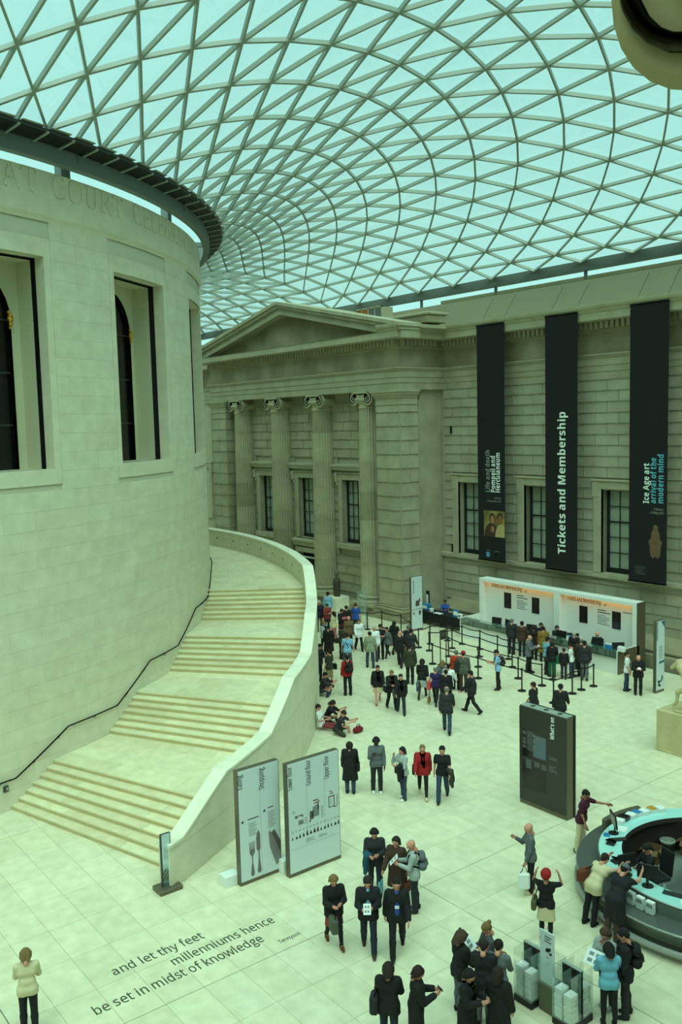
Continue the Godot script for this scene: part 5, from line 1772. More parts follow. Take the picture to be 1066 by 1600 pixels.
	for i in 6: flat(o, "object_print", SOUTH, Vector3(-0.36 + i * 0.13, 1.16, z), [Vector2(0, 0), Vector2(0.07, 0), Vector2(0.04, 0.10)], M.sign_ink)
	o = thing("info_sign", "tall narrow white membership sign with teal corner beyond the ticket counter", "sign", Vector3(32.72, 0, -20.72))
	panel_sign(o, 0.61, 3.04, 0.14, 0.10)
	var teal := mat("sign_teal", Color(0.12, 0.42, 0.48), 0.5)
	text("Membership", 0.19, o, teal, Transform3D(S, Vector3(-0.14, 2.22, z)), "lettering", false, 0.78)
	flat(o, "corner_print", SOUTH, Vector3(0, 0, z), [Vector2(0.0, 3.01), Vector2(0.27, 2.72), Vector2(0.27, 3.01)], teal)
	flat(o, "bar_print", SOUTH, Vector3(0, 0, z), [Vector2(-0.10, 1.22), Vector2(0.27, 1.24), Vector2(0.27, 1.34), Vector2(-0.10, 1.32)], teal)
	strip_text(o, SOUTH, Vector3(-0.12, 1.95, z - 0.002), Vector3.RIGHT, 14, 0.30, 0.04, M.sign_grey_ink, 6)
	var sw := MB.new()
	var pth := []
	for i in 30:
		var t := i / 29.0
		pth.append(Vector3(-0.16 + 0.11 * sin(t * 9.0) + t * 0.2, 0.24 + 0.40 * t + 0.06 * cos(t * 13.0), z))
	sw.tube(pth, 0.026, 5)
	part("flourish_print", sw, teal, o)
	# small framed notice among the barriers
	o = thing("notice_stand", "slim two-legged notice stand with a small dark panel among the barriers", "sign", Vector3(29.15, 0, -29.9), 0.0)
	m = MB.new()
	for x in [-0.19, 0.19]: m.box(Vector3(x, 0.85, 0), Vector3(0.035, 1.7, 0.05), 0.004)
	m.box(Vector3(0, 0.015, 0), Vector3(0.5, 0.03, 0.35), 0.004)
	part("frame", m, M.bronze, o)
	m = MB.new()
	m.box(Vector3(0, 1.45, 0), Vector3(0.36, 0.46, 0.03), 0.004)
	part("panel", m, M.dark_panel, o)
	strip_text(o, SOUTH, Vector3(-0.08, 1.52, 0.016), Vector3.RIGHT, 3, 0.16, 0.06, M.sign_grey_ink, 2)
	# clear screen stand near the portico
	o = thing("clear_stand", "tall clear glass notice stand in front of the portico's nearest column", "sign", Vector3(31.3, 0, -38.6))
	m = MB.new()
	m.box(Vector3(0, 1.05, 0), Vector3(0.62, 2.1, 0.02))
	part("glass", m, M.clear_glass, o)
	m = MB.new()
	for x in [-0.31, 0.31]: m.box(Vector3(x, 1.05, 0), Vector3(0.03, 2.1, 0.03))
	m.box(Vector3(0, 0.02, 0), Vector3(0.7, 0.04, 0.4), 0.01)
	part("frame", m, M.steel_pale, o)

func white_box(called: String, label: String, at: Vector3, s: Vector3):
	var o := thing(called, label, "block", at)
	var m := MB.new()
	m.box(Vector3(0, s.y * 0.5, 0), s, 0.008)
	part("body", m, M.white_paint, o)

# ------------------------------------------------------------------ queue barriers
func build_barriers():
	var P := [
		Vector2(31.25, -39.4), Vector2(31.2, -38.0), Vector2(32.0, -37.7), Vector2(32.1, -36.2), Vector2(31.35, -34.65),
		Vector2(30.51, -33.08), Vector2(31.43, -33.2), Vector2(32.58, -33.1), Vector2(32.60, -32.05), Vector2(32.5, -30.7), Vector2(32.3, -29.35), Vector2(32.1, -28.48), Vector2(32.1, -26.1), Vector2(32.07, -24.61),
		Vector2(30.45, -32.24), Vector2(31.62, -31.79), Vector2(31.42, -29.72), Vector2(31.15, -27.4), Vector2(31.11, -26.25), Vector2(30.92, -24.86),
		Vector2(28.86, -30.34), Vector2(30.38, -30.8), Vector2(30.05, -28.51), Vector2(29.95, -26.0), Vector2(29.87, -24.6),
		Vector2(28.68, -27.22), Vector2(28.66, -24.68), Vector2(28.34, -22.75), Vector2(29.9, -23.02), Vector2(30.6, -23.09), Vector2(31.41, -23.07),
	]
	var belts := {0: 1, 1: 2, 2: 3, 3: 4, 5: 6, 6: 7, 7: 8, 8: 9, 9: 10, 10: 11, 11: 12, 14: 15, 15: 16, 16: 17, 17: 18, 18: 19, 20: 25, 21: 22, 22: 23, 23: 24, 25: 26, 26: 27, 27: 28, 28: 29, 29: 30}
	var desc := ["end barrier post before the portico pedestal", "second barrier post before the portico steps", "third barrier post before the portico steps", "fourth barrier post before the portico steps", "barrier post before the portico's corner pier"]
	var base := MB.new()
	base.lathe([Vector2(0.18, 0.0), Vector2(0.185, 0.012), Vector2(0.17, 0.03), Vector2(0.06, 0.05), Vector2(0.001, 0.05)], 24)
	var bm := base.mesh()
	var pole := MB.new()
	pole.lathe([Vector2(0.032, 0.04), Vector2(0.032, 0.90)], 14)
	var pm := pole.mesh()
	var head := MB.new()
	head.lathe([Vector2(0.034, 0.88), Vector2(0.044, 0.89), Vector2(0.044, 0.97), Vector2(0.038, 0.985), Vector2(0.001, 0.99)], 14)
	var hm := head.mesh()
	for i in P.size():
		var lab: String
		if i < 5: lab = "black " + desc[i]
		else:
			var lane := 0 if i < 14 else 1 if i < 20 else 2 if i < 25 else 3
			var first: int = [5, 14, 20, 25][lane]
			var ord: String = ["first", "second", "third", "fourth", "fifth", "sixth", "seventh", "eighth", "ninth"][i - first]
			lab = "black queue post, " + ord + " from the portico in the " + ["lane nearest the ticket counter", "second lane from the ticket counter", "third lane from the ticket counter", "outermost lane, farthest from the counter"][lane]
		var o := thing("barrier_post", lab, "barrier", Vector3(P[i].x, 0, P[i].y), 0.0, "barrier posts of the ticket queue" if i >= 5 else "")
		part("base", bm, M.black, o)
		part("pole", pm, M.black, o)
		part("head", hm, M.black, o)
		if belts.has(i):
			var d: Vector2 = P[belts[i]] - P[i]
			var b := MB.new()
			var L := d.length()
			var e := Vector3(d.x, 0, d.y) / L
			var n := 6
			for k in n:
				var t0 := float(k) / n
				var t1 := float(k + 1) / n
				var s0 := -0.05 * sin(PI * t0)
				var s1 := -0.05 * sin(PI * t1)
				b.bar(e * (0.045 + (L - 0.09) * t0) + Vector3.UP * (0.955 + s0), e * (0.045 + (L - 0.09) * t1) + Vector3.UP * (0.955 + s1), 0.006, 0.05, Vector3.UP)
			part("belt", b, M.black_cloth, o)

# ------------------------------------------------------------------ round information desk
const DX := 19.45
const DZ := -10.72
func dp(a: float, r: float, y: float) -> Vector3:      # a in degrees from west, turning to the north
	var t := deg_to_rad(a)
	return Vector3(DX - cos(t) * r, y, DZ - sin(t) * r)

func desk_ring(called: String, o: Node3D, prof: Array, m: Material, a0 := -150.0, a1 := 150.0):
	var b := MB.new()
	b.lathe(prof, 96, deg_to_rad(-90.0 + a0) + PI, deg_to_rad(-90.0 + a1) + PI) if false else b.lathe(prof, 96)
	part(called, b, m, o)

func build_desk():
	var o := thing("information_desk", "large round information desk with pale glass top and metal front", "desk", Vector3(DX, 0, DZ))
	var aqua := mat("desk_top_glass", Color(0.66, 0.86, 0.84), 0.08, 0.0, 0.8)
	var shelf := mat("desk_shelf_grey", Color(0.37, 0.39, 0.37), 0.25, 0.3)
	var front := mat("desk_front_metal", Color(0.42, 0.46, 0.41), 0.3, 0.35)
	var inner := mat("desk_inner_brown", Color(0.20, 0.16, 0.15), 0.6)
	desk_ring("foot_rail", o, [Vector2(3.25, 0.14), Vector2(3.31, 0.17), Vector2(3.33, 0.21), Vector2(3.31, 0.25), Vector2(3.25, 0.28), Vector2(3.20, 0.25), Vector2(3.18, 0.21), Vector2(3.20, 0.17), Vector2(3.25, 0.14)], M.stainless)
	desk_ring("kick_plate", o, [Vector2(3.02, 0.0), Vector2(3.02, 0.30)], M.steel_dark)
	desk_ring("front_cladding", o, [Vector2(3.02, 0.28), Vector2(3.10, 0.30), Vector2(3.18, 0.62)], front)
	desk_ring("shelf_edge", o, [Vector2(3.18, 0.60), Vector2(3.27, 0.60), Vector2(3.29, 0.63), Vector2(3.27, 0.66)], M.stainless)
	desk_ring("public_shelf", o, [Vector2(3.27, 0.66), Vector2(2.74, 0.67)], shelf)
	desk_ring("upstand", o, [Vector2(2.76, 0.66), Vector2(2.76, 0.94)], front)
	desk_ring("worktop_edge", o, [Vector2(2.74, 0.94), Vector2(2.76, 0.96), Vector2(2.74, 0.98)], M.stainless)
	desk_ring("worktop", o, [Vector2(2.74, 0.98), Vector2(2.20, 0.98)], aqua)
	desk_ring("inner_lip", o, [Vector2(2.20, 0.98), Vector2(2.19, 0.86), Vector2(2.24, 0.84)], inner)
	desk_ring("inner_wall", o, [Vector2(2.32, 0.86), Vector2(2.32, 0.0)], inner)
	desk_ring("desk_floor", o, [Vector2(2.32, 0.012), Vector2(0.001, 0.012)], mat("desk_carpet", Color(0.42, 0.45, 0.42), 0.9))
	# leaflet holders let into the upstand on the public side
	var holders := [[-32.0, 0, "white"], [-37.0, 1, "white"], [-41.0, 2, "blue"], [-45.0, 3, "white"], [-49.0, 4, "white"], [-55.5, 5, "dark"], [-59.5, 6, "dark"], [-65.0, 7, "white"], [14.0, 8, "blue"], [9.0, 9, "white"], [4.0, 10, "white"], [-1.0, 11, "white"]]
	var nm := ["behind the two leaning visitors", "nearest the grey-capped man", "of bright blue covers", "left of the middle of the desk front", "right of the middle of the desk front", "of dark covers, first of two", "of dark covers, second of two", "at the right edge of the desk front", "of blue covers on the west side", "next to the blue leaflets, west side", "second from the blue leaflets, west side", "third from the blue leaflets, west side"]
	for h in holders:
		var th := deg_to_rad(h[0])
		var p := dp(h[0], 2.86, 0.67)
		var s := thing("leaflet_holder", "upright leaflet holder on the round desk, " + nm[h[1]], "leaflets", p, PI - th, "leaflet holders on the round desk")
		var b := MB.new()
		b.box(Vector3(0.02, 0.15, 0), Vector3(0.10, 0.27, 0.19), 0.004)
		part("leaflets", b, {"white": M.paper, "blue": M.leaflet_blue, "dark": M.black_gloss}[h[2]], s)
		b = MB.new()
		b.box(Vector3(0.075, 0.10, 0), Vector3(0.006, 0.2, 0.21))
		part("clear_front", b, M.clear_glass, s)
		b = MB.new()
		b.box(Vector3(0.073, 0.20, 0), Vector3(0.004, 0.09, 0.15))
		part("cover_print", b, M.sign_grey_ink if h[2] != "dark" else M.paper, s)
	# raised bronze sign block on the far side
	var sb := thing("desk_sign", "low curved brown sign block on the far rim of the round desk", "sign", Vector3(DX, 0, DZ))
	var m := MB.new()
	for i in 8:
		var a := 82.0 + i * 3.4
		m.box(dp(a + 1.7, 2.95, 0.90) - Vector3(DX, 0, DZ), Vector3(0.14, 0.30, 0.182), 0.02, Basis(Vector3.UP, -deg_to_rad(a + 1.7)))
	part("block", m, M.sign_edge, sb)
	# things on the worktop
	var lap := thing("monitor", "upright black flat screen on the round desk by the maroon-shirted man", "monitor", dp(72.0, 2.5, 0.98), PI * 0.5 + 0.9)
	monitor_parts(lap, 0.5, 0.36)
	for q in [[8.0, 2.42, 0.4, "black flat screen beside the two leaning visitors"], [22.0, 2.5, 1.2, "black flat screen on the west side of the round desk"]]:
		var s := thing("monitor", q[3], "monitor", dp(q[0], q[1], 0.98), q[2])
		monitor_parts(s, 0.46, 0.32)
	for q in [[58.0, 2.45, 0.3, "black telephone behind the upright screen of the round desk"], [36.0, 2.45, -0.2, "black telephone on the west side of the round desk"], [28.0, 2.36, 0.8, "second black telephone on the west side of the round desk"]]:
		var s := thing("telephone", q[3], "telephone", dp(q[0], q[1], 0.98), q[2])
		var b := MB.new()
		b.box(Vector3(0, 0.035, 0), Vector3(0.24, 0.05, 0.20), 0.01, Basis(Vector3.BACK, 0.15))
		part("body", b, M.black, s)
		b = MB.new()
		b.tube([Vector3(-0.02, 0.07, -0.13), Vector3(-0.02, 0.10, -0.06), Vector3(-0.02, 0.10, 0.06), Vector3(-0.02, 0.07, 0.13)], 0.022, 8)
		part("handset", b, M.black, s)
	for q in [[64.0, 2.32, 1.0, "black keyboard beside the upright screen of the round desk"], [-6.0, 2.32, 0.3, "black keyboard in front of the seated desk clerk"]]:
		var s := thing("keyboard", q[3], "keyboard", dp(q[0], q[1], 0.985), q[2])
		var b := MB.new()
		b.box(Vector3(0, 0.012, 0), Vector3(0.16, 0.024, 0.44), 0.005)
		part("tray", b, M.black, s)
		b = MB.new()
		for r in 4:
			for k in 12: b.box(Vector3(-0.055 + r * 0.036, 0.027, -0.19 + k * 0.0345), Vector3(0.028, 0.008, 0.028))
		part("keys", b, M.steel_dark, s)
	var papers := [[-14.0, 2.40, 0.30, 0.22, "white paper sheet right of the grey-capped man"], [-22.0, 2.42, 0.42, 0.30, "pale leaflet sheets next to the white sheet on the round desk"], [-44.0, 2.45, 0.30, 0.62, "large printed floor map lying on the round desk"], [80.0, 2.40, 0.22, 0.30, "white leaflets at the maroon-shirted man's hand"], [68.0, 2.62, 0.16, 0.22, "small blue card behind the upright screen"]]
	for q in papers:
		var s := thing("paper_sheet", q[4], "paper", dp(q[0], q[1], 0.98), -deg_to_rad(q[0]) + 0.2)
		var b := MB.new()
		b.box(Vector3(0, 0.004, 0), Vector3(q[2], 0.006, q[3]))
		part("sheet", b, M.paper if q[0] != 68.0 else M.leaflet_blue, s)
		if q[0] == -44.0:
			b = MB.new()
			for k in [[-0.05, -0.12, 0.12, 0.10], [-0.04, 0.02, 0.08, 0.06], [0.05, 0.04, 0.06, 0.08], [-0.03, 0.2, 0.06, 0.08]]: b.box(Vector3(k[0], 0.008, k[1]), Vector3(k[2], 0.003, k[3]))
			part("print", b, M.sign_ink, s)
	var stacks := [[86.0, 2.62, "grey and white"], [92.0, 2.66, "dark"], [97.0, 2.64, "white-topped"], [102.0, 2.66, "blue"], [107.0, 2.64, "pale"], [113.0, 2.68, "yellow"], [118.0, 2.66, "cream"]]
	for q in stacks:
		var s := thing("leaflet_stack", q[2] + " stack of leaflets on the far rim of the round desk", "leaflets", dp(q[0], q[1], 0.98), -deg_to_rad(q[0]) + 0.2, "leaflet stacks on the far rim")
		var b := MB.new()
		b.box(Vector3(0, 0.05, 0), Vector3(0.24, 0.10, 0.20), 0.006)
		part("pile", b, M.paper if q[2] != "dark" else M.steel_dark, s)
		b = MB.new()
		b.box(Vector3(0, 0.104, 0), Vector3(0.23, 0.008, 0.19))
		part("top_cover", b, {"blue": M.leaflet_blue, "yellow": mat("leaflet_yellow", Color(0.72, 0.52, 0.10), 0.6), "dark": M.black_gloss}.get(q[2], M.paper), s)
	var bt := thing("bottle", "small clear bottle with dark liquid on the round desk", "bottle", dp(-52.0, 2.42, 0.98))
	m = MB.new()
	m.lathe([Vector2(0.001, 0.0), Vector2(0.035, 0.0), Vector2(0.036, 0.10), Vector2(0.015, 0.14), Vector2(0.014, 0.17)], 14)
	part("body", m, M.clear_glass, bt)
	m = MB.new()
	m.lathe([Vector2(0.001, 0.003), Vector2(0.032, 0.003), Vector2(0.032, 0.06), Vector2(0.001, 0.06)], 14)
	part("liquid", m, M.black_gloss, bt)
	m = MB.new()
	m.lathe([Vector2(0.017, 0.165), Vector2(0.017, 0.19), Vector2(0.001, 0.19)], 12)
	part("cap", m, M.steel_pale, bt)
	var gs := thing("glass", "clear drinking glass in front of the seated desk clerk", "glass", dp(0.0, 2.26, 0.98))
	m = MB.new()
	m.lathe([Vector2(0.001, 0.0), Vector2(0.03, 0.0), Vector2(0.036, 0.13), Vector2(0.033, 0.13), Vector2(0.028, 0.012), Vector2(0.001, 0.012)], 16)
	part("body", m, M.clear_glass, gs)
	# centre cabinet and what stands inside the ring
	var cab := thing("centre_cabinet", "round dark grey cabinet in the middle of the round desk", "cabinet", Vector3(DX + 0.35, 0.012, DZ + 0.1))
	m = MB.new()
	m.lathe([Vector2(0.98, 0.0), Vector2(0.98, 0.78)], 48)
	part("body", m, mat("cabinet_grey", Color(0.20, 0.20, 0.18), 0.5), cab)
	m = MB.new()
	m.lathe([Vector2(0.98, 0.70), Vector2(1.0, 0.71), Vector2(1.0, 0.735), Vector2(0.98, 0.74)], 48)
	part("trim_band", m, M.stainless, cab)
	m = MB.new()
	m.lathe([Vector2(0.98, 0.78), Vector2(1.06, 0.79), Vector2(1.06, 0.83), Vector2(1.04, 0.85), Vector2(0.001, 0.85)], 48)
	part("top", m, mat("cabinet_top_grey", Color(0.36, 0.38, 0.36), 0.3), cab)
	for q in [[Vector3(DX - 0.35, 0.865, DZ - 0.40), M.paper, "white booklet with a green cover on the centre cabinet", 0.5], [Vector3(DX - 0.35, 0.865, DZ + 0.10), M.paper, "plain white papers on the centre cabinet", 0.2]]:
		var s := thing("booklet", q[2], "booklet", q[0], q[3])
		m = MB.new()
		m.box(Vector3(0, 0.012, 0), Vector3(0.30, 0.022, 0.40), 0.003)
		part("pages", m, q[1], s)
		if q[3] == 0.5:
			m = MB.new()
			m.box(Vector3(0.03, 0.026, 0.04), Vector3(0.20, 0.005, 0.26))
			part("cover", m, mat("cover_green", Color(0.33, 0.62, 0.16), 0.5), s)
	var bin := thing("waste_bin", "black waste bin with a clear liner inside the round desk", "bin", Vector3(20.35, 0.012, -12.62))
	m = MB.new()
	m.lathe([Vector2(0.001, 0.0), Vector2(0.15, 0.0), Vector2(0.19, 0.42), Vector2(0.175, 0.42), Vector2(0.14, 0.03), Vector2(0.001, 0.03)], 20)
	part("body", m, M.black, bin)
	m = MB.new()
	m.lathe([Vector2(0.19, 0.38), Vector2(0.20, 0.43), Vector2(0.17, 0.44), Vector2(0.15, 0.30), Vector2(0.05, 0.25), Vector2(0.001, 0.25)], 14, 0, TAU, Vector3.ZERO, false)
	part("liner", m, M.steel_pale, bin)
	var card := mat("cardboard", Color(0.40, 0.31, 0.19), 0.85)
	for q in [[Vector3(19.85, 0.012, -12.72), Vector3(0.40, 0.36, 0.36), "cardboard box left of the waste bin inside the round desk"], [Vector3(20.85, 0.012, -12.30), Vector3(0.36, 0.40, 0.36), "cardboard box right of the waste bin inside the round desk"]]:
		var s := thing("cardboard_box", q[2], "box", q[0], 0.3)
		m = MB.new()
		var z: Vector3 = q[1]
		for sg in [-1.0, 1.0]:
			m.box(Vector3(sg * z.x * 0.5, z.y * 0.5, 0), Vector3(0.008, z.y, z.z))
			m.box(Vector3(0, z.y * 0.5, sg * z.z * 0.5), Vector3(z.x, z.y, 0.008))
		m.box(Vector3(0, 0.01, 0), Vector3(z.x, 0.01, z.z))
		part("carton", m, card, s)
		m = MB.new()
		for sg in [-1.0, 1.0]:
			m.box(Vector3(sg * (z.x * 0.5 + 0.07), z.y - 0.04, 0), Vector3(0.16, 0.006, z.z), 0.0, Basis(Vector3.BACK, -sg * 0.6))
			m.box(Vector3(0, z.y - 0.04, sg * (z.z * 0.5 + 0.07)), Vector3(z.x, 0.006, 0.16), 0.0, Basis(Vector3.RIGHT, sg * 0.6))
		part("flap", m, card, s)
	var st := thing("paper_stack", "tall pile of white papers on the cardboard box inside the desk", "paper", Vector3(20.85, 0.42, -12.30), 0.4)
	m = MB.new()
	m.box(Vector3(0, 0.09, 0), Vector3(0.22, 0.17, 0.3), 0.004)
	part("pile", m, M.paper, st)
	m = MB.new()
	m.box(Vector3(0.01, 0.18, 0.01), Vector3(0.22, 0.006, 0.3))
	part("top_sheet", m, M.white_paint, st)
	var pr := thing("printer", "grey printer on the dark shelf inside the round desk", "printer", Vector3(21.05, 0.012, -11.75) + Vector3(0.0, 0.0, -0.2), 0.9)
	m = MB.new()
	m.box(Vector3(0, 0.26, 0), Vector3(0.5, 0.52, 0.56), 0.01)
	part("stand", m, inner, pr)
	m = MB.new()
	m.box(Vector3(0, 0.66, 0), Vector3(0.42, 0.26, 0.46), 0.03)
	part("body", m, M.sign_grey_ink, pr)
	m = MB.new()
	m.box(Vector3(-0.15, 0.795, 0), Vector3(0.2, 0.02, 0.32), 0.004)
	part("tray", m, M.paper, pr)
	var ch := thing("office_chair", "black office chair with tall back behind the seated desk clerk", "chair", Vector3(18.45, 0.012, -11.70), 0.0)
	ch.rotation.y = deg_to_rad(-20)
	m = MB.new()
	m.box(Vector3(0, 0.44, 0), Vector3(0.48, 0.09, 0.48), 0.04)
	part("seat", m, M.black_cloth, ch)
	m = MB.new()
	m.box(Vector3(0.27, 0.78, 0), Vector3(0.07, 0.62, 0.46), 0.03, Basis(Vector3.BACK, -0.12))
	part("backrest", m, M.black_cloth, ch)
	m = MB.new()
	m.lathe([Vector2(0.03, 0.06), Vector2(0.03, 0.42)], 12)
	for k in 5:
		var a := TAU * k / 5.0
		m.tube([Vector3(0, 0.10, 0), Vector3(cos(a) * 0.28, 0.06, sin(a) * 0.28)], 0.022, 6)
	part("base", m, M.black, ch)
	for k in 5:
		var a := TAU * k / 5.0
		m = MB.new()
		m.xf = Transform3D(Basis(Vector3.UP, -a) * Basis(Vector3.RIGHT, PI / 2), Vector3(cos(a) * 0.28, 0.032, sin(a) * 0.28))
		m.lathe([Vector2(0.001, -0.015), Vector2(0.03, -0.015), Vector2(0.03, 0.015), Vector2(0.001, 0.015)], 12)
		part("castor", m, M.black, ch)
	# perspex leaflet stand
	leaflet_stand()

func leaflet_stand():
	var o := thing("leaflet_stand", "clear-walled leaflet stand on dark blocks with a small upright sign", "stand", Vector3(13.15, 0, -10.62))
	# two cabinets in a row along z, a clear tray between them and a sign
	for c in [[-0.45, 0.0], [0.48, 0.03]]:
		var m := MB.new()
		m.box(Vector3(c[1], 0.07, c[0]), Vector3(0.66, 0.14, 0.46), 0.01)
		part("base", m, M.sash_black, o)
		m = MB.new()
		m.box(Vector3(c[1], 0.62, c[0]), Vector3(0.06, 0.98, 0.44), 0.005)
		part("core_panel", m, M.black_gloss, o)
		m = MB.new()
		m.box(Vector3(c[1], 1.12, c[0]), Vector3(0.08, 0.02, 0.45), 0.004)
		part("top_rail", m, M.steel_pale, o)
		for sg in [-1.0, 1.0]:
			for z in [-0.22, 0.0, 0.22]:
				m = MB.new()
				m.box(Vector3(c[1] + sg * 0.18, 0.62, c[0] + z), Vector3(0.30, 0.96, 0.008))
				part("divider", m, M.clear_glass, o)
			m = MB.new()
			m.box(Vector3(c[1] + sg * 0.325, 0.50, c[0]), Vector3(0.008, 0.72, 0.44))
			part("front_glass", m, M.clear_glass, o)
	var t := MB.new()
	t.box(Vector3(0.0, 0.30, 0.02), Vector3(0.34, 0.56, 0.40), 0.01)
	part("tray_base", t, mat("tray_olive", Color(0.34, 0.35, 0.26), 0.5), o)
	for q in [[-0.17, 0.0, 0.008, 0.40], [0.17, 0.0, 0.008, 0.40], [0.0, -0.2, 0.34, 0.008], [0.0, 0.2, 0.34, 0.008]]:
		t = MB.new()
		t.box(Vector3(q[0], 0.85, 0.02 + q[1]), Vector3(q[2], 0.56, q[3]))
		part("tray_wall", t, M.clear_glass, o)
	rng.seed = 3
	t = MB.new()
	for k in 12: t.lathe([Vector2(0.012, 0.585), Vector2(0.012, 0.589), Vector2(0.001, 0.589)], 10, 0, TAU, Vector3(rng.randf_range(-0.13, 0.13), 0, rng.randf_range(-0.14, 0.16)))
	part("coins", t, M.gold, o)
	var s := MB.new()
	s.box(Vector3(-0.12, 1.12, 0.0), Vector3(0.025, 1.06, 0.34), 0.004)
	part("sign_panel", s, M.sign_white, o)
	strip_text(o, WEST, Vector3(-0.134, 1.54, -0.05), Vector3.RIGHT, 3, 0.18, 0.05, M.sign_ink, 1)
	for q in [[-0.03, 1.24, 0.09], [0.03, 1.28, 0.07], [0.06, 1.20, 0.06], [0.0, 1.12, 0.03]]:
		flat(o, "symbol", WEST, Vector3(-0.135, q[1], q[0]), [Vector2(0, 0), Vector2(q[2], 0.01), Vector2(q[2] * 0.9, q[2]), Vector2(0.01, q[2] * 0.8)], M.sign_ink)
	var names := [["far end of the clear stand, west tray", -0.56, -0.18, 0.62], ["far end of the clear stand, second west tray", -0.34, -0.18, 0.58], ["near end of the clear stand, west tray", 0.37, -0.16, 0.60], ["near end of the clear stand, second west tray", 0.59, -0.16, 0.56], ["near end of the clear stand, east tray", 0.59, 0.22, 0.58], ["far end of the clear stand, east tray", -0.34, 0.20, 0.60]]
	for q in names:
		var st := thing("leaflet_stack", "white stack of folded leaflets at the " + q[0], "leaflets", Vector3(13.15 + q[2], 0.142, -10.62 + q[1]), 0.0, "leaflet stacks in the clear stand")
		for k in 5:
			var b := MB.new()
			var h: float = q[3] / 5.0
			b.box(Vector3(rng.randf_range(-0.008, 0.008), h * (k + 0.5), rng.randf_range(-0.006, 0.006)), Vector3(0.22, h - 0.012, 0.18), 0.008)
			part("bundle", b, M.paper, st)

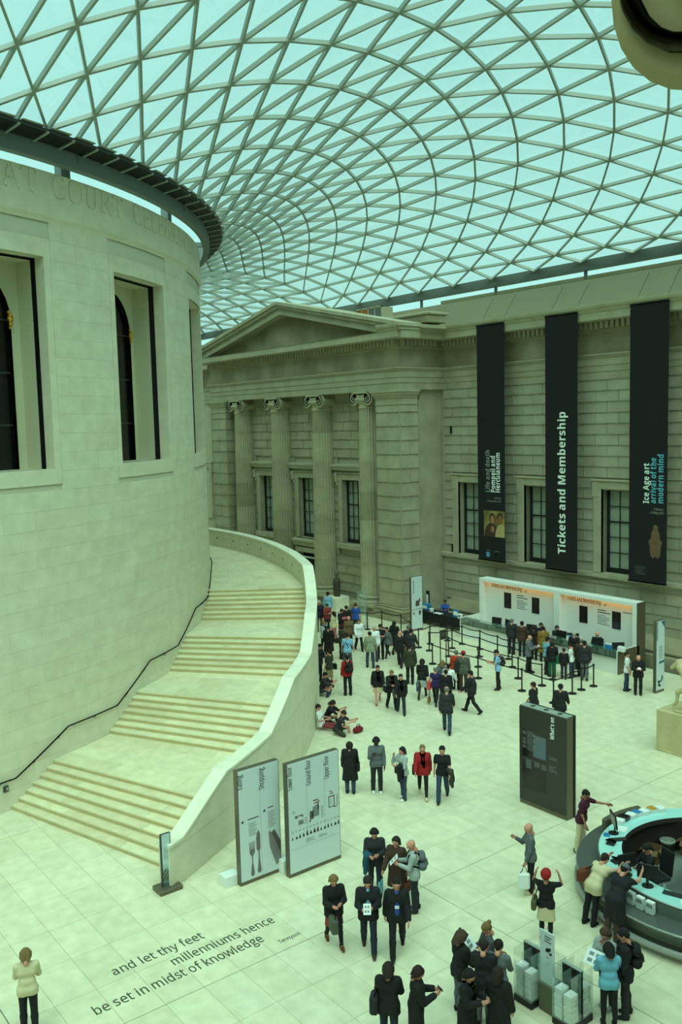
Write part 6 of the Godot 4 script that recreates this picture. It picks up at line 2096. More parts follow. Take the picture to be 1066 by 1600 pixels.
# ------------------------------------------------------------------ sculpture
func build_statues():
	var p := thing("pedestal", "square pale stone pedestal before the portico", "pedestal", Vector3(33.05, 0, -43.15))
	var m := MB.new()
	m.box(Vector3(0, 0.46, 0), Vector3(1.05, 0.92, 1.1), 0.012)
	part("block", m, M.coping_stone, p)
	m = MB.new()
	m.box(Vector3(0, 0.03, 0), Vector3(1.08, 0.06, 1.13), 0.01)
	part("foot", m, M.old_stone, p)
	var b := thing("bust", "slender dark stone bust with a small grey head on the square pedestal", "statue", Vector3(33.05, 0.92, -43.15))
	m = MB.new()
	m.lathe([Vector2(0.24, 0.0), Vector2(0.25, 0.3), Vector2(0.27, 0.7), Vector2(0.27, 0.95), Vector2(0.22, 1.08), Vector2(0.10, 1.14), Vector2(0.001, 1.15)], 24, 0, TAU, Vector3.ZERO, true, 0.75, 1.0)
	part("torso", m, mat("dark_sculpture", Color(0.26, 0.22, 0.16), 0.6), b)
	m = MB.new()
	m.lathe([Vector2(0.05, 1.10), Vector2(0.05, 1.22), Vector2(0.09, 1.27), Vector2(0.125, 1.38), Vector2(0.12, 1.48), Vector2(0.07, 1.56), Vector2(0.001, 1.58)], 20, 0, TAU, Vector3.ZERO, true, 1.1, 0.9)
	m.lathe([Vector2(0.001, -0.03), Vector2(0.025, 0.0), Vector2(0.001, 0.05)], 8, 0, TAU, Vector3(-0.13, 1.38, 0))
	part("head", m, mat("grey_sculpture", Color(0.38, 0.38, 0.32), 0.6), b)
	var q := thing("plinth", "large pale stone plinth at the edge of the court carrying a horse statue", "pedestal", Vector3(27.55, 0, -15.75))
	m = MB.new()
	m.box(Vector3(0, 0.72, 0), Vector3(1.44, 1.44, 2.74), 0.012)
	part("block", m, M.riser_stone, q)
	m = MB.new()
	m.box(Vector3(0, 0.04, 0), Vector3(1.48, 0.08, 2.78), 0.01)
	part("foot", m, M.riser_stone, q)
	var h := thing("horse_statue", "pale marble horse with arched neck and one raised foreleg", "statue", Vector3(27.35, 1.44, -15.55))
	var B := []
	var v := func(x: float, y: float, z: float) -> Vector3: return Vector3(x, y, z)
	# forwards is -z
	for e in [[[0, .98, -.5], [0, 1.02, .55], .30, .31, .12], [[0, 1.02, -.62], [0, 1.0, -.35], .27, .30, .1], [[0, 1.12, -.66], [0, 1.50, -1.0], .20, .135, .1], [[0, 1.50, -1.0], [0, 1.66, -1.05], .135, .10, .06], [[0, 1.64, -1.05], [0, 1.44, -1.30], .105, .062, .05], [[0, 1.44, -1.30], [0, 1.40, -1.33], .062, .055, .03],
		[[.05, 1.70, -1.0], [.06, 1.80, -1.02], .03, .012, .02], [[-.05, 1.70, -1.0], [-.06, 1.80, -1.02], .03, .012, .02],
		[[-.14, .86, -.62], [-.15, .66, -1.0], .12, .085, .07], [[-.15, .66, -1.0], [-.15, .30, -1.03], .075, .05, .04], [[-.15, .30, -1.03], [-.15, .18, -1.13], .05, .055, .03],
		[[.14, .86, -.6], [.14, .45, -.56], .12, .075, .07], [[.14, .45, -.56], [.14, .10, -.58], .07, .05, .04], [[.14, .10, -.58], [.14, .05, -.62], .06, .07, .03],
		[[.15, .95, .55], [.15, .55, .42], .18, .10, .08], [[.15, .55, .42], [.15, .40, .62], .09, .07, .05], [[.15, .40, .62], [.15, .10, .60], .06, .05, .03], [[.15, .10, .60], [.15, .05, .55], .06, .07, .03],
		[[-.15, .95, .55], [-.15, .55, .32], .18, .10, .08], [[-.15, .55, .32], [-.15, .40, .50], .09, .07, .05], [[-.15, .40, .50], [-.15, .10, .46], .06, .05, .03], [[-.15, .10, .46], [-.15, .05, .41], .06, .07, .03],
		[[0, 1.12, .80], [0, .85, .98], .07, .05, .04], [[0, .85, .98], [0, .45, .92], .06, .03, .04]]:
		B.append([v.call(e[0][0], e[0][1], e[0][2]), v.call(e[1][0], e[1][1], e[1][2]), e[2], e[3], e[4]])
	part("figure", geo_mesh(blob(B, 0.024)), mat("marble_horse", Color(0.78, 0.72, 0.55), 0.5), h)
	var hb := MB.new()
	hb.box(Vector3(0, 0.03, -0.15), Vector3(0.7, 0.06, 1.8), 0.02)
	part("slab", hb, M.riser_stone, h)
	# the great column close to the window from which the court is seen
	var src := get_node("column") as Node3D
	var near := src.duplicate() as Node3D
	near.name = numbered("column")
	near.position = Vector3(3.42, 0, -0.86)
	near.set_meta("label", "great stone column close by whose carved scroll cuts the top corner of the view")
	near.remove_meta("group")
	add_child(near, true)
	for c in near.get_children():
		if c is MeshInstance3D: c.material_override = M.capital_stone

# ------------------------------------------------------------------ smooth bodies
# a field of tapered capsules [a, b, ra, rb, blend], joined by a smooth minimum, cut by planes [point, normal], meshed as surface nets
func blob(bones: Array, cell: float, cuts := [], tint := Color.WHITE) -> Dictionary:
	var lo := Vector3(9, 9, 9)
	var hi := -lo
	for b in bones:
		var r: float = maxf(b[2], b[3]) + cell * 2.0 + 0.004
		lo = lo.min(b[0] - Vector3.ONE * r).min(b[1] - Vector3.ONE * r)
		hi = hi.max(b[0] + Vector3.ONE * r).max(b[1] + Vector3.ONE * r)
	var nx := int((hi.x - lo.x) / cell) + 2
	var ny := int((hi.y - lo.y) / cell) + 2
	var nz := int((hi.z - lo.z) / cell) + 2
	var F := PackedFloat32Array()
	F.resize(nx * ny * nz)
	F.fill(9.0)
	for bn in bones:
		var a: Vector3 = bn[0]
		var ba: Vector3 = bn[1] - a
		var ra: float = bn[2]
		var dr: float = bn[3] - ra
		var k: float = bn[4]
		var inv: float = 1.0 / maxf(ba.dot(ba), 1e-9)
		var R: float = maxf(ra, ra + dr) + k + cell * 2.0
		var l: Vector3 = (a.min(bn[1]) - Vector3.ONE * R - lo) / cell
		var u: Vector3 = (a.max(bn[1]) + Vector3.ONE * R - lo) / cell
		var x0 := maxi(0, int(l.x)); var x1 := mini(nx - 1, int(u.x) + 1)
		var y0 := maxi(0, int(l.y)); var y1 := mini(ny - 1, int(u.y) + 1)
		var z0 := maxi(0, int(l.z)); var z1 := mini(nz - 1, int(u.z) + 1)
		for z in range(z0, z1 + 1):
			for y in range(y0, y1 + 1):
				var at := (z * ny + y) * nx
				var p := lo + Vector3(x0, y, z) * cell - a
				for x in range(x0, x1 + 1):
					var h := clampf(p.dot(ba) * inv, 0.0, 1.0)
					var d := (p - ba * h).length() - ra - dr * h
					var f := F[at + x]
					if d < f + k:
						if f < d + k and k > 0.0:
							var s := 0.5 + 0.5 * (f - d) / k
							F[at + x] = lerpf(f, d, s) - k * s * (1.0 - s)
						else: F[at + x] = d
					p.x += cell
	for c in cuts:
		var n: Vector3 = c[1]
		for z in nz:
			for y in ny:
				var at := (z * ny + y) * nx
				var e: float = (lo + Vector3(0, y, z) * cell - c[0]).dot(n)
				for x in nx:
					if e > F[at + x]: F[at + x] = e
					e += n.x * cell
	var V := PackedVector3Array()
	var N := PackedVector3Array()
	var I := PackedInt32Array()
	var C := PackedColorArray()
	var id := PackedInt32Array()
	id.resize(nx * ny * nz)
	id.fill(-1)
	var sy := nx
	var sz := nx * ny
	var lim := cell * 2.2
	var o := [0, 1, sy, sy + 1, sz, sz + 1, sz + sy, sz + sy + 1]
	var pairs := [[0, 1], [2, 3], [4, 5], [6, 7], [0, 2], [1, 3], [4, 6], [5, 7], [0, 4], [1, 5], [2, 6], [3, 7]]
	var cor := [Vector3(0, 0, 0), Vector3(1, 0, 0), Vector3(0, 1, 0), Vector3(1, 1, 0), Vector3(0, 0, 1), Vector3(1, 0, 1), Vector3(0, 1, 1), Vector3(1, 1, 1)]
	var f8 := PackedFloat32Array(); f8.resize(8)
	for z in nz - 1:
		for y in ny - 1:
			var at := (z * ny + y) * nx
			for x in nx - 1:
				var i := at + x
				if absf(F[i]) > lim: continue
				var neg := 0
				for j in 8:
					f8[j] = F[i + o[j]]
					if f8[j] < 0.0: neg += 1
				if neg == 0 or neg == 8: continue
				var s := Vector3.ZERO
				var cnt := 0
				for e in pairs:
					var fa := f8[e[0]]
					var fb := f8[e[1]]
					if (fa < 0.0) != (fb < 0.0):
						s += cor[e[0]].lerp(cor[e[1]], fa / (fa - fb))
						cnt += 1
				id[i] = V.size()
				V.append(lo + (Vector3(x, y, z) + s / cnt) * cell)
				N.append(Vector3(f8[1] + f8[3] + f8[5] + f8[7] - f8[0] - f8[2] - f8[4] - f8[6], f8[2] + f8[3] + f8[6] + f8[7] - f8[0] - f8[1] - f8[4] - f8[5], f8[4] + f8[5] + f8[6] + f8[7] - f8[0] - f8[1] - f8[2] - f8[3]).normalized())
				C.append(tint)
	for z in range(1, nz - 1):
		for y in range(1, ny - 1):
			var at := (z * ny + y) * nx
			for x in range(1, nx - 1):
				var i := at + x
				if id[i] < 0: continue
				var s0 := F[i] < 0.0
				if s0 != (F[i + 1] < 0.0): net(I, id[i], id[i - sy], id[i - sy - sz], id[i - sz], s0)
				if s0 != (F[i + sy] < 0.0): net(I, id[i], id[i - sz], id[i - sz - 1], id[i - 1], s0)
				if s0 != (F[i + sz] < 0.0): net(I, id[i], id[i - 1], id[i - 1 - sy], id[i - sy], s0)
	return {"v": V, "n": N, "i": I, "c": C}

func net(I: PackedInt32Array, a: int, b: int, c: int, d: int, out: bool):
	if a < 0 or b < 0 or c < 0 or d < 0: return
	if out: I.append_array(PackedInt32Array([a, c, b, a, d, c]))
	else: I.append_array(PackedInt32Array([a, b, c, a, c, d]))

func geo_add(g: Dictionary, s: Dictionary, t: Transform3D):
	var base: int = g.v.size()
	var flip := t.basis.determinant() < 0
	for k in s.v.size():
		g.v.append(t * s.v[k])
		g.n.append((t.basis * s.n[k]).normalized())
	g.c.append_array(s.c)
	for k in range(0, s.i.size(), 3):
		g.i.append(base + s.i[k])
		g.i.append(base + (s.i[k + 2] if flip else s.i[k + 1]))
		g.i.append(base + (s.i[k + 1] if flip else s.i[k + 2]))

func geo_mesh(g: Dictionary) -> ArrayMesh:
	var m := ArrayMesh.new()
	var a := []; a.resize(Mesh.ARRAY_MAX)
	a[Mesh.ARRAY_VERTEX] = g.v; a[Mesh.ARRAY_NORMAL] = g.n; a[Mesh.ARRAY_COLOR] = g.c; a[Mesh.ARRAY_INDEX] = g.i
	m.add_surface_from_arrays(Mesh.PRIMITIVE_TRIANGLES, a)
	return m

# ------------------------------------------------------------------ people
# every pose is a set of angles in degrees: lean, thigh and knee of both legs, spread, arms [forwards, outwards, elbow, inwards], head nod
const POSES := {
	"stand": {"lean": 1, "l": [3, 5], "r": [-2, 4], "la": [3, 9, 14, 6], "ra": [5, 9, 16, 6], "nod": 8},
	"wide": {"lean": 2, "l": [6, 4], "r": [-4, 4], "sp": 7, "la": [2, 14, 20, 8], "ra": [6, 14, 24, 8], "nod": 12},
	"hold": {"lean": 4, "l": [4, 6], "r": [-2, 4], "la": [22, 8, 82, 34], "ra": [20, 8, 86, 34], "nod": 30},
	"phone": {"lean": 3, "l": [4, 6], "r": [-2, 4], "la": [6, 8, 16, 8], "ra": [28, 10, 100, 26], "nod": 22},
	"walk": {"lean": 4, "l": [24, 8], "r": [-13, 24], "la": [-20, 8, 16, 4], "ra": [22, 8, 24, 6], "nod": 8},
	"stride": {"lean": 5, "l": [-15, 26], "r": [25, 8], "la": [22, 9, 26, 6], "ra": [-20, 10, 18, 4], "nod": 10},
	"walkhold": {"lean": 4, "l": [20, 8], "r": [-11, 20], "la": [16, 8, 86, 38], "ra": [18, 8, 78, 30], "nod": 26},
	"lean": {"lean": 40, "l": [-10, 4], "r": [-5, 6], "la": [62, 16, 46, 26], "ra": [66, 16, 40, 26], "nod": 22},
	"reach": {"lean": 10, "l": [2, 5], "r": [-4, 4], "la": [62, 34, 14, 4], "ra": [2, 10, 18, 6], "nod": 24},
	"sit": {"lean": 8, "l": [84, 84], "r": [82, 82], "sp": 5, "la": [36, 10, 66, 30], "ra": [34, 10, 70, 30], "nod": 26, "y": 0.46},
	"clerk": {"lean": 5, "l": [84, 84], "r": [82, 82], "sp": 5, "la": [40, 10, 60, 24], "ra": [36, 10, 66, 26], "nod": 16, "y": 0.50},
	"crouch": {"lean": 16, "l": [112, 128], "r": [108, 124], "sp": 10, "la": [50, 12, 60, 36], "ra": [46, 12, 66, 36], "nod": 20, "y": 0.13},
	"floor": {"lean": -12, "l": [86, 6], "r": [84, 10], "sp": 5, "la": [30, 10, 70, 34], "ra": [24, 10, 76, 34], "nod": 22, "y": 0.12},
	"kneesup": {"lean": 26, "l": [96, 88], "r": [70, 96], "sp": 20, "la": [52, 10, 50, 20], "ra": [56, 10, 44, 20], "nod": 34, "y": 0.12},
	"camera": {"lean": 0, "l": [4, 5], "r": [-2, 4], "la": [74, 30, 122, 44], "ra": [72, 32, 124, 44], "nod": 4},
	"chin": {"lean": 3, "l": [6, 4], "r": [-3, 5], "sp": 4, "la": [22, 12, 84, 50], "ra": [44, 14, 128, 34], "nod": 6},
	"arms": {"lean": 2, "l": [5, 5], "r": [-3, 4], "sp": 3, "la": [20, 12, 92, 58], "ra": [22, 12, 86, 58], "nod": 10},
}
var pose_cache := {}
var geo_cache := {}
var mesh_cache := {}

func arm_dir(p: float, o: float, sg: float) -> Vector3:
	return Vector3(sg * sin(deg_to_rad(o)), -cos(deg_to_rad(o)) * cos(deg_to_rad(p)), cos(deg_to_rad(o)) * sin(deg_to_rad(p)))

func joints(pose: String) -> Dictionary:
	if pose_cache.has(pose): return pose_cache[pose]
	var q: Dictionary = POSES[pose]
	var J := {}
	var ln := deg_to_rad(q.lean)
	var U := Vector3(0, cos(ln), sin(ln))
	var P := Vector3(0, 0.94, 0)
	var low := 9.0
	for side in ["l", "r"]:
		var sg := 1.0 if side == "l" else -1.0
		var t: float = q[side][0]
		var k: float = q[side][1]
		var sp: float = q.get("sp", 1.5)
		var hip := P + Vector3(sg * 0.092, -0.02, 0)
		var kn := hip + arm_dir(t, sp, sg) * 0.425
		var an := kn + arm_dir(t - k, sp * 0.3, sg) * 0.41
		J[side + "hip"] = hip; J[side + "knee"] = kn; J[side + "ankle"] = an
		var fp := t - k
		J[side + "foot"] = clampf(fp, -60.0, 90.0) if q.has("y") and t > 60 else minf(fp * 0.9, 0.0) if fp < -18 else maxf(0.0, fp - 4.0)
		low = minf(low, an.y)
	var dy: float = 0.085 - low
	if q.has("y"): dy = q.y - 0.94 + 0.11
	J.P = P
	J.U = U
	J.N = P + U * 0.535
	var nod := deg_to_rad(q.nod)
	var hd := Vector3(0, cos(ln * 0.6 + nod * 0.35), sin(ln * 0.6 + nod * 0.35))
	J.H = J.N + hd * 0.145
	J.HB = Basis(Vector3.RIGHT, ln * 0.5 + nod)
	for side in ["l", "r"]:
		var sg := 1.0 if side == "l" else -1.0
		var a: Array = q[side + "a"]
		var S: Vector3 = P + U * 0.475 + Vector3(sg * 0.18, 0, 0)
		var d := arm_dir(a[0] + q.lean * 0.3, a[1], sg)
		var E := S + d * 0.285
		var d2 := arm_dir(a[0] + a[2] + q.lean * 0.3, a[1] - a[3], sg)
		J[side + "sh"] = S; J[side + "el"] = E; J[side + "wr"] = E + d2 * 0.245; J[side + "hd"] = d2
	for k in J:
		if J[k] is Vector3 and not k in ["U", "lhd", "rhd"]: J[k] += Vector3(0, dy, 0)
	pose_cache[pose] = J
	return J

func head_geo() -> Dictionary:
	if geo_cache.has("head"): return geo_cache.head
	var b := [
		[Vector3(0, .03, -.032), Vector3(0, .022, .012), .088, .084, .0],
		[Vector3(0, .0, .034), Vector3(0, -.072, .046), .058, .034, .035],
		[Vector3(-.035, -.05, .02), Vector3(.035, -.05, .02), .038, .038, .03],
		[Vector3(-.03, .026, .078), Vector3(.03, .026, .078), .010, .010, .02],
		[Vector3(0, .012, .086), Vector3(0, -.022, .104), .009, .014, .014],
		[Vector3(-.016, -.055, .076), Vector3(.016, -.055, .076), .009, .009, .012],
		[Vector3(.083, .012, -.012), Vector3(.083, -.022, -.006), .016, .012, .012],
		[Vector3(-.083, .012, -.012), Vector3(-.083, -.022, -.006), .016, .012, .012],
		[Vector3(0, -.05, -.022), Vector3(0, -.15, -.035), .052, .056, .03],
	]
	var g := blob(b, 0.009)
	for i in g.v.size():
		var p: Vector3 = g.v[i]
		if p.z > 0.07 and absf(p.y + 0.055) < 0.007 and absf(p.x) < 0.026: g.c[i] = Color(0.62, 0.34, 0.33)
		elif p.z > 0.06 and absf(p.y - 0.026) < 0.007 and absf(absf(p.x) - 0.034) < 0.016: g.c[i] = Color(0.30, 0.24, 0.20)
	for sg in [-1.0, 1.0]:
		geo_add(g, blob([[Vector3(sg * .033, .006, .078), Vector3(sg * .033, .006, .080), .0125, .0125, 0.0]], 0.006, [], Color(0.75, 0.75, 0.75)), Transform3D.IDENTITY)
		geo_add(g, blob([[Vector3(sg * .033, .006, .087), Vector3(sg * .033, .006, .088), .0065, .0065, 0.0]], 0.004, [], Color(0.05, 0.04, 0.03)), Transform3D.IDENTITY)
	geo_cache.head = g
	return g

func hand_geo() -> Dictionary:       # fingers along +y, palm towards +z, thumb on +x
	if geo_cache.has("hand"): return geo_cache.hand
	var b := [[Vector3(0, -.03, 0), Vector3(0, .02, 0), .026, .026, 0.0]]
	var L := [0.070, 0.078, 0.072, 0.056]
	for i in 4:
		var x := 0.027 - i * 0.018
		b.append([Vector3(x * 0.7, .015, 0), Vector3(x, .085, 0.002), .015, .0125, .012])
		var l: float = L[i]
		b.append([Vector3(x, .088, .002), Vector3(x * 1.05, .088 + l * 0.48, .014), .0095, .0088, .004])
		b.append([Vector3(x * 1.05, .088 + l * 0.48, .014), Vector3(x * 1.05, .088 + l * 0.82, .036), .0088, .0075, .003])
	b.append([Vector3(.026, .018, .006), Vector3(.050, .052, .016), .015, .011, .010])
	b.append([Vector3(.050, .052, .016), Vector3(.054, .085, .028), .011, .0085, .004])
	geo_cache.hand = blob(b, 0.0055)
	return geo_cache.hand

func torso_bones(J: Dictionary, g: float) -> Array:
	var U: Vector3 = J.U
	var P: Vector3 = J.P
	var X := Vector3(1, 0, 0)
	var c := P + U * 0.36
	return [
		[P - X * 0.075, P + X * 0.075, 0.112 + g, 0.112 + g, 0.05],
		[P + U * 0.16 - X * 0.055, P + U * 0.16 + X * 0.055, 0.103 + g, 0.103 + g, 0.06],
		[c - X * 0.085 + Vector3(0, 0, .012), c + X * 0.085 + Vector3(0, 0, .012), 0.112 + g, 0.112 + g, 0.06],
		[J.rsh + Vector3(.03, -.01, 0), J.lsh + Vector3(-.03, -.01, 0), 0.062 + g, 0.062 + g, 0.05],
		[P + U * 0.46, J.N, 0.075 + g, 0.058 + g * 0.5, 0.05],
	]

func arm_bones(J: Dictionary, s: String, g: float, upto := 2.0) -> Array:
	var a := [[J[s + "sh"], J[s + "sh"].lerp(J[s + "el"], minf(upto, 1.0)), 0.056 + g, lerpf(0.056, 0.043, minf(upto, 1.0)) + g, 0.035]]
	if upto > 1.0: a.append([J[s + "el"], J[s + "el"].lerp(J[s + "wr"], upto - 1.0), 0.043 + g, lerpf(0.043, 0.030, upto - 1.0) + g, 0.02])
	return a

func leg_bones(J: Dictionary, s: String, g: float, gl: float, upto := 2.0) -> Array:
	var a := [[J[s + "hip"], J[s + "hip"].lerp(J[s + "knee"], minf(upto, 1.0)), 0.086 + g, lerpf(0.086, 0.058, minf(upto, 1.0)) + g, 0.03]]
	if upto > 1.0:
		var k: Vector3 = J[s + "knee"]
		var n: Vector3 = J[s + "ankle"]
		var calf := k.lerp(n, 0.32) + Vector3(0, 0, -0.012)
		a.append([k, calf, 0.056 + g, 0.055 + gl, 0.02])
		a.append([calf, k.lerp(n, upto - 1.0), 0.055 + gl, 0.037 + gl, 0.02])
	return a

func pose_mesh(pose: String, kind: String) -> ArrayMesh:
	var key := pose + "/" + kind
	if mesh_cache.has(key): return mesh_cache[key]
	var J := joints(pose)
	var bones := []
	var cuts := []
	var U: Vector3 = J.U
	var P: Vector3 = J.P
	var sit: bool = POSES[pose].has("y")
	var g := {}
	match kind:
		"body":
			bones = torso_bones(J, -0.01)
			for s in ["l", "r"]:
				bones.append_array(arm_bones(J, s, -0.006))
				bones.append_array(leg_bones(J, s, -0.006, -0.006))
				var fb := Basis(Vector3.RIGHT, -deg_to_rad(J[s + "foot"]))
				bones.append([J[s + "ankle"], J[s + "ankle"] + fb * Vector3(0, -0.045, 0.10), 0.034, 0.026, 0.02])
			bones.append([J.N, J.H + Vector3(0, -0.06, -0.01), 0.056, 0.05, 0.03])
			g = blob(bones, 0.021)
			geo_add(g, head_geo(), Transform3D(J.HB, J.H))
			for s in ["l", "r"]:
				var d: Vector3 = J[s + "hd"]
				var z := Vector3(-1 if s == "l" else 1, 0, 0.0)
				z = (z - d * z.dot(d)).normalized()
				var x := d.cross(z)
				if s == "r": x = -x
				if x.z < 0 and absf(d.y) > 0.6: pass
				geo_add(g, hand_geo(), Transform3D(Basis(x, d, z), J[s + "wr"] + d * 0.02))
		"tee", "shirt", "jacket", "coat", "vest":
			var loose: float = {"tee": 0.010, "shirt": 0.013, "jacket": 0.027, "coat": 0.032, "vest": 0.012}[kind]
			bones = torso_bones(J, loose)
			var reach: float = {"tee": 0.72, "shirt": 1.93, "jacket": 1.96, "coat": 1.97, "vest": 0.35}[kind]
			for s in ["l", "r"]:
				bones.append_array(arm_bones(J, s, loose * 0.9 + 0.004, reach))
				if kind != "vest" or true: pass
			var drop := {"tee": 0.10, "shirt": 0.10, "jacket": 0.16, "coat": 0.48, "vest": 0.10}[kind] as float
			if sit: drop = minf(drop, 0.08)
			var X := Vector3(1, 0, 0)
			var wide := 0.10 if kind != "coat" else 0.13
			bones.append([P - X * 0.075, P - X * wide - Vector3(0, drop + 0.12, -0.01), 0.112 + loose, 0.10 + loose * 1.6, 0.05])
			bones.append([P + X * 0.075, P + X * wide - Vector3(0, drop + 0.12, -0.01), 0.112 + loose, 0.10 + loose * 1.6, 0.05])
			cuts = [[P - Vector3(0, drop, 0), Vector3(0, -1, 0.0)], [J.N + U * 0.035, U.rotated(Vector3.RIGHT, 0.25)]]
			g = blob(bones, 0.020, cuts)
		"trousers", "leggings", "shorts", "flares":
			var gl: float = {"trousers": 0.020, "leggings": 0.004, "shorts": 0.02, "flares": 0.014}[kind]
			var gt: float = {"trousers": 0.012, "leggings": 0.003, "shorts": 0.022, "flares": 0.006}[kind]
			bones = [[P - Vector3(0.075, 0.0, 0), P + Vector3(0.075, 0.0, 0), 0.116, 0.116, 0.05], [P + U * 0.06 - Vector3(0.06, 0, 0), P + U * 0.06 + Vector3(0.06, 0, 0), 0.108, 0.108, 0.04]]
			for s in ["l", "r"]:
				bones.append_array(leg_bones(J, s, gt, gl, 2.0 if kind != "shorts" else 1.0))
				if kind == "flares" or kind == "trousers": bones.append([J[s + "knee"].lerp(J[s + "ankle"], 0.6), J[s + "ankle"] + Vector3(0, -0.015, 0.0), 0.05 + gl * 0.5, 0.056 + (0.022 if kind == "flares" else 0.004), 0.02])
			cuts = [[P + U * 0.12, U]]
			g = blob(bones, 0.020, cuts)
		"skirt":
			var kl: Vector3 = J.lknee
			var kr: Vector3 = J.rknee
			var hem := P + Vector3(0, -0.40, 0.02)
			bones = [[P + Vector3(-0.07, 0.08, 0), P + Vector3(-0.10, -0.46, 0), 0.105, 0.125, 0.06], [P + Vector3(0.07, 0.08, 0), P + Vector3(0.10, -0.46, 0), 0.105, 0.125, 0.06], [P, (kl + kr) * 0.5, 0.11, 0.13, 0.06]]
			cuts = [[hem, Vector3(0, -1, 0)], [P + U * 0.13, U]]
			g = blob(bones, 0.020, cuts)
	mesh_cache[key] = geo_mesh(g)
	return mesh_cache[key]

func hair_mesh(style: String) -> ArrayMesh:
	if mesh_cache.has("hair" + style): return mesh_cache["hair" + style]
	var face := [Vector3(0, .058, .074), Vector3(0, -.66, .75)]
	var b := [[Vector3(0, .040, -.036), Vector3(0, .034, .006), .097, .090, .0]]
	var cuts := [face]
	match style:
		"short": b.append([Vector3(0, -.02, -.07), Vector3(0, -.06, -.06), .055, .04, .03])
		"crop":
			b = [[Vector3(0, .034, -.034), Vector3(0, .028, .006), .093, .088, .0]]
			b.append([Vector3(0, -.02, -.065), Vector3(0, -.05, -.055), .05, .04, .03])
		"fringe":
			b = [[Vector3(0, .026, -.034), Vector3(0, .02, -.006), .093, .089, .0], [Vector3(0, -.02, -.06), Vector3(0, -.05, -.055), .05, .04, .03]]
			cuts.append([Vector3(0, .045, 0), Vector3(0, 0.9, 0.43)])
		"bob":
			for s in [-1.0, 1.0]:
				b.append([Vector3(s * .075, .03, -.02), Vector3(s * .085, -.10, -.01), .045, .038, .03])
				b.append([Vector3(s * .04, .0, -.075), Vector3(s * .05, -.12, -.065), .055, .045, .03])
		"long", "curly":
			var e := 0.018 if style == "curly" else 0.0
			for s in [-1.0, 1.0]:
				b.append([Vector3(s * .075, .03, -.025), Vector3(s * (.092 + e), -.20, -.012), .044 + e, .036 + e, .03])
				b.append([Vector3(s * .04, .0, -.075), Vector3(s * .055, -.28 - e, -.088), .056 + e, .045 + e, .03])
			b.append([Vector3(0, -.05, -.09), Vector3(0, -.30, -.095), .06 + e, .04 + e, .03])
			if style == "curly":
				for i in 26:
					var a := i * 2.4
					var p := Vector3(cos(a) * .105, .10 - i * .012, -.035 + sin(a) * .085)
					b.append([p, p + Vector3(0, -.02, 0), .03, .03, .015])
		"bun":
			b.append([Vector3(0, .085, -.115), Vector3(0, .09, -.13), .045, .045, .01])
			b.append([Vector3(0, -.02, -.07), Vector3(0, -.05, -.055), .05, .035, .03])
		"pony":
			b.append([Vector3(0, .02, -.11), Vector3(0, -.16, -.14), .036, .022, .02])
			b.append([Vector3(0, -.02, -.07), Vector3(0, -.05, -.055), .05, .035, .03])
		"cap":
			b = [[Vector3(0, .045, -.034), Vector3(0, .04, .004), .102, .098, .0], [Vector3(-.045, .052, .09), Vector3(.045, .052, .09), .02, .02, .03], [Vector3(-.035, .046, .125), Vector3(.035, .046, .125), .014, .014, .02]]
			cuts = [[Vector3(0, .026, 0), Vector3(0, -1, 0)]]
		"hat":
			b = [[Vector3(0, .055, -.05), Vector3(0, .06, .0), .125, .115, .0], [Vector3(0, .05, -.09), Vector3(0, .02, -.10), .10, .09, .03]]
			cuts = [[Vector3(0, .0, .05), Vector3(0, -.8, .6)]]
	mesh_cache["hair" + style] = geo_mesh(blob(b, 0.0115, cuts))
	return mesh_cache["hair" + style]

func shoe_mesh() -> ArrayMesh:
	if not mesh_cache.has("shoe"):
		var b := [[Vector3(0, 0.0, -.045), Vector3(0, -.035, .03), .046, .046, 0.0], [Vector3(0, -.045, .03), Vector3(0, -.052, .145), .043, .034, .03], [Vector3(0, -.05, -.05), Vector3(0, -.05, .0), .036, .036, .02]]
		mesh_cache["shoe"] = geo_mesh(blob(b, 0.010, [[Vector3(0, -.085, 0), Vector3(0, -1, 0)], [Vector3(0, .022, 0), Vector3(0, 1, 0)]]))
	return mesh_cache["shoe"]

